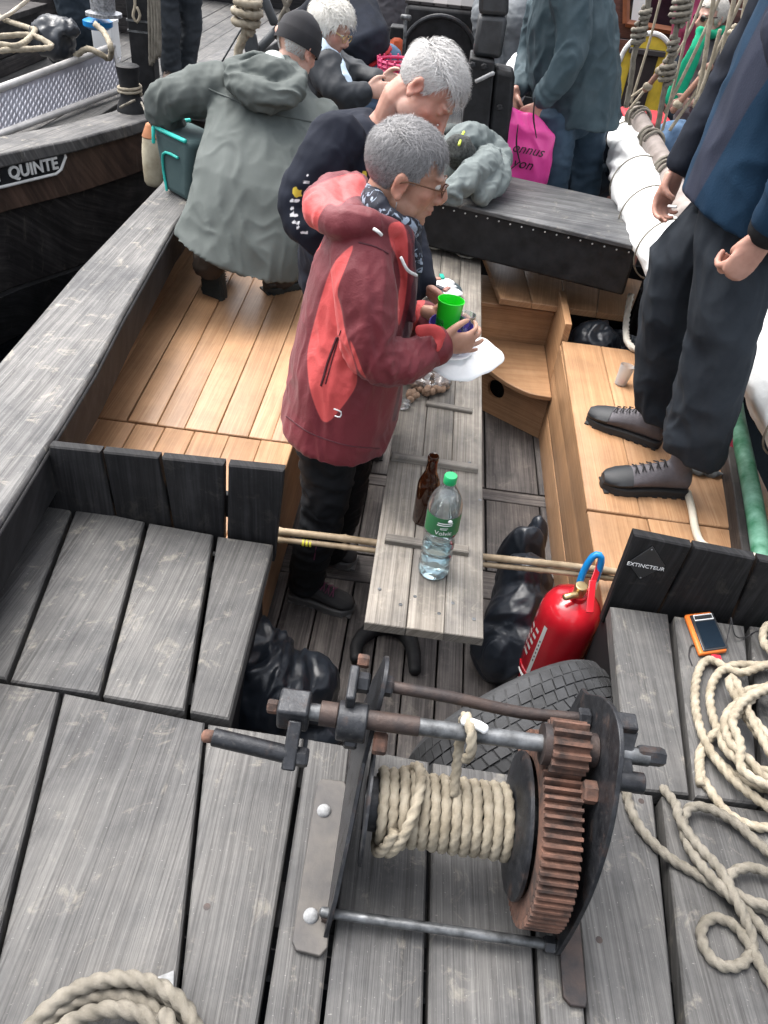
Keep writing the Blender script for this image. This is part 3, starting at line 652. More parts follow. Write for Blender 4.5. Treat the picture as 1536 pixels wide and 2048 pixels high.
# drum with rope turns
mb = MB(); mb.cyl((0.018, AY, AZ), (0.384, AY, AZ), 0.046, 24); mb.build('drum', IRON, wc)
mb = MB(); mb.lathe([(0.03, 0), (0.10, 0.0), (0.104, .003), (0.104, .007), (0.03, 0.008)], (0.020, AY, AZ), ex, 40); mb.build('drum_flange', IRON, wc)
mb = MB(); mb.lathe([(0.03, 0), (0.075, 0), (0.085, 0.004), (0.12, 0.008), (0.125, .012), (0.125, .018), (0.03, 0.02)], (0.276, AY, AZ), ex, 48); mb.build('drum_flange', IRON, wc)
pts = []; turns = 12.6; X0, X1 = 0.044, 0.271; N = 520
for i in range(N+1):
    q = i/N; th = 2*math.pi*turns*q; x = X0+(X1-X0)*q+0.002*noise.noise(V((q*30, 0, 0)))
    rr_ = 0.057+0.003*noise.noise(V((q*14, 3, 0)))+(0.004 if 0.13 < q < 0.22 else 0)
    pts.append(V((x, AY+rr_*math.cos(th), AZ+rr_*math.sin(th))))
mb = MB(); mb.rope(pts, 0.0103, pitch=6.2, n=15); wr = mb.build('wound_rope', ROPE, wc, True, 0)
pts = []
for i in range(100):
    q = i/99; th = R(150)+2*math.pi*1.15*q; rr_ = 0.074+0.003*math.sin(9*q); pts.append(V((0.075-0.028*math.sin(q*math.pi*2.2)+.01*q, AY+rr_*math.cos(th), AZ+rr_*math.sin(th))))
mb = MB(); mb.rope(pts, 0.0103, pitch=6.2, n=15); mb.build('crossing_turn', ROPE, wc, True, 0)
pts = spl([V((0.168, AY-0.0, AZ+0.062)), V((0.166, AY+.035, AZ+.11)), V((0.163, SY+.018, SZ-.02)), V((0.164, SY+.016, SZ+.024)), V((0.172, SY-.012, SZ+.026)), V((0.178, SY-.028, SZ-.008)), V((0.174, SY-.024, SZ-.04))], 0.006)
mb = MB(); mb.rope(pts, 0.0095, pitch=6.2, n=15); mb.build('rope_end', ROPE, wc, True, 0)
mb = MB(); mb.tube([V((0.160, SY+.004, SZ+.028)), V((0.185, SY-.004, SZ+.030)), V((0.195, SY-.008, SZ+.028))], 0.008, 10); mb.build('rope_end', WHITE, wc)
# big gear
GR, nt_ = 0.164, 70; prof = []
for i in range(nt_):
    for da, dr in ((-0.32, -0.013), (-0.17, 0.0), (0.17, 0.0), (0.32, -0.013)): 
        a_ = 2*math.pi*(i+da)/nt_; prof.append((AY+(GR+dr)*math.cos(a_), AZ+(GR+dr)*math.sin(a_)))
n = len(prof); inr = [(AY+0.118*math.cos(2*math.pi*(i+.0)/n-0.03), AZ+0.118*math.sin(2*math.pi*i/n-0.03)) for i in range(n)]
vs = [V((x, p[0], p[1])) for x in (0.302, 0.364) for p in prof]+[V((x, p[0], p[1])) for x in (0.302, 0.364) for p in inr]
fs = []
for i in range(n):
    j = (i+1) % n; fs += [(i, j, n+j, n+i), (2*n+i, i+0, i, 2*n+i)[:0] or (2*n+j, j, i, 2*n+i), (n+i, n+j, 3*n+j, 3*n+i), (3*n+i, 3*n+j, 2*n+j, 2*n+i)]
mb = MB(); mb.add(vs, fs); mb.build('gear_wheel', RUST, wc, True, 25)
mb = MB(); mb.lathe([(0.03, 0), (0.119, 0), (0.119, 0.012), (0.03, 0.02)], (0.330, AY, AZ), ex, 40); mb.build('gear_web', RUSTD, wc)
# pinion on its shaft
PR = 0.044; prof = []
for i in range(13):
    for da, dr in ((-0.30, -0.012), (-0.15, 0.0), (0.15, 0.0), (0.30, -0.012)): a_ = 2*math.pi*(i+da)/13; prof.append(((PR+dr)*math.cos(a_+.12), (PR+dr)*math.sin(a_+.12)))
mb = MB(); mb.prism(prof, (0.306, SY, SZ), ey, ez, (0.060, 0, 0)); mb.build('pinion', RUST, wc, True, 25)
mb = MB(); mb.cyl((0.294, SY, SZ), (0.306, SY, SZ), 0.034, 20); mb.build('collar', RUSTD, wc); mb = MB(); mb.cyl((0.366, SY, SZ), (0.383, SY, SZ), 0.028, 16); mb.build('collar', RUSTD, wc)
mb = MB(); mb.tube([V((-0.12, SY, SZ)), V((0.47, SY, SZ))], 0.0145, 16, rnd=False); mb.build('pinion_shaft', STEEL, wc)
mb = MB(); mb.tube([V((0.004, SY, SZ)), V((0.09, SY, SZ))], 0.0165, 16, rnd=False); mb.build('shaft_sleeve', RUSTD, wc)
# tie rods
mb = MB(); mb.tube(spl([V((0.03, 0.818, 0.985)), V((0.14, 0.818, 0.978)), V((0.26, 0.820, 0.960)), V((0.380, 0.828, 0.956))], 0.03), 0.0105, 12); mb.build('tie_rod', RUSTD, wc)
mb = MB(); mb.tube([V((-0.03, 0.585, 0.635)), V((0.388, 0.585, 0.632))], 0.009, 12); mb.build('tie_rod', STEEL, wc)
nut((0.018, 0.818, 0.985), ex, 0.018, 0.022); nut((-0.022, 0.818, 0.985), ex, 0.018, 0.022); nut((0.362, 0.828, 0.956), ex, 0.018, 0.022); nut((0.393, 0.828, 0.956), ex, 0.017, 0.02)
nut((0.018, 0.745, 0.925), ex, 0.019, 0.024, RUST); nut((-0.03, 0.745, 0.925), ex, 0.016, 0.022); nut((0.362, 0.700, 0.938), ex, 0.019, 0.024, RUST); nut((-0.026, 0.86, 0.99), ex, 0.012, 0.02, RUST)
nut((0.362, 0.585, 0.632), ex, 0.015, 0.02)
mb = MB(); mb.cyl((-0.045, SY, SZ-.012), (0.004, SY, SZ-.012), 0.033, 24); mb.build('bearing', IRON, wc, bevel=0.003)
mb = MB(); mb.box((-0.028, 0.80, 0.985), (0.008, 0.035, 0.025)); mb.build('pawl', IRON, wc, bevel=0.004)
# crank on the left
mb = MB(); mb.cyl((-0.075, SY, SZ), (-0.045, SY, SZ), 0.021, 16); mb.build('collar', RUSTD, wc, bevel=0.002)
mb = MB(); mb.box((-0.118, SY, SZ), (0.026, 0.025, 0.025)); mb.build('crank_boss', IRON, wc, bevel=0.005)
nut((-0.145, SY, SZ), -ex, 0.012, 0.018, RUST, 'crank_nut')
g0, g1 = V((-0.105, SY-.062, SZ-.036)), V((-0.240, SY-.060, SZ-.018))
mb = MB(); mb.prism([(-.011, 0), (.011, 0), (.011, -.085), (-.011, -.085)], (-0.112, SY-.02, SZ), (1, 0, 0), V((0, .72, .58)), V((0, -.008, .010))); mb.build('crank_arm', IRON, wc, bevel=0.003)
mb = MB(); mb.tube([g0+V((-.012, 0, 0)), g1], 0.0148, 14, rnd=False); mb.build('crank_grip', IRON, wc, bevel=0.002)
mb = MB(); mb.tube([g1, g1+V((-.012, -.001, .001))], 0.0105, 12); mb.build('grip_end', RUST, wc)
nut(g0+V((.022, 0, -.002)), -ex, 0.016, 0.034)
# ratchet lever on the right
mb = MB(); mb.box((0.425, 0.80, 0.985), (0.022, 0.016, 0.02)); mb.build('lever_block', IRON, wc, bevel=0.003)
mb = MB(); mb.prism([(-.022, .03), (.022, .03), (.012, -.01), (.016, -.05), (-.016, -.05), (-.012, -.01)], (0.428, 0.772, 0.962), ex, V((0, .85, .5)), V((0, -.01, .016))); mb.build('lever', IRON, wc, bevel=0.002)
mb = MB(); mb.cyl((0.393, 0.725, 0.945), (0.462, 0.725, 0.945), 0.017, 16); mb.build('pivot', IRON, wc, bevel=0.002)
nut((0.452, 0.765, 0.965), ex, 0.016, 0.045)

# ------------------------------------------------------------------ ropes on deck
def deckrope(name, label, px, r, m, z=ZD, bumps=None, step=None, grp=None):
    pts = [P(p[0], p[1], z+r+(p[2] if len(p) > 2 else 0)) for p in px]
    pts = spl(pts, step or r*0.55); mb = MB(); mb.rope(pts, r, n=18)
    return tag(mb.build(name, m, None, True, 0), label, 'rope', grp)
# coil at the lower left corner
cpt = []; cc = P(208, 2150, ZD+.02)
for i in range(230):
    q = i/229; th = R(200)+q*2*math.pi*4.6; lay = int(q*4.6)
    r_ = 0.125-0.017*(lay % 3)-0.006*math.sin(th*1.5+lay)+0.004*noise.noise(V((q*20, 0, 1)))
    zz = 0.014+0.019*(lay//2)+0.010*(lay % 2)+0.004*math.sin(th*2+lay*2)
    cpt.append(V((cc.x+r_*1.12*math.cos(th), cc.y+r_*0.95*math.sin(th), ZD+zz)))
mb = MB(); mb.rope(spl(cpt, 0.006), 0.0138, n=21); tag(mb.build('coiled_rope', ROPEG, None, True, 0), 'thick grey-beige rope coiled flat on the deck planks, by a loose grey tab', 'rope')
mb = MB(); tq = [P(286, 1965, ZD+.006), P(348, 1940, ZD+.006), P(346, 2010, ZD+.006), P(300, 2030, ZD+.006)]; mb.rings([[p-V((0, 0, .004)) for p in tq], tq]); tag(mb.build('metal_tab', GREYL, None, bevel=.001), 'small grey metal tab sticking out from under the coiled rope', 'metal tab')
# grey rope trailing past the winch
deckrope('loose_rope', 'grey laid rope snaking from under the winch with a small round loop', [
    (1200, 1500), (1244, 1560), (1262, 1620), (1290, 1668), (1340, 1716), (1400, 1752), (1460, 1790, .003), (1536, 1822), (1640, 1850), (1700, 1800), (1640, 1740), (1560, 1720, .01), (1520, 1690, .01),
    (1470, 1645, .01), (1420, 1618, .012), (1382, 1615, .012), (1366, 1645, .012), (1376, 1690, .012), (1402, 1730, .016), (1452, 1785, .024), (1500, 1830, .006), (1560, 1900), (1610, 1960), (1560, 1990), (1500, 1892, .004),
    (1470, 1852, .004), (1430, 1836), (1404, 1856), (1410, 1898), (1440, 1930), (1480, 1930), (1503, 1902), (1502, 1868, .012), (1490, 1838, .02), (1470, 1795, .03), (1440, 1740, .028), (1395, 1690, .026), (1360, 1640, .024), (1352, 1610, .014), (1325, 1575)], 0.0110, ROPEG)
deckrope('loose_rope', 'small grey rope bight lying over the trailing grey rope', [(1650, 1700), (1560, 1745, .012), (1500, 1735, .014), (1462, 1748, .014), (1460, 1775, .014), (1495, 1800, .016), (1545, 1815, .02), (1640, 1850, .02)], 0.0110, ROPEG)
# cream rope coil on the right deck
deckrope('cream_rope_coil', 'cream rope in a tangled coil beside the orange handset', [
    (1400, 1570), (1405, 1500), (1470, 1550), (1540, 1580), (1640, 1590), (1700, 1500), (1640, 1400), (1560, 1372), (1500, 1390), (1455, 1440), (1475, 1520), (1530, 1570, .012), (1610, 1600, .012),
    (1680, 1480, .012), (1600, 1350, .012), (1500, 1330, .012), (1445, 1340, .012), (1420, 1390, .012), (1440, 1470, .012), (1500, 1540, .02), (1580, 1590, .022), (1690, 1560, .022), (1650, 1410, .02),
    (1560, 1330, .02), (1480, 1345, .02), (1420, 1320, .006), (1395, 1350, .004), (1392, 1420, .004), (1420, 1500, .016), (1490, 1580, .02), (1600, 1640, .01), (1700, 1600, .03), (1640, 1450, .035), (1540, 1380, .03), (1480, 1400, .03),
    (1540, 1500, .04), (1610, 1560, .04)]+[(1565+(105+12*math.sin(k*1.7))*math.cos(k*.62)+8*math.sin(k*2.3), 1470+(92+14*math.cos(k*1.1))*math.sin(k*.62), .030+.0012*k) for k in range(34)], 0.0110, ROPE, ZD)
deckrope('cream_rope_coil', 'cream rope loop reaching out from the tangled cream coil', [(1600, 1340, .03), (1530, 1290, .02), (1540, 1250, .02), (1600, 1300), (1680, 1420, .01), (1600, 1520, .05), (1500, 1430, .045), (1460, 1370, .04), (1470, 1360, .045), (1510, 1450, .05), (1570, 1540, .05), (1660, 1560, .02), (1720, 1680), (1600, 1650), (1520, 1655), (1460, 1630), (1420, 1580), (1400, 1540), (1408, 1490, .004), (1450, 1450, .02)], 0.0110, ROPE, ZD)

# ------------------------------------------------------------------ fire extinguisher
RED = mat('red_enamel', (0.50, 0.012, 0.022), 0.22, 0, var=0.1, vscale=6, bump=0.03, coat=0.5)
ext = thing('fire_extinguisher', 'red fire extinguisher with bright blue hose standing on the cockpit floor', 'extinguisher', (0.555, 1.62, 0))
E0, EA = V((0.548, 1.63, 0.0)), V((0.02, -0.05, 1)).normalized(); er = 0.090
mb = MB(); mb.lathe([(er*.8, 0), (er*.96, .008), (er, .02), (er, .40), (er*.97, .43), (er*.86, .455), (er*.62, .475), (er*.3, .485), (er*.28, .50), (0.001, .50)], E0, EA, 40); mb.build('body', RED, ext, True, 50)
mb = MB(); mb.lathe([(er*1.0, .15), (er*1.035, .153), (er*1.035, .168), (er*1.0, .171)], E0, EA, 40, caps=False); mb.build('band', RED, ext)
eu = EA.orthogonal().normalized(); ew = EA.cross(eu)
def ep(az, h, r): 
    d = V((math.cos(az), math.sin(az), 0)); d = (d-EA*d.dot(EA)).normalized(); return E0+EA*h+d*r
CREAM = mat('label_white', (0.7, 0.7, 0.68), 0.4, 0, var=0.05)
def lab(name, pts, m=CREAM): # strip on the cylinder given (az0, az1, h0, h1)
    a0, a1, h0, h1 = pts; mb = MB(); n = 8
    mb.add([ep(a0+(a1-a0)*i/n, h, er+.0012) for h in (h0, h1) for i in range(n+1)], [(i, i+1, n+2+i, n+1+i) for i in range(n)]); return mb.build(name, m, ext)
lab('label_edge', (R(214), R(222), .16, .40))
def bendl(az, h):
    def f(c): return ep(az+c.x/er, h+c.y, er+.0014)
    return f
for k_ in range(5):
    lab('label_print', (R(196-3*k_), R(207-2*k_), .345-.030*k_, .358-.030*k_)); lab('label_print', (R(176), R(189-2*k_), .338-.030*k_, .349-.030*k_))
for k_ in range(4): lab('label_print', (R(172+2*k_), R(196+3*k_), .118-.017*k_, .127-.017*k_))
for k_ in range(6): lab('strip_print', (R(216.4), R(219.6), .235+.018*k_, .244+.018*k_), mat('grey_print', (.10, .09, .10), .6))
mb = MB(); mb.tube([ep(R(200+45*math.cos(q)), .095+.05*math.sin(q), er+.001) for q in np.linspace(.2, 2.4, 16)], [.002, .006, .002], 8); mb.build('swirl', CREAM, ext)
mb = MB(); mb.tube([ep(R(205+38*math.cos(q)), .080+.04*math.sin(q), er+.001) for q in np.linspace(3.4, 5.9, 16)], [.002, .006, .002], 8); mb.build('swirl', CREAM, ext)
top = E0+EA*.50
BRASS = mat('brass', (0.55, 0.42, 0.22), 0.35, 0.9, var=0.2)
mb = MB(); mb.cyl(top-EA*.01, top+EA*.035, 0.018, 16); mb.build('valve', BRASS, ext, bevel=.002)
mb = MB(); mb.tube([top+V((-.012, -.02, .014)), top+V((-.045, -.035, .012))], .010, 12); mb.build('gauge', BRASS, ext)
mb = MB()
mb.prism([(0, 0), (.022, 0), (.022, .10), (0, .12)], top+V((.012, -.02, .03)), V((.9, .3, 0)), V((.25, .75, .55)), V((0, -.004, .008))); mb.build('carry_handle', RED, ext, bevel=.002)
mb = MB(); mb.prism([(0, 0), (.022, 0), (.02, .13), (0, .13)], top+V((.012, -.075, .002)), V((1, .1, 0)), V((.03, .60, .40)), V((0, -.003, .005))); mb.build('squeeze_lever', RED, ext, bevel=.002)
BLUE = mat('blue_plastic', (0.005, 0.20, 0.52), 0.35, 0, var=0.1)
mb = MB(); hz = [top+V((.0, .02, .01)), top+V((.004, .035, .06)), top+V((.018, .045, .108)), top+V((.034, .045, .116)), top+V((.044, .04, .095)), top+V((.044, .03, .035))]
mb.tube(spl(hz, .01), .0100, 12); mb.build('hose', BLUE, ext)
mb = MB(); mb.tube([hz[-1], hz[-1]+V((0, -.005, -.03))], .0095, 12); mb.build('hose_ferrule', CREAM, ext)

# EXTINCTEUR plate
sg = thing('sign_plate', 'small black diamond plate lettered in white on the black board', 'sign', J(1290, 1130, 1.498))
BLKP = mat('black_plate', (0.022, 0.023, 0.025), 0.35, 0, var=.2)
SC = J(1291, 1131, 1.497); dp = [J(1305, 1092, 1.497), J(1330, 1131, 1.497), J(1279, 1157, 1.497), J(1256, 1124, 1.497)]
mb = MB(); mb.rings([[p for p in dp], [p-V((0, .003, 0)) for p in dp]]); mb.build('plate', BLKP, sg, bevel=.0008)
text('EXTINCTEUR', .0165, SC+V((0, -.004, 0)), (J(1326, 1130, 1.497)-J(1258, 1118, 1.497)), V((0, 0, 1)), WHITE, sg, 'lettering', .0004)
for p in (dp[0], dp[2]): mb = MB(); mb.ell(lerp(p, SC, .14)+V((0, -.004, 0)), (.003, .002, .003), None, 10, 6); mb.build('screw', STEEL, sg)

# ------------------------------------------------------------------ tyre behind the winch
RUB = mat('tyre_rubber', (0.028, 0.029, 0.031), 0.75, 0, var=.35, vscale=14, bump=.3, bscale=120)
ty = thing('car_tyre', 'worn black car tyre wedged under the deck edge behind the winch', 'tyre', (.42, 1.22, .0))
TC, TA = V((0.415, 1.215, 0.285)), V((-0.50, 0.78, 0.22)).normalized(); tu = TA.cross(V((0, 0, 1))).normalized(); tw = tu.cross(TA)
prof = [(-.085, .19), (-.098, .215), (-.103, .245), (-.100, .27), (-.088, .288), (-.06, .295), (0, .298), (.06, .295), (.088, .288), (.100, .27), (.103, .245), (.098, .215), (.085, .19), (.07, .195), (.08, .24), (.06, .275), (-.06, .275), (-.08, .24), (-.07, .195)]
rings = []
for i in range(64):
    a_ = 2*math.pi*i/64; d = tu*math.cos(a_)+tw*math.sin(a_); rings.append([TC+TA*x+d*r_ for x, r_ in prof])
mb = MB(); mb.rings(rings, False, True); mb.build('carcass', RUB, ty, True, 50)
mb = MB()
for row in range(6):
    x0 = -.083+row*.0285
    for i in range(58):
        a0 = 2*math.pi*(i+.5*(row % 2)+.12*row)/58; a1 = a0+2*math.pi/58*.84; sk = .03*(1 if row < 3 else -1)*(1 if row in (0, 5) else .6)
        rt = .302 if row in (1, 2, 3, 4) else .297
        q = [(x0, a0), (x0+.025, a0+sk), (x0+.025, a1+sk), (x0, a1)]
        A = [TC+TA*x+(tu*math.cos(t_)+tw*math.sin(t_))*.286 for x, t_ in q]; B = [TC+TA*(x*.985)+(tu*math.cos(t_)+tw*math.sin(t_))*(rt if abs(x) < .07 else rt-.004) for x, t_ in q]
        mb.add(A+B, [(4, 5, 6, 7), (0, 1, 5, 4), (1, 2, 6, 5), (2, 3, 7, 6), (3, 0, 4, 7)])
tr = mb.build('tread', RUB, ty, True, 30); tr['kind'] = 'stuff'

# ------------------------------------------------------------------ bin bags
def crumple(me, amp, fr, seed):
    co, no = getco(me), getno(me); d = np.empty(len(co))
    for i, p in enumerate(co):
        q = V((p[0]*1.3, p[1]*1.1, p[2]*0.75))*fr+V((seed, seed*2, seed*3)); w = noise.noise(q*.7)*1.1; q = q+V((w, -w, w))
        v1 = noise.voronoi(q*1.0)[0]; v2 = noise.voronoi(q*2.3+V((3, 1, 2)))[0]; d[i] = .45-1.1*(v1[1]-v1[0])-.5*(v2[1]-v2[0])-.5*abs(noise.noise(q*.8))
    setco(me, co+no*(d*amp)[:, None])
def bag(name, label, blobs, vox, amp, fr, seed, m=BAG):
    mb = MB()
    for c, r_ in blobs: mb.ell(c, r_, None, 20, 14)
    me = remesh(mb, vox, 4); crumple(me, amp, fr, seed)
    return tag(link(name, me, m), label, 'bin bag')
pL = P(552, 1402, .13)
bag('bin_bag', 'shiny black bin bag slumped under the deck plank ends left of the table', [(pL+V((-.05, .02, .0)), (.17, .15, .17)), (pL+V((.06, .06, -.03)), (.13, .13, .13)), (pL+V((-.12, .12, .02)), (.15, .12, .15)), (pL+V((.0, .0, -.10)), (.21, .18, .09))], .007, .040, 4.2, 1)
pR = P(1040, 1270, .15)
bag('bin_bag', 'tall black bin bag beside the fire extinguisher', [(pR+V((.0, 0, -.06)), (.11, .14, .16)), (P(1035, 1125, .20), (.085, .06, .17)), (P(1040, 1190, .20), (.10, .10, .17)), (P(1030, 1240, .16), (.11, .12, .16)), (P(1000, 1290, .1), (.09, .12, .12)), (P(1062, 1100, .22), (.05, .04, .15)), (P(1078, 1085, .26), (.025, .025, .10))], .007, .032, 4.8, 2)
bag('bin_bag', 'black bin bag stuffed in the open locker below the loose lid', [(V((.84, 3.42, .36)), (.12, .12, .14)), (V((.98, 3.50, .28)), (.14, .13, .14)), (V((.9, 3.45, .14)), (.2, .18, .14))], .010, .035, 6.5, 3)
# ------------------------------------------------------------------ people: building blocks
def mtx(fwd, up, o, s=1.0):
    f = V(fwd).normalized(); u = V(up); u = (u-f*u.dot(f)).normalized(); r = f.cross(u)
    return Matrix(((r.x*s, f.x*s, u.x*s, o[0]), (r.y*s, f.y*s, u.y*s, o[1]), (r.z*s, f.z*s, u.z*s, o[2]), (0, 0, 0, 1)))
def head_blob(mb, M, nose=1.0, jaw=1.0, ears=True):
    """skull, face, nose, lips, ears in the head's own frame (x right, y face, z up; 0 = middle of the head)"""
    s = M.to_scale()[0]; R3 = M.to_3x3()*(1/s)
    def e(c, r, rot=None):
        mb.ell(M @ V(c), [q*s for q in r], R3 @ rot if rot else R3, 18, 12)
    e((0, -.014, .032), (.075, .096, .084)); e((0, .028, -.012), (.061, .060, .092)); e((0, .045, -.07), (.043*jaw, .042, .042)); e((0, .070, -.092), (.021*jaw, .018, .017))
    for q in (-1, 1):
        e((q*.042, .046, -.016), (.018, .024, .018)); e((q*.027, .074, .030), (.024, .013, .009)); e((q*.046, .018, -.062), (.018, .036, .030)); e((q*.012, .093, -.030), (.0085*nose, .010, .008))
        e((q*.030, .071, .011), (.0145, .0125, .0115))
        if ears:
            rt = Matrix.Rotation(R(-12), 3, 'X'); e((q*.076, -.012, -.008), (.007, .019, .031), rt); e((q*.082, -.018, .006), (.008, .013, .019), rt); e((q*.079, -.008, -.032), (.007, .009, .011), rt)
    pts = [M @ V(p) for p in ((0, .080, .028), (0, .093, .008), (0, .108*(.6+.4*nose), -.018), (0, .102, -.031))]
    mb.tube(pts, [.008*s, .009*s, .0125*s, .009*s], 12)
    e((0, .084, -.052), (.024, .012, .0055)); e((0, .083, -.0635), (.021, .012, .006)); e((0, .078, -.05), (.026, .012, .02))
def face_shape(me, M, s=1.0):
    """press in eye sockets, mouth line and ear bowls"""
    co, no = getco(me), getno(me); Mi = np.array(M.inverted()); h = co @ Mi[:3, :3].T+Mi[:3, 3]; d = np.zeros(len(co))
    def g(c, r, a):
        nonlocal d
        q = ((h-np.array(c))/np.array(r))**2; d += a*np.exp(-q.sum(1))
    for q in (-1, 1):
        g((q*.016, .085, .018), (.009, .02, .010), -.006); g((q*.046, .07, .012), (.010, .02, .010), -.004); g((q*.030, .08, .0005), (.016, .02, .005), -.004)
        g((q*.086, -.010, -.004), (.012, .008, .014), -.006); g((q*.028, .075, -.045), (.006, .02, .022), -.003)
    g((0, .097, -.0578), (.022, .02, .0025), -.006); g((0, .085, -.075), (.02, .02, .006), -.003)
    setco(me, co+no*(d*s)[:, None])
def facecol(me, M):
    """flush of lips, cheeks and ears stored on the skin mesh"""
    co = getco(me); Mi = np.array(M.inverted()); h = co @ Mi[:3, :3].T+Mi[:3, 3]; lip = np.zeros(len(co)); brow = np.zeros(len(co)); fl = np.zeros(len(co)); stub = np.zeros(len(co))
    lip += np.exp(-(((h-np.array((0, .092, -.058)))/np.array((.022, .02, .0085)))**2).sum(1))
    for q in (-1, 1):
        brow += np.exp(-(((h-np.array((q*.028, .085, .036)))/np.array((.020, .02, .0045)))**2).sum(1))
        fl += np.exp(-(((h-np.array((q*.045, .06, -.02)))/np.array((.025, .03, .022)))**2).sum(1))+.9*np.exp(-(((h-np.array((q*.08, -.01, -.005)))/np.array((.02, .03, .035)))**2).sum(1))
    fl += .8*np.exp(-(((h-np.array((0, .10, -.02)))/np.array((.015, .02, .018)))**2).sum(1))
    stub = np.clip((-h[:, 2]-.035)/.03, 0, 1)*(h[:, 1] > -.02)*np.exp(-np.clip(-h[:, 2]-.11, 0, 1)/.01)
    for n_, v_ in (('lip', lip), ('brow', brow), ('flush', fl), ('stub', stub)): fattr(me, n_, np.clip(v_, 0, 1))
def skinmat(name, base, tone2, browc=(.25, .22, .2), stub=0.0):
    t = NT(name); v = t.co('Object'); c = t.mix(t.ramp(t.noise(v, 26, 5), [(.35, 0.0), (.65, 1.0)]), base, tone2)
    c = t.mix(t.math('MULTIPLY', t.attr('flush'), .45), c, (.55, .19, .14)); c = t.mix(t.math('MULTIPLY', t.attr('lip'), .6), c, (.42, .13, .12)); c = t.mix(t.math('MULTIPLY', t.attr('brow'), .5), c, browc)
    if stub: c = t.mix(t.math('MULTIPLY', t.attr('stub'), stub), c, (.33, .26, .23))
    t.set(Base_Color=c, Roughness=.5, Subsurface_Weight=.12, Subsurface_Scale=.01, Specular_IOR_Level=.4); t.b.inputs['Subsurface Radius'].default_value = (1, .35, .2)
    t.bump(t.noise(v, 240, 4), .12, .001); return t.mat
def hand_blob(mb, wrist, d, side, palm, curl=.5, s=1.0, thumb=.5, spread=.0, fc=None, tuck=False):
    """d = towards the fingers, side = towards the thumb, palm = way the palm faces"""
    w = V(wrist); d = V(d).normalized(); side = V(side); side = (side-d*side.dot(d)).normalized(); pn = V(palm); pn = (pn-d*pn.dot(d)-side*pn.dot(side)).normalized()
    mb.tube([w-d*.03*s, w, w+d*.035*s, w+d*.07*s, w+d*.092*s], [.026*s, .027*s, .037*s, .042*s, .039*s], 16, flat=[.72, .66, .42, .36, .32], side=side)
    for k, (off, L, r) in enumerate(((.030, .078, .0086), (.0105, .088, .009), (-.0095, .082, .0086), (-.028, .064, .0076))):
        c = (fc[k] if fc else curl); base = w+d*(.082-.005*abs(off-.01)/.03)*s+side*off*s; pts = [base-d*.02*s, base]; a = c*.55; p = base; dv = d+side*spread*(off/.03)*.3
        dv = dv.normalized()
        for j, fr in enumerate((.45, .31, .24)):
            q = dv*math.cos(a)+pn*math.sin(a); p = p+q*(L*fr*s); pts.append(p); a += c*(.95, .75, .5)[j]
        mb.tube(spl(pts, .006), [r*1.08*s, r*1.05*s, r*s, r*.95*s, r*.78*s], 10)
    b0 = w+d*.022*s+side*.026*s; t1 = b0+(d*.55+side*.75+pn*.25*thumb)*(.034*s); t2 = t1+(d*.85+side*.25+pn*.55*thumb)*(.032*s); t3 = t2+(d*.85-side*.10+pn*.75*thumb)*(.026*s)
    if tuck: t1 = b0+(d*.8+side*.15+pn*.35)*(.032*s); t2 = t1+(d*.5-side*.45+pn*.7)*(.03*s); t3 = t2+(d*.1-side*.8+pn*.3)*(.02*s)
    mb.tube(spl([b0-d*.01*s, t1, t2, t3], .006), [.014*s, .0125*s, .0105*s, .008*s], 10)
def loft(mb, rows, Yd=None, n=22, pw=1.0, dvec=None):
    """rows: (left px, right px, Y or (Yl,Yr), half depth): a body outline seen in the photograph given real depth"""
    rings = []
    for row in rows:
        l, r, Y, dh = row[:4]; Yl, Yr = Y if isinstance(Y, tuple) else (Y, Y)
        a, b = J(*l, Yl), J(*r, Yr); c = (a+b)/2; u = (b-a)/2; dv = V(dvec) if dvec else V((0, 1, 0)); dv = (dv-u.normalized()*dv.dot(u.normalized())).normalized()*dh
        rg = []
        for j in range(n):
            t_ = 2*math.pi*j/n; cc, ss = math.cos(t_), math.sin(t_); rg.append(c+u*math.copysign(abs(cc)**pw, cc)+dv*math.copysign(abs(ss)**pw, ss))
        rings.append(rg)
    T = (sum((V(p) for p in rings[-1]), V())/n-sum((V(p) for p in rings[0]), V())/n)
    nrm = (V(rings[0][1])-V(rings[0][0])).cross(V(rings[0][2])-V(rings[0][1]))
    if nrm.dot(T) < 0: rings = [r[::-1] for r in rings]
    mb.rings(rings)
def limb(mb, pts, rad, n=14, flat=None, side=None, step=.03): mb.tube(spl(pts, step), rad, n, flat=flat, side=side)
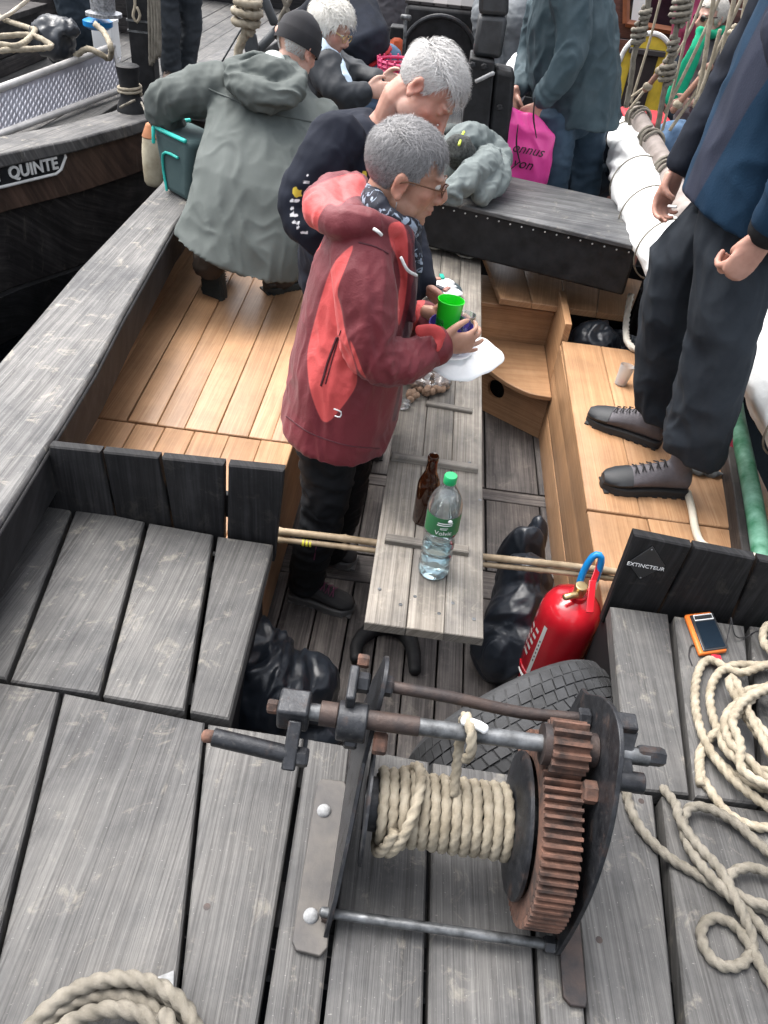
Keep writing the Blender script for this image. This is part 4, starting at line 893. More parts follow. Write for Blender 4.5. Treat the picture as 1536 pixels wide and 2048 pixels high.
def strands(name, M, n, cond, flow, length, mat_, parent, r=(.079, .100, .088), c=(0, -.014, .032), lift=.25, width=.0011, seed=1, curl=.3, lenf=None):
    """hair: thousands of tapered strands rooted on the scalp, combed along flow(p)"""
    rnd = random.Random(seed); vs = []; fs = []; s = M.to_scale()[0]
    k = 0; tries = 0
    while k < n and tries < n*8:
        tries += 1; z = rnd.uniform(-1, 1); a_ = rnd.uniform(0, 2*math.pi); q = math.sqrt(1-z*z); u = V((q*math.cos(a_), q*math.sin(a_), z)); p = V((c[0]+u.x*r[0], c[1]+u.y*r[1], c[2]+u.z*r[2]))
        if not cond(p, rnd): continue
        k += 1; nn = V((u.x/r[0], u.y/r[1], u.z/r[2])).normalized(); fl_ = flow(p); fl_ = fl_+V((rnd.gauss(0, curl), rnd.gauss(0, curl), rnd.gauss(0, curl))); tdir = (fl_-nn*fl_.dot(nn)).normalized()
        L = length*rnd.uniform(.6, 1.25)*(lenf(p) if lenf else 1); w = width*rnd.uniform(.7, 1.4); sd_ = tdir.cross(nn).normalized(); lf = lift*rnd.uniform(.4, 1.6); o = len(vs); seg = 4
        for j in range(seg+1):
            t_ = j/seg; h = L*lf*(t_-.55*t_*t_); pp = p+tdir*(L*t_)+nn*(h-L*L*t_*t_*4.0)
            # stay above the scalp
            e = V(((pp.x-c[0])/r[0], (pp.y-c[1])/r[1], (pp.z-c[2])/r[2])); 
            if e.length < 1.0: pp = V((c[0]+e.x/e.length*r[0], c[1]+e.y/e.length*r[1], c[2]+e.z/e.length*r[2]))+nn*.001
            ww = w*(1-t_*.85); vs += [M @ (pp-sd_*ww), M @ (pp+sd_*ww)]
        for j in range(seg): fs.append((o+2*j, o+2*j+1, o+2*j+3, o+2*j+2))
    mb = MB(); mb.add(vs, fs); o = mb.build(name, mat_, parent, True, 0); fattr(o.data, 'strand', np.repeat([rnd.random() for _ in range(k)], 10)); o['kind'] = 'stuff'; return o
def hairmat(name, dark, light, rough=.45):
    t = NT(name); v = t.co('Object'); t.set(Base_Color=t.mix(t.math('ADD', t.math('MULTIPLY', t.noise(v, 22, 3), .5), t.math('MULTIPLY', t.attr('strand'), .55)), dark, light), Roughness=rough, Specular_IOR_Level=.35); return t.mat
def cap_hair(name, M, cond, mat_, parent, r=(.0775, .0985, .0865), c=(0, -.014, .032), amp=.003, fr=60, nu=56, nv=40):
    """the mass of hair under the strands"""
    vs = []; fs = []; idx = {}
    for i in range(nv+1):
        for j in range(nu):
            t_ = math.pi*i/nv; u = V((math.sin(t_)*math.cos(2*math.pi*j/nu), math.sin(t_)*math.sin(2*math.pi*j/nu), math.cos(t_))); p = V((c[0]+u.x*r[0], c[1]+u.y*r[1], c[2]+u.z*r[2]))
            ok = cond(p, None); p = p+u*amp*noise.noise(p*fr) if ok else V((c[0]+u.x*(r[0]-.01), c[1]+u.y*(r[1]-.01), c[2]+u.z*(r[2]-.01)))
            vs.append(M @ p); idx[i, j] = ok
    for i in range(nv):
        for j in range(nu):
            k = (j+1) % nu
            if sum((idx[i, j], idx[i, k], idx[i+1, j], idx[i+1, k])) >= 1: fs.append((i*nu+j, (i+1)*nu+j, (i+1)*nu+k, i*nu+k))
    mb = MB(); mb.add(vs, fs); return mb.build(name, mat_, parent, True, 0)
def cloth(name, col, col2=None, rough=.8, bs=240, sheen=0, vs=6):
    return mat(name, col, rough, spec=.25, metal=0, vscale=vs, col2=col2 or tuple(c*1.35 for c in col), bump=.25, bscale=bs, bdist=.0012, sheen=sheen)
def garment(name, mb, vox, m, parent, smooth=3, fold=None, seed=1):
    me = remesh(mb, vox, smooth)
    for f in (fold or []): folds(me, f[0], f[1], seed+f[2] if len(f) > 2 else seed, True, f[3] if len(f) > 3 else None)
    return link(name, me, m, parent)
def shoe(parent, heel, toe, m_up, m_sole, m_lace, h=.10, w=.046, boot=False, m_toe=None, name='shoe'):
    """heel and toe are points on the ground"""
    heel, toe = V(heel), V(toe); f = (toe-heel); L = f.length; f.normalize(); u = V((0, 0, 1)); u = (u-f*u.dot(f)).normalized(); s = f.cross(u); rings = []
    prof = [(0.0, .026, .060), (.04, .034, .085), (.12, .037, .098), (.25, .037, .092), (.40, .038, .080), (.55, .042, .066), (.70, .047, .052), (.84, .046, .042), (.94, .036, .034), (1.0, .018, .026)]
    mb = MB()
    for x, hw, hh in prof:
        hw *= w/.046; hh *= h/.10; rings.append([heel+f*(x*L)+u*(.022+hh*(.5+.5*math.sin(a_)))+s*(hw*math.cos(a_)*(1 if math.sin(a_) < 0 else (1-.25*math.sin(a_)))) for a_ in [2*math.pi*j/16 for j in range(16)]])
    mb.rings(rings)
    mb.tube([heel+f*(.16*L)+u*.06, heel+f*(.17*L)+u*(h+.02+(.05 if boot else 0))], [.036, .042], 14)
    me = remesh(mb, .006, 3); up_ = link(name, me, m_up, parent)
    mb = MB(); ol = [(0.0, .016), (.015, .028), (.06, .036), (.2, .037), (.4, .037), (.58, .043), (.74, .049), (.88, .045), (.97, .030), (1.03, .012)]
    poly = [(x*L-.006, y*w/.046) for x, y in ol]+[(x*L-.006, -y*w/.046) for x, y in ol[::-1]]
    mb.prism(poly, heel+u*.001, f, s, u*.030); mb.build('sole', m_sole, up_, True, 40, bevel=.005)
    mb = MB()
    for k in range(9): mb.box(heel+f*(L*(.04+.115*k))+u*.004, (.008, w*1.02 if .5 < .04+.115*k < .9 else w*.86, .0038), Matrix((f, s, u)).transposed())
    tr_ = mb.build('tread', m_sole, up_); tr_['kind'] = 'stuff'
    if m_toe:
        mb = MB(); rings = [[heel+f*(x*L)+u*(.020+(hh*h/.10+.004)*(.5+.5*math.sin(a_)))+s*((hw*w/.046+.003)*math.cos(a_)*(1 if math.sin(a_) < 0 else (1-.25*math.sin(a_)))) for a_ in [2*math.pi*j/16 for j in range(16)]] for x, hw, hh in prof[6:]]
        mb.rings(rings); mb.build('toe_cap', m_toe, up_)
    mb = MB()
    for k in range(5):
        x = .34+.075*k; hh = np.interp(x, [p[0] for p in prof], [p[2] for p in prof])*h/.10; hw = np.interp(x, [p[0] for p in prof], [p[1] for p in prof])*.55
        c = heel+f*(x*L)+u*(.026+hh); mb.tube([c-s*hw-u*.008, c+f*.006+u*.002, c+s*hw-u*.008+f*.012], .0022, 6); mb.tube([c+s*hw-u*.008, c+f*.006+u*.004, c-s*hw-u*.008+f*.012], .0022, 6)
    lc = mb.build('laces', m_lace, up_); lc['kind'] = 'stuff'
    return up_
# ------------------------------------------------------------------ people
SK1 = skinmat('skin_tan', (.34, .18, .125), (.43, .245, .175), (.30, .27, .25)); SK2 = skinmat('skin_ruddy', (.36, .185, .14), (.46, .255, .195), (.42, .36, .31), .35); SK3 = skinmat('skin_fair', (.42, .24, .185), (.52, .32, .255), (.5, .45, .4))
EYEW = mat('eye', (.55, .53, .5), .2, 0, var=.05, bump=0); DARKEYE = mat('iris', (.03, .025, .02), .15, 0, var=.1, bump=0)
SOLE = mat('rubber_sole', (.018, .018, .019), .8, 0, var=.4); LACE = mat('dark_lace', (.012, .012, .014), .8)
def jl(pts): return [p if isinstance(p, V) else J(*p) for p in pts]
def person(label, loc, head=None, neck=None, arms=(), hands=(), spine=None, skin=SK1, vox=.005, nose=1.0, jaw=1.0, shape=True, group=None, eyes=True):
    """Empty + one continuous skin mesh (head, neck, slim trunk and arms inside the clothes, hands)"""
    o = thing('person', label, 'person', loc, group); mb = MB()
    if head:
        head_blob(mb, head, nose, jaw); s = head.to_scale()[0]
        nk = jl(neck) if neck else []
        if nk: limb(mb, [head @ V((0, -.025, -.02)), head @ V((0, -.030, -.075))]+nk, [.050*s, .052*s, .056*s, .075], 16)
    if spine: limb(mb, jl(spine), [.07, .08, .075], 14)
    for a_ in arms: limb(mb, jl(a_), [.04, .036, .028, .026], 12)
    for h in hands: hand_blob(mb, *h[:4], **(h[4] if len(h) > 4 else {}))
    me = remesh(mb, vox, 2 if vox < .006 else 1)
    if head:
        if shape: face_shape(me, head, head.to_scale()[0])
        facecol(me, head)
    else:
        for n_ in ('lip', 'brow', 'flush', 'stub'): fattr(me, n_, np.zeros(len(me.vertices)))
    link('body', me, skin, o)
    if head and eyes:
        for q in (-1, 1):
            mb = MB(); s = head.to_scale()[0]; mb.ell(head @ V((q*.030, .0745, .0105)), (.0105*s,)*3, None, 14, 10); e = mb.build('eye', EYEW, o)
            mb = MB(); mb.ell(head @ V((q*.031, .0815, .0095)), (.0046*s,)*3, None, 10, 8); mb.build('iris', DARKEYE, e)
    return o
def trousers(o, legs, m, vox=.008, waist=None, fold=((.010, (9, 9, 16), 0), (.004, (22, 22, 30), 3)), rad=None, name='trousers', seed=1):
    mb = MB()
    for L in legs: limb(mb, jl(L), rad or [.095, .085, .07, .066, .062], 16)
    if waist: mb.tube(spl(jl(waist), .03), [.13, .14, .12], 18)
    return garment(name, mb, vox, m, o, 3, fold, seed)

# ---- woman in the red jacket
wh = mtx((.93, .06, -.27), (.27, .0, .95), J(813, 349, 1.97), 1.0)
W_ = person('woman with cropped grey hair and glasses in a red and coral rain jacket', P(640, 1170, 0), wh, [(765, 470, 1.97), (745, 540, 1.97)],
    [[(735, 520, 1.84), (742, 700, 1.75), (880, 684, 1.84)], [(745, 520, 2.10), (790, 650, 2.2), (862, 628, 2.08)]],
    [(J(878, 688, 1.845), V((.95, .30, .02)), V((-.05, -.2, 1)), V((-.15, 1, .1)), dict(curl=.5, s=.86, thumb=.8, fc=[.75, .62, .32, .22], spread=.7)), (J(866, 630, 2.07), V((.95, -.35, .0)), V((0, .1, 1)), V((0, -1, 0)), dict(curl=.55, s=.9, thumb=.5))],
    [(745, 540, 1.97), (700, 720, 1.96), (670, 880, 1.95)], SK1, .0042, nose=.95, jaw=.92)
mb = MB()
loft(mb, [((705, 420), (803, 448), 1.97, .08), ((665, 445), (822, 485), 1.97, .145), ((628, 515), (834, 555), 1.97, .185), ((604, 620), (828, 645), 1.96, .195), ((584, 700), (814, 725), 1.95, .205), ((576, 765), (802, 800), 1.95, .212), ((564, 812), (788, 862), 1.95, .222), ((567, 818), (784, 872), 1.95, .222)])
limb(mb, jl([(722, 490, 1.85), (733, 600, 1.775), (742, 706, 1.745), (806, 724, 1.775), (866, 694, 1.835)]), [.080, .076, .072, .061, .049], 18)
limb(mb, jl([(750, 500, 2.1), (770, 610, 2.18), (800, 655, 2.2), (852, 634, 2.09)]), [.085, .075, .068, .052], 14)
hood = [(795, 458, 1.87), (745, 448, 1.82), (696, 448, 1.81), (660, 434, 1.85), (648, 412, 1.93), (654, 392, 2.02), (676, 372, 2.12), (716, 366, 2.15)]
mb2 = MB(); limb(mb2, jl(hood), [.022, .034, .046, .052, .050, .043, .036, .026], 16); mb2.ell(J(672, 428, 1.96), (.06, .09, .045), None, 18, 12); mb2.tube(jl([(716, 366, 2.15), (690, 410, 2.0), (700, 440, 1.86)]), [.03, .05, .04], 12)
off = len(mb.v); mb.v += mb2.v; mb.f += [tuple(i+off for i in f) for f in mb2.f]; mb.m += mb2.m
mb.tube(jl([(792, 446, 1.885), (806, 485, 1.875), (820, 550, 1.87), (826, 640, 1.88)]), [.030, .030, .022, .014], 12)
me = remesh(mb, .0052, 3)
def chaikin(p, k=2):
    for _ in range(k): p = [q for i in range(len(p)) for q in ((p[i][0]*.75+p[(i+1) % len(p)][0]*.25, p[i][1]*.75+p[(i+1) % len(p)][1]*.25), (p[i][0]*.25+p[(i+1) % len(p)][0]*.75, p[i][1]*.25+p[(i+1) % len(p)][1]*.75))]
    return p
folds(me, .010, (8, 8, 3.5), 3); folds(me, .006, (18, 18, 9), 5)
ac = np.array(J(742, 712, 1.745)); wa = np.array(J(840, 708, 1.80))
folds(me, .010, (34, 20, 20), 8, True, lambda co: np.exp(-((co-ac)**2).sum(1)/.012)+.8*np.exp(-((co-wa)**2).sum(1)/.006))
setco(me, getco(me))
co = getco(me); px, py = projn(co)
def z4(*pts): return [(540+.342*a, 220+.342*b) for a, b in pts]
panel = z4((505, 770), (430, 825), (360, 905), (300, 1080), (240, 1300), (212, 1430), (222, 1600), (260, 1735), (320, 1857), (425, 1740), (505, 1625), (515, 1560), (498, 1480), (440, 1300), (420, 1150), (388, 1065), (440, 930))
slv = z4((465, 1330), (498, 1395), (540, 1520), (575, 1582), (520, 1545), (495, 1460), (470, 1400))
coll = z4((680, 655), (805, 648), (812, 950), (785, 1180), (745, 1300), (745, 1080), (765, 1000), (742, 860), (702, 790))
hc = [(588, 490), (596, 395), (640, 362), (730, 338), (737, 396), (702, 390), (676, 416), (658, 404), (642, 424), (634, 450), (648, 492), (622, 512)]
lc_ = z4((800, 1110), (915, 1085), (900, 1160), (840, 1290), (770, 1310))
cof = z4((885, 1255), (1020, 1270), (1035, 1360), (1005, 1362), (965, 1300), (890, 1280))
far_ok = co[:, 1]
panel, slv, coll, hc = [chaikin(q) for q in (panel, slv, coll, hc)]
sd_ = np.maximum.reduce([polysd(px, py, panel), np.where(co[:, 1] < 1.9, polysd(px, py, slv), -9), np.where(co[:, 0] > J(770, 500, 1.9)[0]-.02, polysd(px, py, coll), -9), polysd(px, py, hc), np.where(co[:, 1] > 2.0, polysd(px, py, lc_), -9), np.where(co[:, 1] < 1.9, polysd(px, py, cof), -9)])
fattr(me, 'coral', sd_)
zipl = z4((800, 650), (850, 960), (845, 1100), (790, 1330), (720, 1800)); zd_ = np.full(len(co), 99.0)
for i in range(len(zipl)-1):
    a_, b_ = np.array(zipl[i]), np.array(zipl[i+1]); e = b_-a_; w = np.stack([px, py], 1)-a_; t_ = np.clip((w@e)/(e@e), 0, 1); zd_ = np.minimum(zd_, np.hypot(*(w-t_[:, None]*e).T))
fattr(me, 'zip', np.where(co[:, 1] > 1.86, 7-zd_, -9))
t = NT('red_jacket'); v = t.co('Object')
mr = t.mix(t.ramp(t.noise(v, 6, 4), [(.3, 0.0), (.7, 1.0)]), (.108, .007, .013), (.142, .011, .019)); cr = t.mix(t.ramp(t.noise(v, 6, 4), [(.3, 0.0), (.7, 1.0)]), (.50, .052, .052), (.58, .075, .072))
sm = t.n('ShaderNodeMapRange'); t.l(t.attr('coral'), sm.inputs[0]); sm.inputs[1].default_value = -.8; sm.inputs[2].default_value = .8
c = t.mix(sm.outputs[0], mr, cr); sz = t.n('ShaderNodeMapRange'); t.l(t.attr('zip'), sz.inputs[0]); sz.inputs[1].default_value = -1; sz.inputs[2].default_value = 1
c = t.mix(sz.outputs[0], c, (.05, .008, .016)); seam = t.math('COMPARE', t.attr('coral'), 0.0, 1.2); c = t.mix(t.math('MULTIPLY', seam, .55), c, (.09, .01, .018))
t.set(Base_Color=c, Roughness=.62, Sheen_Weight=.1); t.bump(t.math('ADD', t.noise(v, 320, 3), t.math('MULTIPLY', t.noise(v, 18, 5, .6, .8), 4.0)), .32, .003)
link('jacket', me, t.mat, W_)
from mathutils.bvhtree import BVHTree
bvh_w = BVHTree.FromPolygons([v_.co.copy() for v_ in me.vertices], [tuple(p_.vertices) for p_ in me.polygons])
DKM = mat('dark_maroon_seam', (.06, .008, .014), .6)
def seam_line(o, bvh, px_, m, r, name, k=30):
    pts = spl([V((x, y, 0)) for x, y in px_], 8); out = []
    for p in pts:
        h = bvh.ray_cast(V((0, 0, CAMH)), V(ray(p.x, p.y)).normalized())
        if h[0]: out.append(h[0]+h[1]*r*.3)
    if len(out) > 2: mb = MB(); mb.tube(out, r, 6); mb.build(name, m, o)
seam_line(W_, bvh_w, z4((392, 1330), (340, 1470), (300, 1610)), DKM, .0035, 'pocket_zip'); seam_line(W_, bvh_w, z4((415, 1290), (370, 1440), (325, 1600)), DKM, .0018, 'seam'); seam_line(W_, bvh_w, z4((520, 775), (620, 800), (690, 840)), DKM, .002, 'seam'); seam_line(W_, bvh_w, z4((95, 1790), (240, 1890), (450, 1960), (640, 1980)), DKM, .0018, 'hem_seam')
REDJ = mat('maroon_cloth', (.118, .009, .015), .6); CORAL = mat('coral_cloth', (.53, .06, .06), .6)
mb = MB(); a_ = J(850, 699, 1.828); b_ = J(880, 688, 1.845); limb(mb, [a_, lerp(a_, b_, .5), b_], [.051, .054, .052], 20, step=.008); garment('cuff', mb, .004, REDJ, W_, 2)
mb = MB(); q = jl([(838, 662, 1.785), (866, 660, 1.785), (880, 673, 1.79), (880, 695, 1.795)]); mb.tube(spl(q, .008), .016, 10, flat=.25, side=(0, 0, 1)); mb.build('cuff_tab', CORAL, W_)
mb = MB(); mb.tube(spl(jl([(802, 515, 1.80), (815, 540, 1.80), (833, 551, 1.84)]), .008), .004, 8); mb.build('drawcord', STITCH, W_)
mb = MB(); mb.tube(spl(jl([(748, 458, 1.755), (757, 464, 1.75), (763, 470, 1.755)]), .008), .004, 8); mb.build('toggle', STITCH, W_)
mb = MB(); mb.tube(spl(jl([(668, 818, 1.71), (682, 824, 1.712), (680, 834, 1.713), (670, 832, 1.712)]), .006), .002, 6); mb.build('hem_cord', STITCH, W_)
# scarf
t = NT('patterned_scarf'); v = t.co('Object'); t.set(Base_Color=t.ramp(t.noise(v, 34, 3, .5, 1.2), [(.53, (.010, .013, .024)), (.58, (.30, .36, .45))]), Roughness=.8); t.bump(t.noise(v, 30, 3), .3, .004)
mb = MB(); ctr = [(742, 388, 1.99), (752, 410, 1.90), (776, 438, 1.875), (806, 455, 1.90), (822, 458, 1.97), (815, 440, 2.05), (770, 400, 2.07)]; mb.tube(spl(jl(ctr), .015, True), .024, 12, closed=True, flat=1.4); mb.tube(jl([(812, 470, 1.91), (825, 500, 1.92), (834, 540, 1.93)]), [.02, .024, .018], 10); garment('scarf', mb, .005, t.mat, W_, 2, ((.006, (22, 22, 22), 0),), 4)
# glasses, ear ring
BRN = mat('brown_metal', (.12, .06, .035), .3, .6, var=.1)
gl = None; mb = MB()
for q in (-1, 1):
    mb.tube([wh @ V((q*.031+.021*math.cos(t_), .099-.006*abs(math.cos(t_)), .008+.016*math.sin(t_))) for t_ in np.linspace(0, 2*math.pi, 20)[:-1]], .0017, 6, closed=True); mb.tube(spl([wh @ V((q*.052, .094, .012)), wh @ V((q*.074, .06, .014)), wh @ V((q*.084, .0, .010)), wh @ V((q*.083, -.022, -.006))], .01), .0019, 6)
mb.tube([wh @ V((-.012, .1, .012)), wh @ V((0, .105, .015)), wh @ V((.012, .1, .012))], .0015, 6); gl = mb.build('glasses', BRN, W_)
t = NT('lens_glass'); t.set(Base_Color=(1, 1, 1), Roughness=.02, Transmission_Weight=1.0, IOR=1.1); LENS = t.mat
for q in (-1, 1):
    mb = MB(); mb.add([wh @ V((q*.031, .0995, .008))]+[wh @ V((q*.031+.0205*math.cos(t_), .0985-.006*abs(math.cos(t_)), .008+.0155*math.sin(t_))) for t_ in np.linspace(0, 2*math.pi, 20)[:-1]], [(0, 1+i, 1+(i+1) % 19) for i in range(19)]); mb.build('lens', LENS, gl)
mb = MB(); mb.tube([wh @ V((.086, -.006, -.042)), wh @ V((.090, -.004, -.055)), wh @ V((.090, -.004, -.085))], .0012, 6); mb.build('earring', STEEL, W_)
# cropped grey hair
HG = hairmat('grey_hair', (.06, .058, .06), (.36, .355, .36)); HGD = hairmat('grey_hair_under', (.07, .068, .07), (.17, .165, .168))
def wc_(p, r):
    side = abs(p.x) > .045
    front = .066-.9*max(0, .06-p.z) if p.z < .06 else .090
    if p.z > .075: return p.y < .085
    if p.z > .012: return p.y < (.062 if not side else .030)+.25*(p.z-.03)
    if p.z > -.045: return p.y < (-.028 if side else -.028)-.3*max(0, -p.z-.0)
    return False
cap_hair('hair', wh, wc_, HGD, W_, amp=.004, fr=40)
def wflow(p): return V((p.x*1.2, .55, .12)) if p.z > .085 else (V((0, -.5, -1)) if p.y < .0 else V((0, -.35, -.9)))
strands('hair', wh, 15000, lambda p, r: wc_(p, r), wflow, .024, HG, W_, lift=.34, width=.0007, seed=3, curl=.5, lenf=lambda p: .55+.9*max(0, min(1, (p.z-.03)/.07)))
# legs and shoes
trousers(W_, [[(650, 850, 1.90), (655, 940, 1.88), (646, 1030, 1.88), (622, 1110, 1.90), (612, 1168, 1.92)], [(690, 860, 2.06), (692, 950, 2.06), (684, 1020, 2.08), (668, 1070, 2.10), (662, 1102, 2.12)]], BLKTR, .0075, [(665, 780, 1.96), (665, 850, 1.96)])
PURP = mat('plum_trim', (.10, .015, .05), .6); mb = MB(); mb.tube(spl(jl([(640, 1062, 1.815), (634, 1085, 1.82), (628, 1120, 1.835), (622, 1150, 1.85)]), .01), .005, 6, flat=.5); mb.build('leg_piping', PURP, W_)
SHB = mat('black_trainer', (.014, .014, .016), .7, bump=.3, bscale=160); SOLG = mat('grey_sole', (.10, .10, .10), .7)
shoe(W_, P(582, 1190, 0), P(707, 1224, 0), SHB, SOLG, PURP, .098, .045); shoe(W_, P(632, 1112, 0), P(712, 1128, 0), SHB, SOLG, PURP, .098, .045)

# ---- man in the navy sweatshirt
mh = mtx((.60, -.30, -.70), (.74, .02, .62), J(852, 184, 2.42), .98)
B_ = person('man with pale grey hair in a navy sweatshirt leaning over the table', P(690, 955, 0), mh, [(782, 240, 2.45), (740, 300, 2.47)], [[(668, 290, 2.32), (592, 410, 2.25), (690, 520, 2.2)], [(760, 320, 2.62), (820, 480, 2.7), (850, 560, 2.55)]],
    [(J(852, 575, 2.52), V((.8, -.1, -.6)), V((0, -.5, .6)), V((-.5, 0, -.7)))], [(735, 300, 2.47), (710, 430, 2.5), (690, 560, 2.58)], SK2, .0045, nose=1.1, jaw=1.05, eyes=False)
mb = MB(); loft(mb, [((728, 222), (782, 268), 2.46, .085), ((668, 228), (815, 320), 2.46, .165), ((628, 300), (836, 410), 2.47, .215), ((604, 400), (844, 500), 2.5, .205), ((598, 500), (845, 590), 2.55, .19), ((600, 560), (838, 640), 2.6, .19)])
limb(mb, jl([(684, 275, 2.34), (640, 340, 2.27), (598, 418, 2.24), (640, 470, 2.2), (720, 520, 2.2)]), [.088, .076, .066, .058, .05], 18)
limb(mb, jl([(760, 310, 2.64), (810, 440, 2.72), (838, 540, 2.58), (848, 572, 2.53)]), [.08, .07, .055, .045], 14)
me = remesh(mb, .0065, 3); folds(me, .012, (6, 6, 8), 2); folds(me, .006, (15, 15, 12), 7)
co = getco(me); px, py = projn(co); sq = np.full(len(co), -9.0); ye = np.full(len(co), -9.0)
def z2(x, y): return 500+x*.3646, y*.3646
for (x, y, w, h) in [(292, 962, 12, 14), (270, 1000, 12, 13), (285, 1000, 10, 12), (303, 1000, 10, 12), (205, 1100, 20, 16), (228, 1102, 20, 16), (243, 1100, 12, 12), (206, 1142, 18, 16), (205, 1180, 20, 16), (228, 1182, 20, 15), (215, 1218, 18, 15), (240, 1222, 18, 14), (240, 1250, 18, 13), (262, 1275, 18, 13), (285, 1276, 16, 14), (214, 1160, 10, 8)]:
    c_ = z2(x, y); c_ = (c_[0]+9, c_[1]); k_ = .46; pl_ = [(c_[0]-w*k_*.5, c_[1]-h*k_*.35), (c_[0]+w*k_*.35, c_[1]-h*k_*.55), (c_[0]+w*k_*.5, c_[1]+h*k_*.4), (c_[0]-w*k_*.4, c_[1]+h*k_*.5)]; sq = np.maximum(sq, polysd(px, py, pl_))
crest = [z2(*q) for q in ((235, 1030), (255, 1022), (262, 1045), (285, 1040), (280, 1062), (290, 1080), (265, 1078), (250, 1088), (240, 1070), (232, 1060))]; ye = np.maximum(polysd(px, py, crest), polysd(px, py, [z2(*q) for q in ((604, 990), (620, 935), (640, 940), (640, 990))]))
near = co[:, 1] < 2.42; fattr(me, 'white', np.where(near, sq, -9)); fattr(me, 'yellow', np.where(near, ye, -9))
t = NT('navy_sweatshirt'); v = t.co('Object'); c = t.mix(t.ramp(t.noise(v, 8, 4), [(.3, 0.0), (.7, 1.0)]), (.007, .009, .016), (.012, .015, .025))
for at, cl in (('white', (.62, .63, .65)), ('yellow', (.5, .38, .05))):
    m_ = t.n('ShaderNodeMapRange'); t.l(t.attr(at), m_.inputs[0]); m_.inputs[1].default_value = -.7; m_.inputs[2].default_value = .7; c = t.mix(m_.outputs[0], c, cl)
t.set(Base_Color=c, Roughness=.9, Specular_IOR_Level=.2); t.bump(t.noise(v, 260, 3), .25, .001); link('sweatshirt', me, t.mat, B_)
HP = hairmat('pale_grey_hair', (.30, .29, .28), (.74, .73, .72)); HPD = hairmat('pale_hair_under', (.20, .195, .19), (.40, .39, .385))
def mc_(p, r):
    if p.z > .070: return p.y < .090
    if p.z > .0: return p.y < (.055 if abs(p.x) < .045 else .022)+.2*(p.z-.02)
    if p.z > -.055: return p.y < -.030-.35*max(0, -p.z)
    return False
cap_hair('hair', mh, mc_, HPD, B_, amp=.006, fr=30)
strands('hair', mh, 15000, mc_, lambda p: (V((p.x*2.0+.25*math.sin(p.x*90+p.y*60), .9, .5)) if p.z > .07 else V((0, -.4, -1))), .034, HP, B_, lift=.55, width=.0007, seed=8, curl=.45, lenf=lambda p: .35+1.0*max(0, min(1, (p.z-.02)/.07)))
TAN = cloth('tan_trousers', (.21, .13, .075)); trousers(B_, [[(672, 600, 2.5), (676, 760, 2.55), (672, 880, 2.6), (668, 930, 2.62)], [(720, 620, 2.72), (728, 760, 2.75), (726, 850, 2.8), (722, 890, 2.82)]], TAN, .009, [(690, 560, 2.6), (694, 640, 2.6)])
BRSH = mat('brown_shoe', (.06, .035, .024), .6); shoe(B_, P(640, 955, 0), P(722, 968, 0), BRSH, SOLE, LACE, .1, .046); shoe(B_, P(690, 905, 0), P(765, 912, 0), BRSH, SOLE, LACE, .1, .046)

# ---- bending man in the grey-green coat and black cap
gh = mtx((.50, .72, -.45), (.25, .35, .9), J(596, 98, 3.72), 1.0)
C_ = person('bending man in a grey-green hooded coat and black knitted cap', P(500, 585, ZB), gh, [(570, 150, 3.66), (545, 200, 3.6)], [[(440, 200, 3.55), (335, 225, 3.6), (372, 320, 3.7)]], [(J(372, 322, 3.7), V((.2, .3, -.9)), V((.9, 0, .2)), V((0, 1, .3)))], [(545, 200, 3.6), (510, 330, 3.4), (480, 460, 3.2)], SK3, .006)
COAT = cloth('grey_green_coat', (.070, .081, .077), (.100, .113, .108), .8, 300, 0, 3); LIN = mat('pale_lining', (.42, .46, .44), .8)
mb = MB(); loft(mb, [((348, 455), (603, 548), (3.10, 3.18), .21), ((370, 400), (622, 470), (3.18, 3.25), .20), ((396, 310), (640, 370), (3.30, 3.36), .19), ((412, 235), (655, 290), (3.44, 3.48), .175), ((432, 165), (650, 228), (3.56, 3.6), .14), ((490, 122), (615, 165), (3.66, 3.68), .09)], pw=.9)
limb(mb, jl([(450, 180, 3.58), (385, 185, 3.56), (328, 215, 3.58), (350, 270, 3.66), (375, 315, 3.70)]), [.105, .098, .085, .07, .058], 18); limb(mb, jl([(640, 235, 3.6), (672, 300, 3.75), (700, 340, 3.9)]), [.09, .08, .06], 14)
me = remesh(mb, .008, 3); folds(me, .016, (7, 5, 2.6), 4); folds(me, .007, (15, 11, 7), 9); el = np.array(J(350, 225, 3.58)); folds(me, .018, (14, 14, 10), 2, True, lambda co: np.exp(-((co-el)**2).sum(1)/.03)); link('coat', me, COAT, C_)
def onback(px_, py_, off=.006):
    """a point of the coat's back below the given pixel"""
    return bvh_c.ray_cast(V((0, 0, CAMH)), V(ray(px_, py_)).normalized())
bvh_c = BVHTree.FromPolygons([v_.co.copy() for v_ in me.vertices], [tuple(p_.vertices) for p_ in me.polygons])
mb = MB(); yk = []
for q in np.linspace(0, 1, 26):
    x_ = 418+q*220; y_ = 178+q*68+10*math.sin(q*3.1); h_ = onback(x_, y_)
    if h_[0]: yk.append(h_[0]+h_[1]*.002)
if len(yk) > 3: mb.tube(yk, .0035, 6); mb.build('yoke_seam', COAT, C_)
mb = MB(); limb(mb, jl([(462, 128, 3.52), (476, 165, 3.44), (512, 188, 3.40), (552, 196, 3.40), (592, 178, 3.45), (606, 155, 3.52)]), [.03, .05, .062, .062, .05, .03], 16); mb.ell(J(535, 150, 3.50), (.13, .07, .07), None, 20, 14); mb.tube(jl([(462, 128, 3.52), (510, 112, 3.60), (570, 122, 3.6), (606, 152, 3.54)]), .022, 10)
garment('hood', mb, .007, COAT, C_, 3, ((.016, (8, 8, 12), 1), (.006, (20, 20, 20), 2)), 5)
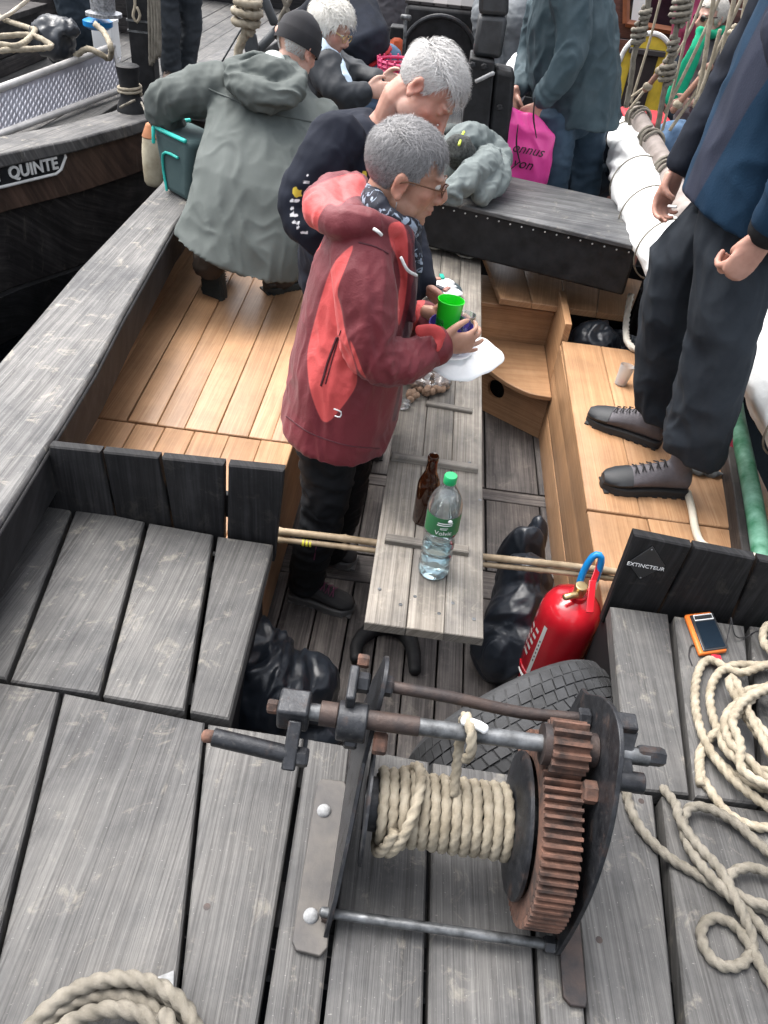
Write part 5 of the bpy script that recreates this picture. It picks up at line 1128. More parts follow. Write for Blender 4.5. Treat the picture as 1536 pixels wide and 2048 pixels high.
mb = MB(); mb.ell(J(548, 122, 3.565), (.085, .045, .035), mtx((1, 0, -.25), (0, 0, 1), (0, 0, 0)).to_3x3(), 18, 12); garment('hood_lining', mb, .006, LIN, C_, 2, ((.008, (14, 14, 14), 1),), 2)
CAPM = mat('black_cap', (.010, .010, .013), .9, 0, var=.3, bump=.4, bscale=300, bdist=.001); mb = MB()
rings = []
for z_, r_ in ((-.012, .098), (-.02, .103), (.03, .104), (.036, .099), (.07, .090), (.10, .062), (.118, .028), (.121, .004)): rings.append([gh @ V((r_*.86*math.cos(q), -.012+r_*1.06*math.sin(q), z_+.018)) for q in np.linspace(0, 2*math.pi, 33)[:-1]])
mb.rings(rings); me = mb.mesh('cap', True, 60); cp = link('cap', me, CAPM, C_)
mb = MB(); a_ = gh @ V((-.062, -.098, .030)); mb.ell(gh @ V((-.030, -.109, .024)), (.020, .006, .017), gh.to_3x3(), 14, 8); mb.build('cap_opening', SK3, cp)
strands('hair', gh, 1500, lambda p, r: p.z < .02 and p.z > -.05 and p.y < .0 and abs(p.x) > .02, lambda p: V((0, -.2, -1)), .016, HP, C_, lift=.2, seed=4)
DKB = cloth('dark_brown_trousers', (.05, .04, .033)); trousers(C_, [[(440, 450, 3.3), (425, 510, 3.26), (412, 540, 3.24)], [(560, 500, 3.36), (562, 550, 3.38), (565, 565, 3.38)]], DKB, .01, None, rad=[.1, .085, .065])
BOOT = mat('walking_boot', (.05, .045, .038), .75); SOLT = mat('dark_sole', (.022, .026, .024), .75)
def boot_up(o):
    """foot on its toe with the tread towards the camera"""
    n0_ = set(bpy.data.objects); s_ = shoe(o, V((0, 0, 0)), V((0.285, 0, 0)), BOOT, SOLT, LACE, .11, .05, True)
    a_, b_ = J(405, 492, 3.30), P(424, 592, ZB)+V((0, -.01, .02)); f = (b_-a_).normalized(); u = V((0, .86, .45)); u = (u-f*u.dot(f)).normalized(); s2 = f.cross(u); M4 = Matrix(((f.x, s2.x*-1, u.x, a_.x), (f.y, s2.y*-1, u.y, a_.y), (f.z, s2.z*-1, u.z, a_.z), (0, 0, 0, 1)))
    for q in set(bpy.data.objects)-n0_: q.data.transform(M4); q.data.flip_normals() if M4.determinant() < 0 else None
    return s_
boot_up(C_); shoe(C_, P(598, 572, ZB), P(528, 584, ZB), BOOT, SOLT, LACE, .12, .05, True)
# ---- man standing on the right bench
FLE = cloth('navy_fleece', (.016, .034, .066), (.026, .050, .090), .9); FLD = cloth('dark_blue_panel', (.024, .028, .040), (.036, .041, .055), .9); CORD = cloth('black_cords', (.010, .0135, .019), (.024, .030, .038), .9, 90)
fh = mtx((-.95, -.1, -.25), (-.2, 0, 1), V((.93, 2.32, 2.16)), 1.02)
F_ = person('man in a navy fleece and black trousers standing on the right bench', P(1300, 960, ZB), fh, [V((1.0, 2.32, 2.02)), V((1.03, 2.32, 1.9))], [[(1590, 60, 2.12), (1610, 300, 2.0), (1530, 470, 2.03)], [(1560, 10, 2.5), (1450, 200, 2.52), (1352, 345, 2.5)]],
    [(J(1530, 476, 2.03), V((-.42, -.05, -.9)), V((-.9, -.2, .3)), V((0, .9, .0)), dict(curl=1.35, s=1.08, tuck=True)), (J(1354, 345, 2.5), V((-.22, -.15, -.95)), V((-.9, -.5, .1)), V((.3, -.9, .1)), dict(curl=.8, s=1.0, tuck=True, fc=[.65, .75, .85, .95]))],
    [V((1.03, 2.32, 1.9)), V((1.0, 2.3, 1.6)), (1480, 360, 2.3)], SK2, .005, eyes=False)
mb = MB(); loft(mb, [((1368, 392), (1618, 500), 2.29, .225), ((1396, 318), (1624, 420), 2.3, .225), ((1440, 210), (1640, 300), 2.3, .22), ((1490, 95), (1670, 170), 2.3, .22), ((1545, -20), (1700, 40), 2.3, .2), ((1590, -90), (1680, -60), 2.3, .1)])
limb(mb, jl([(1600, 30, 2.1), (1625, 180, 2.03), (1620, 320, 1.99), (1548, 450, 2.02)]), [.085, .08, .075, .055], 16)
me = remesh(mb, .008, 3); folds(me, .012, (6, 6, 7), 5); co = getco(me); px, py = projn(co); fattr(me, 'panel', polysd(px, py, [(1350, 420), (1445, 190), (1540, 0), (1620, -100), (1640, 0), (1500, 210), (1385, 410)]))
t = NT('fleece_two_tone'); v = t.co('Object'); m_ = t.n('ShaderNodeMapRange'); t.l(t.attr('panel'), m_.inputs[0]); m_.inputs[1].default_value = -1; m_.inputs[2].default_value = 1
c = t.mix(t.ramp(t.noise(v, 9, 4), [(.3, 0.0), (.7, 1.0)]), (.006, .021, .045), (.009, .030, .060)); c = t.mix(m_.outputs[0], c, (.022, .026, .043)); t.set(Base_Color=c, Roughness=.95, Specular_IOR_Level=.2); t.bump(t.noise(v, 200, 3), .4, .002); link('fleece', me, t.mat, F_)
mb = MB(); limb(mb, jl([(1570, -10, 2.48), (1510, 100, 2.5), (1440, 215, 2.52), (1362, 332, 2.5)]), [.08, .078, .066, .048], 16); garment('sleeve', mb, .008, NAVY, F_, 3, ((.010, (10, 10, 10), 1),), 3)
mb = MB(); limb(mb, jl([(1560, 430, 2.02), (1532, 470, 2.03)]), [.062, .050], 16); garment('sleeve_cuff', mb, .006, BLKTR, F_, 2)
mb = MB(); loft(mb, [((1402, 395), (1578, 455), 2.28, .12), ((1392, 500), (1552, 540), 2.21, .125), ((1380, 640), (1510, 672), 2.17, .12), ((1348, 780), (1482, 812), 2.16, .115), ((1322, 868), (1448, 908), 2.16, .105), ((1320, 886), (1444, 924), 2.16, .105)])
loft(mb, [((1385, 420), (1480, 430), 2.38, .12), ((1300, 510), (1420, 520), 2.42, .12), ((1274, 620), (1392, 640), 2.43, .11), ((1270, 740), (1375, 775), 2.44, .10), ((1266, 812), (1352, 850), 2.44, .095)])
me = remesh(mb, .0075, 3); folds(me, .016, (8, 8, 3.2), 3); folds(me, .008, (13, 13, 9), 6); link('trousers', me, CORD, F_)
WSH = mat('grey_walking_shoe', (.090, .083, .094), .7, 0, var=.3, bump=.4, bscale=150); TCAP = mat('dark_toe_rubber', (.010, .012, .015), .6)
shoe(F_, P(1366, 985, ZB), P(1200, 972, ZB), WSH, SOLE, LACE, .115, .052, True, TCAP); shoe(F_, P(1318, 892, ZB), P(1174, 838, ZB), WSH, SOLE, LACE, .115, .052, True, TCAP)
mb = MB(); mb.tube([J(1337, 412, 2.44), J(1352, 414, 2.42)], .004, 8); mb.build('cigarette', WHITE, F_)

# ---- older woman with white hair, seated
DKJ = cloth('black_anorak', (.016, .019, .024), (.030, .034, .040), .6); LBL = cloth('pale_blue_scarf', (.36, .46, .56), (.46, .56, .66))
dh = mtx((.86, -.28, -.42), (.40, 0, .9), J(662, 56, 4.3), .98)
D_ = person('older woman with white hair and a pale blue scarf, seated', J(655, 300, 4.4), dh, [(640, 105, 4.32), (640, 150, 4.35)], [[(650, 130, 4.15), (680, 190, 4.1), (735, 182, 4.14)], [(660, 125, 4.5), (720, 150, 4.45), (762, 162, 4.4)]],
    [(J(735, 182, 4.14), V((.95, .15, .1)), V((0, .3, 1)), V((.2, .9, -.3))), (J(764, 162, 4.4), V((.95, -.1, .05)), V((0, .2, 1)), V((0, -.9, -.3)))], [(640, 150, 4.35), (645, 240, 4.4)], SK3, .007)
mb = MB(); loft(mb, [((612, 92), (668, 100), 4.33, .09), ((600, 125), (695, 130), 4.34, .19), ((600, 180), (710, 185), 4.36, .21), ((605, 250), (715, 250), 4.4, .22), ((610, 300), (715, 300), 4.4, .22)]); limb(mb, jl([(650, 130, 4.16), (665, 170, 4.1), (690, 196, 4.08), (732, 184, 4.13)]), [.085, .078, .07, .05], 14); limb(mb, jl([(665, 130, 4.5), (715, 152, 4.47), (760, 163, 4.4)]), [.08, .07, .05], 14)
garment('jacket', mb, .01, DKJ, D_, 3, ((.014, (7, 7, 8), 0), (.007, (16, 16, 14), 1)), 2)
mb = MB(); mb.tube(spl(jl([(628, 72, 4.2), (648, 96, 4.17), (668, 112, 4.2), (684, 140, 4.12), (698, 172, 4.08)]), .03), [.035, .04, .036, .036, .03], 12, flat=.6); mb.tube(spl(jl([(626, 76, 4.35), (655, 100, 4.42), (672, 112, 4.3)]), .03), .03, 10); garment('scarf', mb, .008, LBL, D_, 2, ((.010, (14, 14, 14), 0),), 1)
HW = hairmat('white_hair', (.62, .60, .54), (.80, .78, .74)); 
def dc_(p, r): return (p.z > .065 and p.y < .085) or (p.z > -.045 and p.y < .025-.3*max(0, -p.z)) or (p.z > .03 and p.y < .05)
cap_hair('hair', dh, dc_, HW, D_, r=(.092, .116, .10), amp=.010, fr=24); strands('hair', dh, 4500, dc_, lambda p: V((p.x*2, .6 if p.z > .06 else -.3, .2 if p.z > .06 else -1)), .045, HW, D_, r=(.090, .114, .098), lift=.5, width=.0014, seed=5, curl=.5)
mb = MB(); GOLD = mat('gold_metal', (.45, .33, .13), .3, .8, var=.1)
for q in (-1, 1): mb.tube([dh @ V((q*.031+.022*math.cos(t_), .098, .006+.018*math.sin(t_))) for t_ in np.linspace(0, 2*math.pi, 18)[:-1]], .002, 6, closed=True); mb.tube([dh @ V((q*.052, .094, .012)), dh @ V((q*.080, .0, .012))], .002, 6)
mb.tube([dh @ V((-.012, .1, .012)), dh @ V((.012, .1, .012))], .002, 6); mb.build('glasses', GOLD, D_)
JEAN = cloth('blue_jeans', (.055, .10, .17), (.10, .165, .26)); DJEAN = cloth('dark_jeans', (.018, .026, .038), (.035, .048, .066)); GJEAN = cloth('grey_jeans', (.085, .095, .105), (.14, .15, .16)); BJEAN = cloth('black_jeans', (.022, .027, .033), (.045, .052, .06))
trousers(D_, [[(650, 300, 4.35), (720, 300, 4.3), (740, 330, 4.3)], [(660, 300, 4.5), (730, 296, 4.5), (750, 325, 4.5)]], DJEAN, .014)

# ---- person bending in a navy jumper and jeans behind her
eh = mtx((.3, .8, -.6), (.4, .4, .8), J(672, -30, 5.5), 1.0)
E_ = person('person bending away in a navy jumper, red shirt tail and blue jeans', V((J(745, 140, 5.0).x, 5.0, .52)), eh, [(690, 0, 5.35)], [], [], [(690, 0, 5.3), (740, 90, 5.0)], SK3, .01, eyes=False)
mb = MB(); loft(mb, [((700, 150), (782, 92), 4.98, .17), ((655, 105), (774, 48), 5.0, .2), ((622, 60), (752, 0), 5.1, .2), ((612, 20), (720, -40), 5.2, .18)]); limb(mb, jl([(640, 20, 5.0), (600, 60, 5.1), (640, 110, 5.2)]), [.08, .075, .06], 12); garment('jumper', mb, .012, NAVY, E_, 3, ((.014, (6, 6, 8), 0),), 3)
mb = MB(); loft(mb, [((716, 152), (786, 100), 4.99, .165), ((704, 140), (780, 88), 4.99, .165)]); garment('shirt_tail', mb, .012, mat('red_cloth', (.35, .02, .025), .8), E_, 2)
trousers(E_, [[(735, 128, 4.95), (758, 190, 4.95), (752, 300, 4.95)], [(760, 120, 5.15), (780, 190, 5.15), (775, 290, 5.15)]], JEAN, .012, rad=[.13, .1, .08])

# ---- figure in the blue-grey jacket with the pink bag
TEAL = cloth('blue_grey_jacket', (.030, .052, .064), (.055, .082, .096), .7)
gh2 = mtx((-.75, .45, -.4), (-.2, .1, .95), J(1085, -130, 4.45), 1.0)
G_ = person('person in a blue-grey jacket holding a pink shopping bag', V((J(1120, 300, 4.5).x, 4.55, .52)), gh2, [(1120, -70, 4.5)], [[(1140, 0, 4.3), (1140, 110, 4.26), (1075, 215, 4.25)], [(1080, 20, 4.72), (1065, 120, 4.7), (1030, 190, 4.45)]],
    [(J(1074, 214, 4.25), V((-.35, -.05, -.85)), V((-.7, .2, .4)), V((-.3, .9, 0)), dict(curl=1.1, s=1.05)), (J(1032, 190, 4.42), V((.25, -.25, -.9)), V((.2, -.8, 0)), V((.8, .3, 0)), dict(curl=.6))], [(1130, -60, 4.5), (1140, 230, 4.5)], SK2, .007, eyes=False)
mb = MB(); loft(mb, [((1075, 238), (1238, 252), 4.5, .20), ((1052, 140), (1242, 145), 4.5, .21), ((1056, 50), (1235, 40), 4.5, .21), ((1075, -40), (1215, -40), 4.5, .19), ((1105, -85), (1180, -80), 4.5, .1)]); limb(mb, jl([(1140, -20, 4.3), (1146, 70, 4.26), (1128, 135, 4.22), (1082, 200, 4.24)]), [.095, .085, .075, .055], 16); limb(mb, jl([(1085, 10, 4.7), (1062, 110, 4.72), (1036, 180, 4.48)]), [.08, .07, .05], 14)
me = remesh(mb, .009, 2); folds(me, .016, (9, 9, 4), 2); folds(me, .009, (16, 16, 12), 6); link('jacket', me, TEAL, G_)
trousers(G_, [[(1110, 230, 4.42), (1105, 330, 4.4), (1096, 420, 4.4)], [(1170, 230, 4.62), (1170, 330, 4.62), (1165, 410, 4.62)]], cloth('slate_jeans', (.03, .055, .085), (.055, .09, .13)), .012, rad=[.12, .10, .085], waist=[(1140, 200, 4.5), (1140, 250, 4.5)])
PINK = mat('pink_bag', (.60, .03, .22), .35, 0, vscale=4, col2=(.72, .07, .33), bump=.4, bscale=12, bdist=.01)
pb = thing('shopping_bag', 'glossy pink shopping bag with black handwriting held over the deck box', 'bag', J(1055, 360, 4.22)); mb = MB()
loft(mb, [((1000, 352), (1092, 372), 4.24, .05), ((1006, 290), (1104, 318), 4.24, .06), ((1012, 240), (1110, 272), 4.23, .045), ((1022, 215), (1075, 232), 4.23, .012)], pw=.8); me = remesh(mb, .008, 2); folds(me, .016, (9, 9, 6), 3); link('bag_body', me, PINK, pb)
bv = BVHTree.FromPolygons([v_.co.copy() for v_ in me.vertices], [tuple(p_.vertices) for p_ in me.polygons])
BLK_INK = mat('black_ink', (.01, .01, .012), .6)
def onto(bvh, o_, u_, w_):
    def f(c):
        q = o_+u_*c.x+w_*c.y; d_ = (q-V((0, 0, CAMH))).normalized(); h = bvh.ray_cast(V((0, 0, CAMH)), d_); return (h[0]-d_*.004) if h[0] else q
    return f
ux = (J(1100, 300, 4.18)-J(1030, 286, 4.18)).normalized(); uz = V((.12, 0, 1)).normalized()
text('onnus', .066, (0, 0, 0), ux, uz, BLK_INK, pb, 'handwriting', 0, onto(bv, J(1056, 300, 4.18), ux, uz), .3); text('rayon', .070, (0, 0, 0), ux, uz, BLK_INK, pb, 'handwriting', 0, onto(bv, J(1034, 326, 4.18), ux, uz), .3)
for a_ in ((1036, 290, 1042, 335), (1070, 235, 1073, 275)):
    mb = MB(); mb.tube(spl([J(a_[0], a_[1]-40, 4.17), J(a_[0]-3, a_[1], 4.165), J(a_[2], a_[3], 4.165)], .02), [.006, .012, .006], 8, flat=.4); mb.build('handle', BLK_INK, pb)

# ---- crouching figure behind
hh_ = mtx((-.3, .8, -.4), (0, .3, .9), J(1200, 150, 5.15), 1.0)
H_ = person('crouching person in a dark navy top and jeans behind the pink bag holder', V((J(1190, 300, 4.95).x, 4.95, .52)), hh_, [(1200, 190, 5.05)], [], [], [(1200, 200, 5.0), (1195, 310, 4.9)], SK3, .01, eyes=False)
mb = MB(); loft(mb, [((1150, 335), (1252, 335), 4.9, .2), ((1148, 270), (1250, 275), 4.95, .21), ((1165, 205), (1240, 210), 5.02, .17), ((1180, 180), (1225, 185), 5.05, .08)]); garment('jumper', mb, .011, NAVY, H_, 3, ((.014, (6, 6, 9), 0), (.007, (14, 14, 18), 1)), 4)
trousers(H_, [[(1225, 335, 4.9), (1160, 350, 4.72), (1125, 352, 4.66), (1150, 400, 4.85)], [(1230, 345, 5.0), (1190, 360, 4.8), (1170, 370, 4.75), (1190, 410, 4.95)]], DJEAN, .012, rad=[.13, .1, .095, .07])
mb = MB(); mb.box(J(1141, 340, 4.585), (.02, .004, .016), mtx((0, 1, -.4), (0, .4, 1), (0, 0, 0)).to_3x3()); mb.build('leather_patch', mat('leather', (.30, .14, .08), .6), H_)

# ---- woman with the green scarf
ih = mtx((-.80, -.5, -.12), (-.05, 0, 1), J(1420, 36, 6.1), 1.0)
I_ = person('woman in sunglasses and green scarf, dark quilted jacket, seated', V((J(1420, 250, 6.1).x, 6.1, .5)), ih, [(1428, 80, 6.12)], [[(1440, 110, 5.95), (1420, 200, 5.9), (1375, 205, 5.85)]], [(J(1374, 205, 5.85), V((-.9, -.2, -.2)), V((0, -.3, 1)), V((-.2, .9, 0)))], [(1430, 90, 6.1), (1420, 250, 6.1)], SK3, .008)
QUI = cloth('quilted_jacket', (.030, .028, .032), (.055, .052, .057), .6); mb = MB(); loft(mb, [((1400, 75), (1462, 62), 6.12, .1), ((1378, 118), (1500, 105), 6.1, .19), ((1360, 200), (1500, 200), 6.1, .21), ((1338, 262), (1480, 280), 6.1, .22), ((1330, 280), (1480, 300), 6.1, .22)]); limb(mb, jl([(1450, 110, 5.94), (1460, 170, 5.88), (1440, 215, 5.86), (1390, 210, 5.86)]), [.085, .085, .08, .055], 14)
me = remesh(mb, .012, 3); folds(me, .016, (5, 5, 12), 3); link('jacket', me, QUI, I_)
GRN = cloth('green_scarf', (.0, .20, .10), (.005, .30, .16)); mb = MB(); mb.tube(spl(jl([(1404, 62, 5.95), (1392, 100, 5.88), (1368, 150, 5.86), (1344, 203, 5.84)]), .05), [.035, .05, .062, .06], 12, flat=.35, side=(1, 0, 0)); mb.tube(spl(jl([(1398, 62, 5.95), (1425, 70, 6.0), (1445, 60, 6.1)]), .05), .03, 10); garment('scarf', mb, .009, GRN, I_, 2, ((.008, (14, 14, 6), 0),), 2)
HL = hairmat('light_grey_hair', (.40, .37, .33), (.60, .57, .52))
def ic_(p, r): return (p.z > .07 and p.y < .08) or (p.z > -.03 and p.y < .02)
cap_hair('hair', ih, ic_, HL, I_, r=(.086, .108, .096), amp=.006); strands('hair', ih, 2500, ic_, lambda p: V((p.x, -.6, .1)), .03, HL, I_, r=(.085, .107, .095), lift=.3, width=.0014, seed=6)
SG = mat('dark_lens', (.01, .008, .008), .1, 0, var=.1, bump=0); mb = MB()
for q in (-1, 1): mb.ell(ih @ V((q*.032, .093, .010)), (.024, .007, .019), ih.to_3x3(), 14, 8)
mb.tube([ih @ V((.05, .09, .014)), ih @ V((.08, .0, .014))], .003, 6); mb.tube([ih @ V((-.05, .09, .014)), ih @ V((-.08, .0, .014))], .003, 6); mb.build('sunglasses', SG, I_)
trousers(I_, [[(1400, 280, 6.0), (1330, 275, 5.7), (1320, 340, 5.7)], [(1420, 280, 6.2), (1350, 270, 5.95), (1345, 330, 5.95)]], JEAN, .014, rad=[.1, .095, .07])
# ---- others, seen in part
def legs_only(label, loc, legs, m, torso=None, tm=None, head=None, rad=None, sh=True):
    o = person(label, loc, head, [torso[0]] if torso and head else None, [], [], torso if torso else None, SK2, .012, eyes=False) if torso else thing('person', label, 'person', loc)
    trousers(o, legs, m, .011, rad=rad or [.1, .09, .078, .075])
    if torso: mb = MB(); limb(mb, jl(torso), [.11, .19, .19], 18, flat=.7); garment('jumper', mb, .016, tm or NAVY, o, 2, ((.014, (6, 6, 8), 0),))
    if sh:
        for L in legs: q = jl(L)[-1]; shoe(o, V((q.x-.05, q.y+.08, loc[2])), V((q.x+.03, q.y-.19, loc[2])), BRSH, SOLE, LACE)
    return o
def upm(x, y, z): return mtx((.3, -.9, -.2), (0, 0, 1), V((x, y, z)), 1.0)
q = P(345, 165, .62); legs_only('person in washed black jeans standing on the moored boat by the post', q, [[V((q.x-.06, q.y+.02, 1.45)), (338, 40, 6.35), (340, 100, 6.35), (345, 152, 6.35)], [V((q.x+.12, q.y+.12, 1.45)), (382, 40, 6.5), (376, 95, 6.5), (370, 142, 6.5)]], BJEAN, [V((q.x+.02, q.y+.05, 2.05)), V((q.x+.02, q.y+.05, 1.9)), V((q.x+.02, q.y+.05, 1.45))], NAVY, upm(q.x+.02, q.y, 2.22))
q = P(160, 112, .62); legs_only('person in wide dark navy trousers standing behind the gangway', q, [[V((q.x-.07, q.y, 1.5)), (148, 30, 6.75), (150, 80, 6.75), (152, 112, 6.75)], [V((q.x+.09, q.y+.05, 1.5)), (178, 30, 6.8), (178, 80, 6.8), (176, 110, 6.8)]], cloth('navy_workwear', (.014, .022, .032), (.028, .038, .05)), [V((q.x, q.y, 2.1)), V((q.x, q.y, 1.95)), V((q.x, q.y, 1.5))], NAVY, upm(q.x, q.y-.02, 2.27), [.13, .125, .12, .12])
q = J(1000, 60, 6.6); legs_only('person in faded grey jeans and red top sitting behind the mast', V((q.x, 6.7, .5)), [[(985, -15, 6.85), (966, 30, 6.5), (972, 80, 6.5), (985, 140, 6.5)], [(1030, -15, 6.9), (1036, 30, 6.55), (1028, 80, 6.55), (1015, 130, 6.55)]], GJEAN, [V((q.x, 6.95, 1.95)), V((q.x, 6.95, 1.75)), V((q.x, 6.95, 1.35))], mat('dark_red_top', (.22, .02, .035), .8), upm(q.x, 6.9, 2.1))
q = J(785, 60, 8.2); legs_only('person in slim grey trousers standing far back beside the stove', V((q.x, 8.2, .5)), [[(772, -40, 8.2), (774, 40, 8.2), (778, 110, 8.2), (779, 170, 8.2)], [(795, -40, 8.3), (798, 40, 8.3), (794, 110, 8.3), (792, 165, 8.3)]], cloth('taupe_trousers', (.07, .068, .075), (.11, .105, .115)), [V((q.x, 8.2, 2.05)), V((q.x, 8.2, 1.9)), V((q.x, 8.2, 1.45))], NAVY, upm(q.x, 8.2, 2.2))
q = J(1375, 40, 7.0); legs_only('person in a magenta top behind the woman in sunglasses', V((q.x, 7.0, .5)), [[(1360, 100, 7.0), (1350, 160, 6.9), (1352, 240, 6.9)], [(1400, 100, 7.0), (1395, 160, 6.9), (1395, 240, 6.9)]], DJEAN, [(1385, -30, 7.0), (1380, 30, 7.0), (1378, 110, 7.0)], mat('magenta_top', (.20, .015, .06), .8), upm(q.x, 6.95, J(1385, -80, 6.95).z))
# ------------------------------------------------------------------ on and over the table
def glassmat(name, col, rough=.05, ior=1.3, tr=1.0):
    t = NT(name); t.set(Base_Color=col, Roughness=rough, Transmission_Weight=tr, IOR=ior); return t.mat
def thinclear(name, col, base=.06, rough=.06, haze=0.0):
    t = NT(name); t.t.nodes.remove(t.b); tr = t.n('ShaderNodeBsdfTransparent'); tr.inputs[0].default_value = tuple(col)+(1,); gl = t.n('ShaderNodeBsdfGlossy'); gl.inputs['Roughness'].default_value = rough
    lw = t.n('ShaderNodeLayerWeight'); lw.inputs[0].default_value = .35; fc_ = t.math('MULTIPLY_ADD', lw.outputs['Fresnel'], .8, base); mx = t.n('ShaderNodeMixShader'); t.l(fc_, mx.inputs[0]); t.l(tr.outputs[0], mx.inputs[1]); t.l(gl.outputs[0], mx.inputs[2]); out = mx.outputs[0]
    if haze: df = t.n('ShaderNodeBsdfDiffuse'); df.inputs[0].default_value = (.8, .8, .8, 1); m2 = t.n('ShaderNodeMixShader'); m2.inputs[0].default_value = haze; t.l(out, m2.inputs[1]); t.l(df.outputs[0], m2.inputs[2]); out = m2.outputs[0]
    t.l(out, t.o.inputs[0]); return t.mat
PET = thinclear('clear_plastic', (.93, .98, .98), .10, .08, .04); WAT = glassmat('drinking_water', (.80, .93, .97), .0, 1.33); AMB = glassmat('brown_glass', (.10, .028, .010), .08, 1.45, .85)
LABG = mat('green_label', (.025, .13, .05), .5, 0, var=.15); CAPG = mat('green_cap', (.01, .30, .10), .4, 0, var=.05)
bt = P(866, 1142, ZT); btl = thing('water_bottle', 'clear plastic water bottle with green cap and green label on the table', 'bottle', bt)
bp = [(.030, 0), (.038, .003), (.041, .012), (.041, .035), (.037, .045), (.041, .055), (.041, .075), (.037, .085), (.041, .097), (.0405, .115), (.035, .130), (.041, .145), (.043, .152), (.043, .222), (.041, .236), (.034, .258), (.022, .278), (.0145, .290), (.0135, .300)]
mb = MB(); mb.lathe(bp, bt, n=36, caps=False); n_ = 36; inn = [(r-.0012, h+(.0015 if i == 0 else 0)) for i, (r, h) in enumerate(bp)]; mb.lathe([(.001, 0)]+bp[:1], bt, n=36, caps=False); mb.build('shell', PET, btl, True, 60)
mb = MB(); mb.lathe([(.001, .002), (.029, .003)]+[(r-.0016, h) for r, h in bp[1:12]]+[(.0385, .142), (.001, .142)], bt, n=36, caps=False); mb.build('water', WAT, btl, True, 60)
mb = MB(); mb.lathe([(.0155, .296), (.016, .298), (.016, .314), (.0145, .317), (.001, .317)], bt, n=28); mb.build('cap', CAPG, btl)
mb = MB(); n = 30; mb.add([bt+V((.0436*math.cos(a_), .0436*math.sin(a_), h)) for h in (.158, .216) for a_ in [R(-165+150*i/n) for i in range(n+1)]], [(i, i+1, n+2+i, n+1+i) for i in range(n)]); mb.build('label', LABG, btl)
def bendb(az, h): return lambda c: bt+V((.0442*math.cos(az+c.x/.0442), .0442*math.sin(az+c.x/.0442), h+c.y))
text('Volvic', .018, 0*ex, ex, ez, WHITE, btl, 'label_print', 0, bendb(R(-85), .170))
for k_, (h_, a0_, a1_) in enumerate(((.200, -108, -58), (.194, -110, -60), (.186, -98, -72), (.182, -98, -76))):
    mb = MB(); mb.add([bt+V((.0441*math.cos(R(a0_+(a1_-a0_)*i/8)), .0441*math.sin(R(a0_+(a1_-a0_)*i/8)), h_+dz)) for dz in (0, .0028 if k_ < 2 else .0016) for i in range(9)], [(i, i+1, 10+i, 9+i) for i in range(8)]); mb.build('label_line', WHITE, btl)
mb = MB(); mb.ell(bt+V((.0436*math.cos(R(-70)), .0436*math.sin(R(-70)), .209)), (.006, .003, .005)); mb.build('label_mark', WHITE, btl)
b2 = P(846, 1040, ZT); bb_ = thing('beer_bottle', 'brown glass bottle standing behind the water bottle', 'bottle', b2)
mb = MB(); mb.lathe([(.001, .001), (.028, 0), (.031, .004), (.031, .125), (.029, .140), (.022, .158), (.0155, .175), (.0140, .205), (.0150, .208), (.0150, .222), (.0135, .225), (.0110, .224), (.0105, .20), (.013, .17), (.026, .14), (.028, .01), (.001, .008)], b2, n=32); mb.build('glass', AMB, bb_, True, 50)
mb = MB(); n = 20; mb.add([b2+V((.0314*math.cos(a_), .0314*math.sin(a_), h)) for h in (.03, .11) for a_ in [R(-60+150*i/n) for i in range(n+1)]], [(i, i+1, n+2+i, n+1+i) for i in range(n)]); mb.build('label', mat('cream_label', (.55, .52, .40), .6), bb_)
# green cup, purple bowl, white plate and napkin held by the woman
CUPG = mat('green_cup', (.015, .66, .02), .35, 0, var=.05, bump=0); t = M_['green_cup']; PURB = mat('purple_bowl', (.06, .03, .27), .4, 0, var=.12, bump=0)
ct = J(903, 599, 1.955); cb_ = ct-V((.004, .004, .098)); cax = (ct-cb_).normalized()
cup = thing('green_cup', 'bright green plastic cup in the hands of the woman in red', 'cup', cb_)
mb = MB(); mb.lathe([(.001, .001), (.027, 0), (.0285, .004), (.0355, .094), (.037, .096), (.0365, .098), (.035, .098), (.0335, .09), (.0265, .006), (.001, .005)], cb_, cax, 36); mb.build('cup_wall', CUPG, cup, True, 50)
DGP = mat('dark_green_print', (.005, .10, .02), .5)
for k_ in range(5):
    mb = MB(); az_ = R(-150+9*k_); mb.tube([cb_+cax*h_+V((math.cos(az_+dz), math.sin(az_+dz), 0))*(.0272+.0075*h_/.09+.0008) for h_, dz in ((.030, 0), (.042, .06), (.050, -.03))], .0014, 6); mb.build('cup_print', DGP, cup)
bc = J(903, 652, 1.955); bw = thing('purple_bowl', 'purple plastic bowl under the green cup', 'bowl', bc-V((0, 0, .055)))
mb = MB(); mb.lathe([(.001, -.055), (.034, -.055), (.045, -.045), (.056, -.02), (.061, .0), (.062, .003), (.060, .004), (.054, -.018), (.042, -.043), (.001, -.050)], bc, V((.05, -.10, 1)), 40); mb.build('bowl_wall', PURB, bw, True, 50)
pc = bc-V((-.004, .004, .060)); pp_ = thing('white_plate', 'white plate with paper napkin spilling over its edge, held below the purple bowl', 'plate', pc)
mb = MB(); mb.lathe([(.001, 0), (.04, .0), (.062, .008), (.066, .010), (.064, .012), (.04, .004), (.001, .003)], pc-V((0, 0, .008)), V((.03, -.1, 1)), 40); mb.build('plate_rim', WHITE, pp_, True, 50)
nk = [J(868, 735, 1.86), J(918, 757, 1.85), J(965, 745, 1.88), J(1010, 710, 1.96), J(960, 668, 2.03), J(900, 680, 2.03), J(850, 700, 1.95)]
cn = sum(nk, V())/7+V((0, 0, .012)); rings = []
for k in range(8):
    f = .08+.92*k/7; rings.append([cn+(p-cn)*f+V((0, 0, .0022*math.sin(k*.9+i*1.3)-.010*f*f)) for i, p in enumerate(spl(nk, .012, True))])
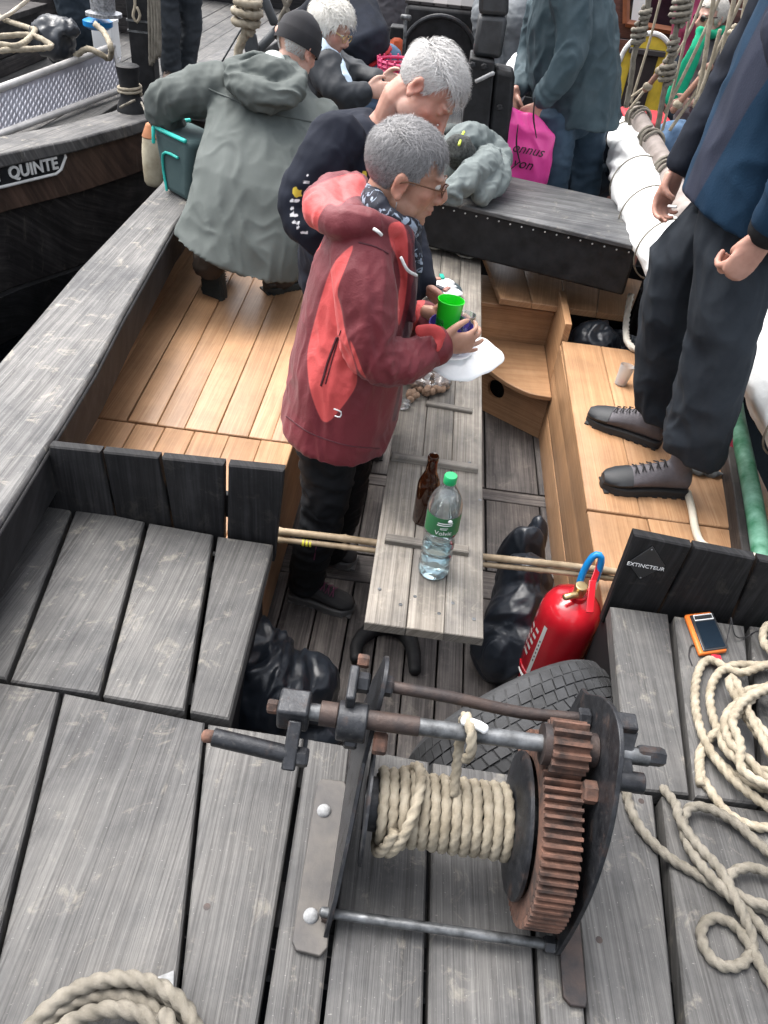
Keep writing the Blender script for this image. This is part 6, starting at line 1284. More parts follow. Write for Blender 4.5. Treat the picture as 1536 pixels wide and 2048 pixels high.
mb = MB(); n = len(rings[0]); mb.add([p for r_ in rings for p in r_], [(a*n+i, a*n+(i+1) % n, (a+1)*n+(i+1) % n, (a+1)*n+i) for a in range(7) for i in range(n)]+[tuple(range(n))]); o_ = mb.build('napkin', WHITE, pp_, True, 0); sd2 = o_.modifiers.new('Solidify', 'SOLIDIFY'); sd2.thickness = .0015
sp_ = J(930, 610, 1.98)
gl_ = thing('clear_glass', 'small clear tumbler behind the purple bowl', 'glass', P(938, 700, ZT)); q = J(935, 632, 1.99)-V((0, 0, .04)); gl_.location = q; BASE[gl_.name] = q
mb = MB(); mb.lathe([(.001, 0), (.018, 0), (.024, .045), (.0225, .045), (.017, .003), (.001, .003)], q, n=28); mb.build('tumbler_wall', PET, gl_, True, 50)
# bag of nuts
nb_ = thing('nut_bag', 'clear plastic bag of walnuts lying on the grey table', 'bag', P(852, 780, ZT)); NUT = mat('walnut_shell', (.20, .125, .08), .8, 0, vscale=60, col2=(.33, .22, .15), bump=.8, bscale=120, bdist=.003)
rn = random.Random(4); a0, a1, a2, a3 = P(812, 810, ZT), P(894, 790, ZT), P(888, 742, ZT), P(818, 748, ZT); mb = MB(); mb.ell((0, 0, 0), (.0135, .0115, .0115), None, 10, 8); nme = mb.mesh('walnut'); nme.materials.append(NUT)
for k in range(85):
    u_, w_ = rn.random(), rn.random(); p = lerp(lerp(a0, a1, u_), lerp(a3, a2, u_), w_)+V((0, 0, .012+.022*rn.random()*(1-abs(u_-.5)*1.4))); o_ = link('walnut', nme, None, nb_); o_.location = p-BASE[nb_.name]*0; o_.rotation_euler = (rn.random()*6, rn.random()*6, rn.random()*6)
mb = MB(); cc = (a0+a1+a2+a3)/4; mb.ell(cc+V((0, 0, .022)), (.085, .062, .032), None, 24, 14); mb.ell(a0+V((-.008, -.012, .01)), (.03, .03, .012), None, 14, 8); me = remesh(mb, .006, 1); folds(me, .012, (22, 22, 22), 3)
link('film', me, thinclear('thin_film', (.97, .97, .96), .10, .12, .05), nb_)
# plate of leftovers, string
lp = P(876, 578, ZT); tray = thing('slate_tray', 'round dark plate with napkins and scraps at the far end of the table', 'plate', lp)
mb = MB(); mb.lathe([(.001, 0), (.10, 0), (.105, .006), (.10, .010), (.001, .009)], lp, n=40); mb.build('dish', mat('slate', (.05, .07, .08), .4), tray)
rn = random.Random(2)
for k, (x_, y_, s_) in enumerate(((850, 560, .04), (885, 565, .045), (905, 585, .04), (865, 590, .045), (895, 572, .035))):
    c_ = P(x_, y_, ZT+.014+.002*k); pts = [c_+V((s_*(1+.25*rn.random())*math.cos(a_), s_*(1+.25*rn.random())*.8*math.sin(a_), .006*rn.random())) for a_ in np.linspace(0, 6.28, 13)[:-1]]; mb = MB(); mb.add([c_+V((0, 0, .008))]+pts, [(0, 1+i, 1+(i+1) % 12) for i in range(12)]); o_ = mb.build('napkin', WHITE, tray, True, 0); o_.modifiers.new('S', 'SOLIDIFY').thickness = .002
for k, (x_, y_, c_, L) in enumerate(((868, 558, (.30, .16, .12), .03), (893, 578, (.25, .12, .10), .022), (884, 553, (.0, .35, .25), .02), (880, 575, (.03, .03, .04), .02), (857, 575, (.25, .2, .18), .02))):
    mb = MB(); p = P(x_, y_, ZT+.026+.001*k); mb.box(p, (L, .009, .005), Matrix.Rotation(.4+.7*k, 3, 'Z')); mb.build('scrap', mat('scrap_%d' % k, c_, .6), tray, bevel=.002)
pts = spl([P(x_, y_, ZT+.006) for x_, y_ in ((852, 492), (868, 497), (890, 497), (908, 502), (922, 512), (944, 515), (949, 506), (938, 504), (925, 507), (914, 503))], .006); mb = MB(); mb.rope(pts, .005, n=12); tag(mb.build('cord', mat('pale_cord', (.42, .40, .35), .9), None, True, 0), 'short pale cord with a loop on the far end of the table', 'cord')
for x_, y_ in ((945, 752), (920, 762)):
    mb = MB(); mb.ell(P(x_, y_, ZT+.003), (.005, .004, .003)); tag(mb.build('crumb', WHITE), 'white crumb on the table nearer the '+('table edge by the corner shelf' if x_ == 945 else 'bag of walnuts'), 'crumb', 'crumbs on the table')

# ------------------------------------------------------------------ cockpit and bench odds and ends
BAM = mat('bamboo', (.20, .145, .085), .6, 0, vscale=20, col2=(.34, .26, .17), bump=.4, bscale=60); YEL = mat('yellow_tape', (.55, .50, .04), .5)
def pole(label, a, b, r, m, tapes=()):
    o = thing('bamboo_pole', label, 'pole', (a+b)/2); pts = []; rad = []; L = (b-a).length; k = max(2, int(L/.01))
    for i in range(k+1):
        q = i/k; node = min(abs(((q*L+.07) % .19)-.09), .19); pts.append(lerp(a, b, q)+V((0, 0, .003*math.sin(q*9)))); rad.append(r*(1+.02*math.sin(q*40))+(.0025*math.exp(-(node/.006)**2)))
    mb = MB(); mb.tube(pts, rad, 12); mb.build('cane', m, o)
    for q in tapes: mb = MB(); c_ = lerp(a, b, q); d_ = (b-a).normalized(); mb.cyl(c_, c_+d_*.006, r*1.25, 14); mb.build('tape', YEL, o)
    return o
za = .52; pole('pale bamboo pole crossing under the table, upper of the pair', P(545, 1061, za+.02), P(1250, 1147, za+.02), .0105, BAM); pole('bamboo pole with yellow tape rings, lower of the pair', P(545, 1078, za), P(1245, 1160, za), .0085, BAM, (.085, .095, .105))
# tumbler lying on the right bench
tp = thing('plastic_tumbler', 'clear plastic tumbler with a red dreg standing on the right bench', 'glass', P(1240, 770, ZB)); q = P(1240, 768, ZB+.001); mb = MB(); ax_ = V((.12, .1, 1)); mb.lathe([(.001, 0), (.024, 0), (.030, .085), (.029, .085), (.0225, .003), (.001, .003)], q, ax_, 28); mb.build('tumbler_wall', thinclear('frosted_plastic', (.95, .95, .93), .15, .2, .30), tp, True, 50)
mb = MB(); mb.lathe([(.001, .003), (.022, .0032), (.0235, .014), (.001, .014)], q, ax_, 24); mb.build('dreg', mat('red_drink', (.30, .03, .05), .3), tp)
# pale hose, cloths on the right bench
HOSE = mat('cream_hose', (.50, .46, .38), .6, 0, var=.15); mb = MB(); hp = [P(1375, 985, ZB+.014), P(1384, 1020, ZB+.014), P(1390, 1055, ZB+.014), P(1402, 1085, ZB+.016), P(1430, 1100, ZB+.04), P(1480, 1108, ZB+.12), P(1540, 1122, ZB+.17), P(1640, 1150, ZB+.17)]; mb.tube(spl(hp, .02), .0125, 12); tag(mb.build('hose', HOSE), 'cream hose running over the right bench and behind the black board', 'hose')
mb = MB(); hp = [P(1262, 590, ZB+.1), P(1256, 620, ZB+.06), P(1252, 655, ZB+.02), P(1256, 685, ZB+.02), P(1275, 700, ZB+.018), P(1310, 706, ZB+.018)]; mb.rope(spl(hp, .01), .016, n=15); tag(mb.build('white_rope', mat('white_rope', (.60, .57, .50), .9), None, True, 0), 'thick white rope dropping from the deck box onto the right bench', 'rope')
def heap(name, label, cat, blobs, vox, fold, m, seed=1):
    mb = MB(); [mb.ell(c, r_, None, 18, 12) for c, r_ in blobs]; me = remesh(mb, vox, 2)
    for f in fold: folds(me, f[0], f[1], seed+f[2])
    return tag(link(name, me, m), label, cat)
heap('cloth', 'folded dark red cloth behind the man on the right bench', 'cloth', [(P(1456, 893, ZB+.04), (.08, .06, .05)), (P(1440, 908, ZB+.02), (.06, .05, .03))], .006, [(.012, (14, 14, 14), 0)], mat('crimson_cloth', (.22, .008, .03), .8)); heap('cloth', 'crumpled grey cloth behind the walking shoes', 'cloth', [(P(1395, 935, ZB+.02), (.05, .035, .025)), (P(1425, 945, ZB+.015), (.045, .02, .016))], .005, [(.012, (18, 18, 18), 0)], mat('grey_rag', (.14, .16, .17), .9))
# orange-cased handset on the deck
ph = thing('handset', 'dark handset with bright orange edge lying on the deck beside the cream rope', 'handset', P(1410, 1275, ZD)); zq = ZD+.016
cs_ = [(1440, 1318), (1382, 1232), (1428, 1224), (1492-30, 1300)]; A = [P(1400, 1308, zq), P(1370, 1228, zq), P(1422, 1222, zq), P(1456, 1300, zq)]
ORG = mat('orange_rubber', (.62, .15, .02), .5, 0, var=.1); mb = MB(); mb.rings([[p-V((0, 0, .014)) for p in A], A]); mb.build('case', ORG, ph, bevel=.005)
B4 = [lerp(p, sum(A, V())/4, .10)+V((0, 0, .004)) for p in A]; B4 = [p+V((.006, 0, 0)) for p in B4]; mb = MB(); mb.rings([[p-V((0, 0, .006)) for p in B4], B4]); mb.build('front', BLKP, ph, bevel=.003)
S4 = [lerp(lerp(B4[0], B4[1], a_), lerp(B4[3], B4[2], a_), b_)+V((0, 0, .001)) for a_, b_ in ((.04, .1), (.78, .1), (.78, .9), (.04, .9))]; mb = MB(); mb.rings([[p-V((0, 0, .002)) for p in S4], S4]); mb.build('screen', mat('dark_screen', (.008, .014, .022), .12, 0, var=.1, bump=0), ph)
S5 = [lerp(lerp(B4[0], B4[1], a_), lerp(B4[3], B4[2], a_), b_)+V((0, 0, .0012)) for a_, b_ in ((.82, .12), (.96, .12), (.96, .88), (.82, .88))]; mb = MB(); mb.tube(S5, .0016, 6, closed=True); mb.build('button_frame', WHITE, ph)
mb = MB(); mb.box(P(1432, 1318, zq), (.012, .010, .007)); mb.build('red_plug', mat('red_plastic', (.5, .01, .03), .4), ph, bevel=.003)
mb = MB(); mb.tube(spl([P(1402, 1300, ZD+.004), P(1384, 1290, ZD+.004), P(1378, 1310, ZD+.004), P(1384, 1330, ZD+.004)], .006), .0018, 6); mb.build('lanyard', BLK_INK, ph)
mb = MB(); mb.tube(spl([P(1450, 1300, ZD+.004), P(1460, 1250, ZD+.03), P(1462, 1235, ZD+.05), P(1470, 1270, ZD+.02), P(1490, 1275, ZD+.004), P(1520, 1262, ZD+.004), P(1560, 1290, ZD+.004)], .006), .0016, 6); tag(mb.build('cable', BLK_INK), 'thin black cable looping beside the orange-edged handset', 'cable')

# ------------------------------------------------------------------ deck box top, mast, bags
GRJ = cloth('sage_grey_fleece', (.115, .135, .135), (.165, .19, .188)); z9 = .91
bpk = thing('folded_jacket', 'sage grey jacket with lime cord heaped round a dark bag on the deck box', 'jacket', P(950, 395, z9)); mb = MB()
limb(mb, [P(900, 300, z9+.16), P(935, 275, z9+.2), P(985, 290, z9+.15), P(998, 330, z9+.1), P(985, 375, z9+.06), P(960, 395, z9+.03)], [.05, .06, .055, .06, .055, .04], 14); limb(mb, [P(905, 392, z9+.05), P(925, 365, z9+.09), P(965, 335, z9+.12), P(985, 310, z9+.12)], [.05, .065, .07, .05], 14); mb.ell(P(945, 345, z9+.07), (.14, .13, .09), None, 18, 12); limb(mb, [P(965, 395, z9+.02), P(975, 360, z9+.05), P(990, 320, z9+.07)], [.03, .04, .04], 10)
garment('fleece', mb, .008, GRJ, bpk, 2, ((.026, (9, 9, 9), 0), (.010, (20, 20, 20), 1)), 2)
mb = MB(); mb.ell(P(917, 305, z9+.17), (.075, .06, .075), None, 18, 12); garment('dark_bag', mb, .008, mat('heather_dark', (.035, .038, .036), .9, 0, var=.6, vscale=90), bpk, 2, ((.010, (14, 14, 14), 0),), 3)
LIME = mat('lime_cord', (.45, .55, .05), .5); mb = MB(); mb.tube(spl([P(918, 290, z9+.22), P(924, 272, z9+.235), P(928, 264, z9+.24)], .01), .006, 8); mb.build('cord', LIME, bpk); mb = MB(); mb.ell(P(897, 385, z9+.03), (.03, .02, .025)); mb.build('lime_tag', LIME, bpk)
mst = thing('mast', 'black square mast bolted in a riveted iron tabernacle', 'mast', V((.16, 4.22, .52)))
MY = 4.20
def pxbox(mb, tl, tr, br, bl, Y, dep): 
    q = [J(*bl, Y), J(*br, Y), J(*tr, Y), J(*tl, Y)]; mb.rings([[p for p in q], [p+V((0, dep, 0)) for p in q]]) if False else mb.rings([[q[0], q[1], q[1]+V((0, dep, 0)), q[0]+V((0, dep, 0))], [q[3], q[2], q[2]+V((0, dep, 0)), q[3]+V((0, dep, 0))]])
BLACKM = mat('grey_black_mast', (.030, .032, .035), .5, 0, var=.4, vscale=8, bump=.3, bscale=60)
mb = MB(); pxbox(mb, (958, 30), (1016, 34), (1002, 120), (945, 112), MY+.02, .16); mb.build('mast_heel', BLACKM, mst, bevel=.02); mb = MB(); pxbox(mb, (988, -900), (1040, -890), (1017, 34), (957, 30), MY+.02, .16); mb.build('pole', BLACKM, mst, bevel=.02)
mb = MB(); pxbox(mb, (940, 115), (990, 124), (962, 420), (905, 410), MY-.02, .22); mb.build('tabernacle', BLACK, mst, bevel=.008); mb = MB(); pxbox(mb, (990, 138), (1031, 148), (1006, 430), (962, 420), MY, .19); mb.build('tabernacle_cheek', BLACK, mst, bevel=.02)
for x_, y_ in ((968, 133), (945, 130), (999, 215), (1000, 300)): mb = MB(); mb.lathe([(.016, 0), (.016, .01), (.010, .014)], J(x_, y_, MY-.02), (0, -1, .1), 6); mb.build('bolt', BLACK, mst, True, 30)
mb = MB(); mb.tube([J(952, 163, MY-.06), J(985, 147, MY-.06)], .009, 10); mb.tube([J(985, 147, MY-.06), J(986, 147, MY)], .010, 8); mb.build('locking_lever', GREYL, mst)
cb2 = thing('cooler_bag', 'dark teal cooler bag with turquoise zips on the gunwale beside the bending man', 'bag', P(345, 400, ZG)); TQ = mat('turquoise_trim', (.02, .42, .36), .5); DTL = cloth('dark_teal', (.035, .062, .065), (.05, .08, .082))
c0 = [P(328, 380, ZG+.002), P(372, 405, ZG+.002)]; ux_ = (c0[1]-c0[0]).normalized(); uy_ = V((-ux_.y, ux_.x, 0)); w_ = .20; mb = MB()
prf = [(-.01, 0), (w_, 0), (w_+.03, .26), (-.06, .26)]; mb.prism(prf, c0[0], ux_, V((0, 0, 1)), uy_*.2); o_ = mb.build('bag_body', DTL, cb2, True, 30, bevel=.03, bseg=4)
mb = MB(); mb.tube(spl([c0[0]+ux_*a_+V((0, 0, b_))-uy_*.006 for a_, b_ in ((.035, .01), (.02, .10), (.03, .165), (.08, .18), (.15, .18))], .02), .006, 8); mb.build('pocket_zip', TQ, cb2)
mb = MB(); mb.tube(spl([c0[0]+ux_*a_+V((0, 0, .262))+uy_*b_ for a_, b_ in ((-.055, .19), (-.05, .02), (.0, -.004), (.1, -.004), (.21, -.0))], .03), .009, 8); mb.build('lid_zip', TQ, cb2); mb = MB(); mb.tube([c0[0]+ux_*-.02+V((0, 0, .262))-uy_*.015, c0[0]+ux_*-.02+V((0, 0, .20))-uy_*.02], .008, 8); mb.build('zip_pull', TQ, cb2)
fnd = thing('fender', 'cream cylinder fender with rusty top hanging from the moored boat', 'fender', J(305, 300, 4.55)); CRM = mat('dirty_cream', (.34, .29, .20), .7, 0, vscale=12, col2=(.50, .45, .33), bump=.3); fa, fb = J(303, 272, 4.6), J(308, 362, 4.6); mb = MB(); mb.tube(spl([fa, lerp(fa, fb, .5), fb], .03), [.05, .06, .06, .055], 18); mb.build('fender_body', CRM, fnd)
mb = MB(); mb.tube([fa+V((0, 0, .055)), fa+V((0, 0, .0))], [.03, .054], 16); mb.build('fender_cap', mat('rust_orange', (.30, .12, .05), .7), fnd); mb = MB(); mb.tube(spl([fa+V((0, 0, .06)), J(300, 245, 4.7), J(283, 205, 4.95)], .03), .006, 8); mb.build('fender_line', ROPEG, fnd)

# ------------------------------------------------------------------ furled sail, yard and rigging on the right
sail = thing('furled_sail', 'white canvas sail rolled and lashed along the right side', 'sail', P(1330, 480, .6)); sp = [(1240, 262, .98, .075), (1262, 330, .95, .105), (1290, 420, .92, .12), (1340, 520, .90, .12), (1425, 610, .88, .12), (1520, 710, .86, .12), (1600, 830, .84, .12), (1680, 1000, .82, .12), (1770, 1220, .8, .12)]
ax_ = spl([P(a_, b_, z_) for a_, b_, z_, r_ in sp], .05); mb = MB(); mb.tube(ax_, [q[3] for q in sp], 26); me = remesh(mb, .012, 2); folds(me, .03, (6, 3.2, 6), 3); folds(me, .012, (13, 8, 13), 5); link('roll', me, CANVAS, sail)
mb = MB(); mb.tube([p+V((.16, .02, -.16)) for p in ax_], .09, 14); me = remesh(mb, .014, 2); folds(me, .04, (7, 3, 7), 8); link('loose_cloth', me, CANVAS, sail)
for px_, py_ in ((1250, 300), (1275, 372), (1290, 425), (1320, 495), (1580, 800), (1640, 910)):
    c_ = P(px_, py_, .92); k = min(range(len(ax_)), key=lambda i: (ax_[i]-c_).length); T_, N_, B_2 = frames(ax_); r_ = .012+np.interp(k/len(ax_), np.linspace(0, 1, len(sp)), [q[3] for q in sp]); mb = MB(); mb.tube([ax_[k]+(N_[k]*math.cos(a_)+B_2[k]*math.sin(a_))*r_+T_[k]*.05*math.sin(a_) for a_ in np.linspace(0, 2*math.pi, 40)[:-1]], .0035, 6, closed=True); mb.build('lashing', ROPEG, sail)
yd = thing('yard', 'weathered wooden spar lashed beside the furled sail', 'spar', P(1300, 290, 1.0)); YM = mat('silvered_spar', (.16, .13, .115), .6, 0, vscale=10, col2=(.28, .24, .22), bump=.3); ya = [P(1272, 228, 1.10), P(1300, 280, 1.06), P(1330, 338, 1.04), P(1372, 430, 1.02)]; mb = MB(); mb.tube(spl(ya, .05), [.045, .05, .052, .052], 18); mb.build('spar', YM, yd)
for q in (.05, .28, .62): 
    pts = spl(ya, .02); k = int(q*len(pts)); T_, N_, B_2 = frames(pts); mb = MB(); m2 = []
    for a_ in np.linspace(0, 2*math.pi*3.2, 90): m2.append(pts[k]+(N_[k]*math.cos(a_)+B_2[k]*math.sin(a_))*(.058+.004*math.sin(a_*.7))+T_[k]*(.006*a_-.06+.02*math.sin(a_*1.3)))
    mb.rope(m2, .008, n=10); mb.build('lashing', ROPEG, yd, True, 0)
def rig(label, px, Y, r, knots=(), m=ROPEG, laid=True, cat='rope'):
    o = thing('rigging_rope', label, cat, J(*px[-1], Y)); pts = spl([J(a_, b_, Y) for a_, b_ in px], .02); mb = MB(); (mb.rope(pts, r, n=12) if laid else mb.tube(pts, r, 8)); mb.build('line', m, o, True, 0)
    for kx, ky, kr, kl in knots:
        c_ = J(kx, ky, Y); T_ = (J(*px[-1], Y)-J(*px[0], Y)).normalized(); mb = MB(); hl = []
        kl = kl*.6; nt2 = max(3, kl/(1.7*r)); 
        for a_ in np.linspace(0, 2*math.pi*nt2, int(nt2*22)): q = a_/(2*math.pi*nt2); w = kr*(.5+.5*math.sin(q*math.pi))+.003*math.sin(a_*.37); hl.append(c_+T_*(kl*(q-.5))+T_.orthogonal().normalized()*math.cos(a_)*w+T_.cross(T_.orthogonal().normalized())*math.sin(a_)*w)
        mb.rope(hl, r*.85, n=9); mb.build('splice', m, o, True, 0)
    return o
rig('laid shroud rope with a swollen splice before the yellow arch', [(1302, -60), (1297, 0), (1290, 40), (1278, 75), (1268, 110), (1262, 160), (1252, 215)], 4.7, .016, [(1278, 68, .034, .16), (1290, 30, .022, .12)])
rig('laid shroud rope with a thimble eye above a long whipping', [(1368, -60), (1362, 0), (1350, 75), (1345, 110), (1335, 150), (1326, 195), (1318, 240), (1310, 290)], 4.6, .016, [(1362, 20, .045, .22), (1346, 92, .022, .14), (1335, 145, .036, .18)])
for k, (a_, b_, Y_, lb_) in enumerate((((1330, -40), (1262, 205), 5.0, 'thin pale line just right of the teal jacket'), ((1395, -40), (1325, 260), 4.8, 'thin pale line dropping before the quilted jacket front'), ((1455, -40), (1330, 225), 4.6, 'thin pale line crossing the green scarf'), ((1520, -30), (1385, 230), 4.35, 'thin pale line grazing the navy fleece shoulder'), ((1345, 100), (1262, 215), 4.75, 'short thin line from splice down to the yard lashing'), ((1440, 60), (1395, 200), 4.25, 'short doubled pale line beside the wooden stick'))): rig(lb_, [a_, ((a_[0]+b_[0])/2+3, (a_[1]+b_[1])/2), b_], Y_, .007+.001*(k % 3), m=ROPE, laid=False)
rig('thin pale line slanting down to the yard end', [(1420, -40), (1380, 60), (1330, 140), (1255, 200)], 4.9, .008, m=ROPE, laid=False); rig('thin pale line crossing in front of the quilted jacket', [(1500, -40), (1440, 90), (1400, 170), (1340, 260)], 4.4, .009, m=ROPE, laid=False)
rig('pale tackle line hanging beside the face with sunglasses', [(1432, -40), (1412, 100), (1400, 170), (1388, 215)], 4.3, .012, m=ROPE); rig('pale tackle line nearest the navy fleece', [(1476, -40), (1455, 60), (1440, 130), (1432, 150)], 4.2, .012, m=ROPE); rig('knotted pale tackle line ending in a whipped loop', [(1500, -40), (1485, 50), (1470, 90)], 4.1, .016, [(1474, 68, .03, .1)], m=ROPE)
def pin(label, a, b, Y):
    o = thing('wooden_toggle', label, 'toggle', J(*a, Y)); mb = MB(); mb.tube([J(*a, Y), J(*b, Y)], [.013, .016], 12); mb.ell(J(*a, Y), (.02, .02, .02)); mb.build('stick', mat('reddish_wood', (.22, .11, .075), .6), o)
    for q in (.15, .85): c_ = lerp(J(*a, Y), J(*b, Y), q); mb = MB(); mb.ell(c_, (.026, .022, .022)); mb.build('seizing', ROPE, o)
pin('reddish wooden stick tied in the rigging before the quilted jacket', (1418, 134), (1345, 222), 4.4); pin('reddish wooden stick hanging before the yellow arch', (1325, 135), (1290, 180), 4.7)
for k, (x_, y_) in enumerate(((1288, 382), (1240, 388), (1232, 400))):
    mb = MB(); mb.ell(J(x_ if k else 1246, y_ if k else 372, 3.98), (.022, .022, .02), None, 16, 10); tag(mb.build('wooden_bead', mat('bead_wood', (.36, .24, .13), .5)), ('round wooden parrel bead tucked highest against the furled sail', 'round wooden parrel bead strung between two others by the furled sail', 'round wooden parrel bead hanging lowest on the string by the furled sail')[k], 'bead', 'parrel beads')
# ------------------------------------------------------------------ moored boat: gangway, post, bollard, ropes
ALU = mat('dull_aluminium', (.30, .30, .34), .5, .5, var=.15, vscale=10, bump=.1); ALUB = mat('bright_tread', (.62, .62, .66), .4, .5, var=.1, bump=0)
gw = thing('gangway', 'aluminium chequer plate gangway propped on its side on the moored boat', 'gangway', P(120, 215, .64))
def gpl(px_, py_, s):  # leaning plane through the bottom edge line
    r = V(ray(px_, py_)); o = V((0, 0, CAMH)); pt = P(245, 178, .66); al = (P(245, 178, .66)-P(0, 268, .66)).normalized(); n = al.cross(V((-al.y*.35, al.x*.35, 1))).normalized(); return o+r*((pt-o).dot(n)/r.dot(n))-n*s*(1 if n.y > 0 else -1)
g4 = [gpl(-130, 316, 0), gpl(245, 178, 0), gpl(226, 92, 0), gpl(-130, 225, 0)]
mb = MB(); nrm = (g4[1]-g4[0]).cross(g4[3]-g4[0]).normalized(); nrm = nrm if nrm.y < 0 else -nrm; mb.rings([[p-nrm*.012 for p in g4], [p-nrm*.004 for p in g4]]); mb.build('plate', ALU, gw)
for a_, b_ in ((0, 1), (3, 2), (1, 2)): mb = MB(); mb.tube([g4[a_], g4[b_]], .022 if (a_, b_) != (1, 2) else .014, 8); mb.build('rail', mat('pale_alu_rail', (.42, .41, .40), .5, .3, var=.15), gw)
mb = MB(); U_ = (g4[1]-g4[0]).normalized(); Wv = (g4[3]-g4[0]); Hh = Wv.length; Wv.normalize(); L_ = (g4[1]-g4[0]).length; nr_ = 8
for i in range(int(L_/.052)):
    for j in range(nr_):
        c_ = g4[0]+U_*(.03+i*.052+.026*(j % 2))+Wv*(Hh*(j+.7)/(nr_+.4))-nrm*.003; a_, b_ = .011, .021; q = U_*.5+Wv*.87; mb.add([c_+U_*a_, c_+Wv*b_+U_*.006, c_-U_*a_, c_-Wv*b_-U_*.006, c_+nrm*.004], [(0, 1, 4), (1, 2, 4), (2, 3, 4), (3, 0, 4)])
o_ = mb.build('tread', ALUB, gw, False); o_['kind'] = 'stuff'
pst = thing('mooring_post', 'black and brown timber post hung with rope hanks', 'post', P(290, 205, .62)); pb_ = P(292, 206, .62); mb = MB(); mb.box(pb_+V((0, .06, .55)), (.075, .06, .55)); mb.build('lower_post', BLACK, pst, bevel=.01); mb = MB(); mb.box(pb_+V((0, .06, 1.6)), (.066, .055, .5)); mb.build('upper_post', BROWNW, pst, bevel=.01)
for z_ in (.42, .48): mb = MB(); mb.box(pb_+V((0, .06, z_)), (.08, .065, .006)); mb.build('band', STEEL, pst)
for k in range(4): mb = MB(); x0 = 297+k*5; mb.rope(spl([J(x0, -40, pb_.y-.03), J(x0+2+k, 60, pb_.y-.035), J(x0+4, 130-6*k, pb_.y-.03), J(x0+8, 100, pb_.y-.03), J(x0+6, 20, pb_.y-.03), J(x0+4, -40, pb_.y-.03)], .02), .012, n=10); mb.build('rope_hank', ROPEG, pst, True, 0)
mb = MB(); mb.tube(spl([J(268, -20, pb_.y-.03), J(270, 10, pb_.y-.03), J(266, 32, pb_.y-.04), J(274, 44, pb_.y-.04), J(280, 30, pb_.y-.04), J(274, 15, pb_.y-.04)], .02), .009, 8); mb.build('rope_hank', ROPE, pst)
bl = thing('bollard', 'black tapered wooden bollard with two turns of line on the gunwale', 'bollard', P(262, 222, ZL)); bb = P(264, 222, ZL); mb = MB(); mb.lathe([(.09, 0), (.085, .03), (.06, .08), (.056, .14), (.068, .23), (.070, .25), (.062, .256), (.001, .258)], bb, n=20); mb.build('bitt', BLACK, bl)
mb = MB(); mb.rope([bb+V((.066*math.cos(a_), .066*math.sin(a_), .10+.012*a_/6.28*1.6)) for a_ in np.linspace(0, 4*math.pi+1, 60)], .010, n=10); mb.build('line_turns', ROPE, bl, True, 0)
rig('slim line slanting from the bollard across the plank deck', [(240, 215), (270, 200)], 5.0, .008); 
mb = MB(); mb.rope(spl([P(a_, b_, z_) for a_, b_, z_ in ((-80, 60, 1.02), (-20, 25, 1.02), (10, 40, 1.02), (55, 55, 1.02), (70, 62, 1.03), (40, 90, 1.02), (0, 88, 1.02), (-30, 75, 1.02), (10, 72, 1.03), (60, 70, 1.03), (90, 82, 1.02), (100, 95, 1.0), (20, 100, 1.0), (-20, 104, 1.0))], .02), .018, n=12); tag(mb.build('rope_heap', ROPE, None, True, 0), 'cream rope heaped on the low black locker', 'rope')
mb = MB(); mb.rope(spl([J(-40, 60, 5.6), J(30, 20, 5.6), J(75, -20, 5.6), J(120, -60, 5.6)], .03), .013, n=10); tag(mb.build('guy_line', mat('bright_line', (.62, .55, .45), .8), None, True, 0), 'taut pale line rising to the left above the heaped rope', 'rope')
mb = MB(); mb.rope(spl([P(150, 112, .9), P(175, 98, .95), P(200, 108, .93), P(218, 117, .9), P(222, 95, 1.0), P(208, 65, 1.05), P(190, 48, 1.08)], .02), .02, n=12); tag(mb.build('mooring_line', ROPE, None, True, 0), 'cream rope draped over the upper rail of the gangway', 'rope')
mb = MB(); mb.rope(spl([P(236, 160, .65), P(262, 142, .65), P(285, 132, .65), P(310, 128, .65)], .02), .03, n=12); tag(mb.build('deck_rope', ROPEG, None, True, 0), 'thick grey rope on the deck between gangway and post', 'rope')
bag('bin_bag', 'black bin bag knotted over the locker corner behind the gangway', [(P(105, 75, .98), (.14, .12, .12)), (P(118, 92, .9), (.10, .1, .14)), (P(128, 55, 1.05), (.10, .07, .05))], .014, .04, 6, 7)
rl = thing('wire_reel', 'silver wire reel standing on the black locker by the post', 'reel', P(208, 34, 1.05)); c_ = P(208, 32, 1.05); mb = MB(); mb.lathe([(.12, 0), (.12, .02), (.08, .03), (.085, .16), (.12, .17), (.12, .19)], c_, n=24); mb.build('spool', mat('silver_wire', (.35, .36, .38), .4, .6, var=.5, vscale=60), rl)
mb = MB(); mb.lathe([(.07, 0), (.10, .02), (.10, .05), (.05, .07)], P(197, 58, .95), n=16); tag(mb.build('blue_tub', BLUE), 'small bright blue tub behind the gangway end', 'tub')
bx_ = thing('white_box', 'white box behind the upper end of the gangway', 'box', P(205, 88, .7)); mb = MB(); mb.box(P(203, 84, .78)+V((0, .1, 0)), (.08, .08, .12)); mb.build('carton', WHITE, bx_, bevel=.01); mb = MB(); mb.box(P(203, 84, .78)+V((0, .1, .125)), (.083, .083, .012)); mb.build('carton_lid', WHITE, bx_, bevel=.005)
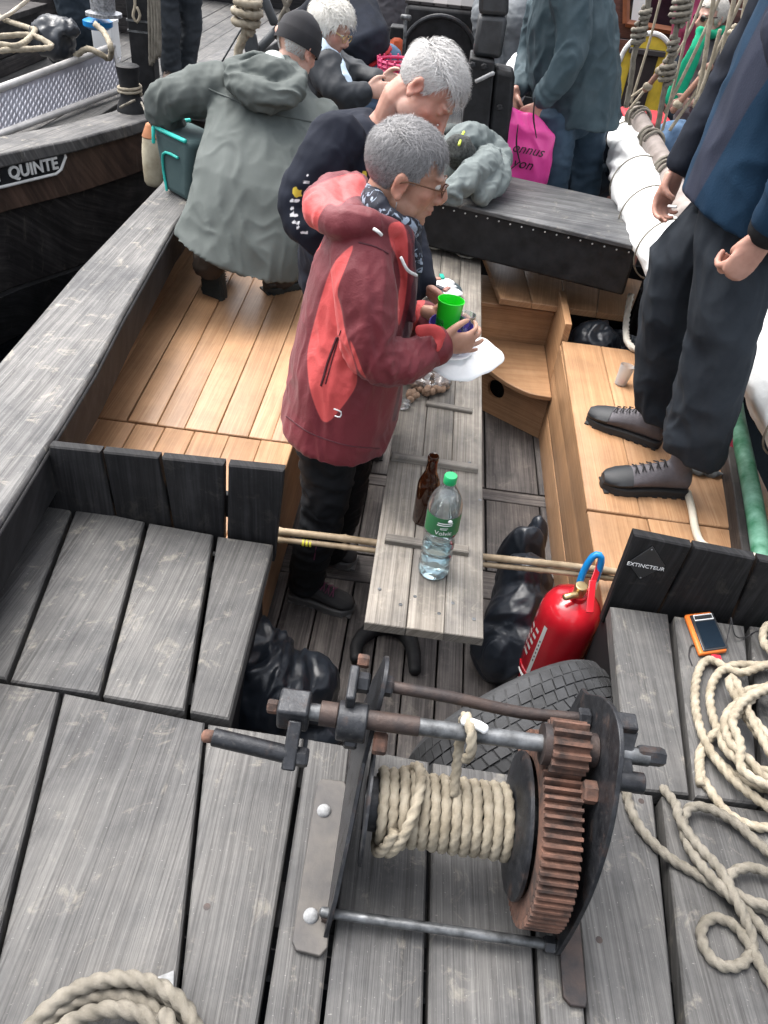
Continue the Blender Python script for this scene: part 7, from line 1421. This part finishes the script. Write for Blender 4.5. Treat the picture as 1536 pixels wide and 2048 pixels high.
# anchor, deadeye and lanyard behind the bending man
rig('thick plaited rope dropping from a wrapped block behind the black cap', [(505, -60), (500, -20), (492, 60), (480, 90), (472, 130)], 5.2, .03, [(494, 25, .075, .32)], m=ROPE); rig('thin stay wire slanting behind the grey-green coat', [(560, -60), (500, 30), (440, 130)], 6.2, .006, m=STEEL, laid=False)
an = thing('anchor', 'dark grey iron anchor fluke standing behind the plaited rope', 'anchor', J(500, 110, 5.9)); mb = MB(); fk = [(492, 112), (486, 90), (492, 66), (502, 55), (512, 72), (516, 96), (514, 114)]; o5 = J(500, 90, 5.9); mb.prism([((J(*q, 5.9)-o5).x, (J(*q, 5.9)-o5).z) for q in fk], o5, ex, ez, (0, .03, 0)); mb.build('fluke', mat('anchor_grey', (.05, .055, .06), .5, .2), an, bevel=.008)
mb = MB(); mb.tube([J(512, 105, 5.95), J(545, 70, 6.0), J(575, 40, 6.05)], .03, 10); mb.build('shank', M_['anchor_grey'], an); mb = MB(); mb.tube([J(522, -20, 6.0), J(548, 45, 6.0)], .03, 10); mb.build('stock', M_['anchor_grey'], an)
rig('rope coil hanging by the anchor shank', [(560, -20), (575, 20), (585, 55), (570, 70), (560, 40), (575, 10), (590, -20)], 5.9, .016, m=ROPEG)

# ------------------------------------------------------------------ clutter beyond the mast
stv = thing('black_stove', 'black iron box with an arched opening behind the mast', 'stove', V((J(870, 60, 6.9).x, 6.9, .5))); q = [J(790, 150, 6.9), J(945, 160, 6.9), J(950, 22, 6.9), J(812, 8, 6.9)]
mb = MB(); mb.rings([[q[0], q[1], q[1]+V((0, .5, 0)), q[0]+V((0, .5, 0))], [q[3], q[2], q[2]+V((0, .5, 0)), q[3]+V((0, .5, 0))]]); mb.build('casing', BLACK, stv, bevel=.03)
mb = MB(); c_ = J(878, 108, 6.88); mb.tube([c_+V((.28*math.cos(a_), 0, .25*math.sin(a_))) for a_ in np.linspace(.05, math.pi-.05, 24)], .016, 8); mb.build('arch', IRON, stv)
for k in range(5): mb = MB(); tl_ = lerp(q[3], q[2], (k+.5)/5); mb.box(tl_+V((0, .22, .012)), (.062, .2, .012)); mb.build('top_slat', DARKW, stv, bevel=.004)
hk = thing('yellow_tool', 'yellow plastic tool lying on top of the black stove', 'tool', J(880, 8, 7.0)); mb = MB(); mb.tube(spl([J(868, 4, 7.05), J(890, 8, 7.03), J(918, 16, 7.0)], .03), [.016, .024, .016], 10, flat=.6); mb.build('handle', mat('yellow_plastic', (.65, .38, .02), .4), hk); mb = MB(); mb.tube([J(918, 16, 7.0), J(930, 17, 7.0)], .008, 8); mb.build('blade', STEEL, hk)
sc_ = thing('trolley_case', 'orange and black trolley case with grey pull handle beside the stove', 'suitcase', V((J(790, 100, 6.3).x, 6.3, .52))); q = [J(776, 130, 6.3), J(806, 132, 6.3), J(808, 74, 6.3), J(781, 72, 6.3)]; mb = MB(); mb.rings([[q[0], q[1], q[1]+V((0, .2, 0)), q[0]+V((0, .2, 0))], [q[3], q[2], q[2]+V((0, .2, 0)), q[3]+V((0, .2, 0))]]); mb.build('shell', mat('orange_shell', (.50, .09, .03), .5), sc_, bevel=.03)
mb = MB(); mb.box(J(795, 64, 6.38), (.05, .07, .04)); mb.build('top_cap', BLACK, sc_, bevel=.01); mb = MB(); mb.tube([J(807, 112, 6.27), J(812, 36, 6.27)], .012, 8); mb.tube([J(804, 34, 6.27), J(820, 36, 6.27)], .018, 8); mb.build('pull_handle', STEEL, sc_)
bk2 = thing('pink_basket', 'pink woven plastic basket beside the white-haired woman', 'basket', J(800, 150, 4.75)); PKB = mat('pink_plastic', (.52, .04, .13), .5); c_ = J(815, 165, 4.8)-V((0, 0, .1))
for k in range(9): mb = MB(); z_ = .02+.022*k; mb.tube([c_+V(((.15+.02*k/8)*math.cos(a_), (.11+.02*k/8)*math.sin(a_), z_)) for a_ in np.linspace(0, 2*math.pi, 30)[:-1]], .008, 6, closed=True); mb.build('weave_ring', PKB, bk2)
for k in range(22): a_ = 2*math.pi*k/22; mb = MB(); mb.tube([c_+V((.145*math.cos(a_), .105*math.sin(a_), 0)), c_+V((.175*math.cos(a_), .135*math.sin(a_), .21))], .006, 6); mb.build('weave_stake', PKB, bk2)
mb = MB(); mb.ell(c_+V((0, 0, .01)), (.14, .1, .01)); mb.build('basket_base', PKB, bk2)
heap('white_bag', 'white plastic carrier bag beside the tabernacle', 'bag', [(J(1035, 150, 4.75), (.07, .09, .10)), (J(1038, 125, 4.75), (.05, .06, .06)), (J(1028, 180, 4.75), (.07, .08, .08))], .009, [(.02, (10, 10, 10), 0)], mat('white_plastic', (.70, .71, .73), .4, 0, var=.05))
heap('sun_hat', 'dark padded pouch on the deck box against the tabernacle', 'pouch', [(P(905, 262, 1.0), (.055, .05, .035))], .008, [(.008, (14, 14, 14), 0)], mat('dark_pouch', (.04, .05, .05), .8))
# red-brown boat on the right with a yellow arched board
rbt = thing('red_brown_boat', 'red-brown boat cabin with framed window behind the rigging', 'boat', (2.2, 8, -.3)); RBW = wood('red_brown_wood', (.05, .018, .014), (.085, .03, .023), (.12, .045, .034), 45, 1.3, .05, .2, pvar=.15)
for k in range(7): board('wall_board', [V((.95, 7.6, .2+k*.3)), V((5, 7.6, .2+k*.3)), V((5, 7.6, .49+k*.3)), V((.95, 7.6, .49+k*.3))], .03, RBW, rbt, 'u', down=V((0, 1, 0)))
for k in range(9): board('deck_plank', [V((1.45+k*.3, 4.6, .30)), V((1.74+k*.3, 4.6, .30)), V((1.74+k*.3, 7.58, .30)), V((1.45+k*.3, 7.58, .30))], .04, BROWNW, rbt)
for k in range(3): board('hull_board', [V((1.45, 4.6, -.6+k*.3)), V((1.45, 7.6, -.6+k*.3)), V((1.45, 7.6, -.31+k*.3)), V((1.45, 4.6, -.31+k*.3))], .03, RBW, rbt, 'v', down=V((1, 0, 0)))
ORF = mat('orange_wood', (.26, .09, .04), .5)
fr = [(1254, -60), (1362, -60), (1350, 62), (1252, 46)]
for a_, b_ in ((0, 1), (1, 2), (2, 3), (3, 0)): mb = MB(); mb.tube([J(*fr[a_], 7.56), J(*fr[b_], 7.56)], .028, 4, rnd=False); mb.build('window_frame', ORF, rbt, False)
mb = MB(); q = [J(*p, 7.585) for p in fr]; mb.add(q, [(0, 1, 2, 3)]); mb.build('window_pane', mat('dark_window', (.02, .015, .02), .1, 0, var=.2, bump=0), rbt); mb = MB(); q = [J(*p, 7.57) for p in ((1272, -40), (1303, -40), (1296, 44), (1262, 40))]; mb.add(q, [(0, 1, 2, 3)]); mb.build('paper_notice', WHITE, rbt)
yb = thing('yellow_arch', 'yellow round-topped board with white rim and dark doorway', 'board', J(1290, 240, 6.9)); YEP = mat('yellow_paint', (.66, .47, .04), .6, 0, var=.15, vscale=10); o5 = J(1290, 150, 6.9)
def yp(px_, py_, Y=6.9): p = J(px_, py_, Y); return ((p-J(1290, 150, Y)).x, (p-J(1290, 150, Y)).z)
cx_, cz_ = yp(1290, 128); rr_ = abs(yp(1342, 128)[0]-cx_); arcpts = [(cx_+rr_*math.cos(a_), cz_+rr_*1.05*math.sin(a_)) for a_ in np.linspace(0, math.pi, 24)]; bz = yp(1280, 250)[1]
mb = MB(); mb.prism([(cx_-rr_, bz)]+[(cx_+rr_, bz)]+arcpts, o5, ex, ez, (0, .05, 0)); mb.build('panel', YEP, yb); mb = MB(); mb.tube([o5+ex*a_+ez*b_+V((0, -.005, 0)) for a_, b_ in arcpts], .018, 8); mb.build('rim', WPAINT, yb)
mb = MB(); d0, d1 = yp(1266, 108), yp(1316, 112); mb.prism([(d0[0], bz), (d1[0], bz), (d1[0], d1[1]), (d0[0], d1[1])], o5+V((0, -.02, 0)), ex, ez, (0, .018, 0)); mb.build('doorway', mat('doorway_shade', (.02, .013, .012), .7), yb); mb = MB(); mb.box(o5+V(((d0[0]+d1[0])/2, -.03, d1[1]+.02)), ((d1[0]-d0[0])/2+.04, .03, .018)); mb.build('lintel', DARKW, yb, bevel=.004)  # dark slab on the panel, colour stands in for shade in the opening
mb = MB(); mb.box(J(1292, 238, 6.0), (.16, .2, .025)); rs = thing('cushioned_box', 'low box with red cushion behind the yard end', 'box', J(1292, 238, 6.0)); mb.build('cushion', mat('red_vinyl', (.40, .02, .03), .5), rs, bevel=.02); mb = MB(); mb.box(J(1292, 238, 6.0)+V((0, 0, -.14)), (.14, .17, .11)); mb.build('seat_box', BROWNW, rs, bevel=.005)
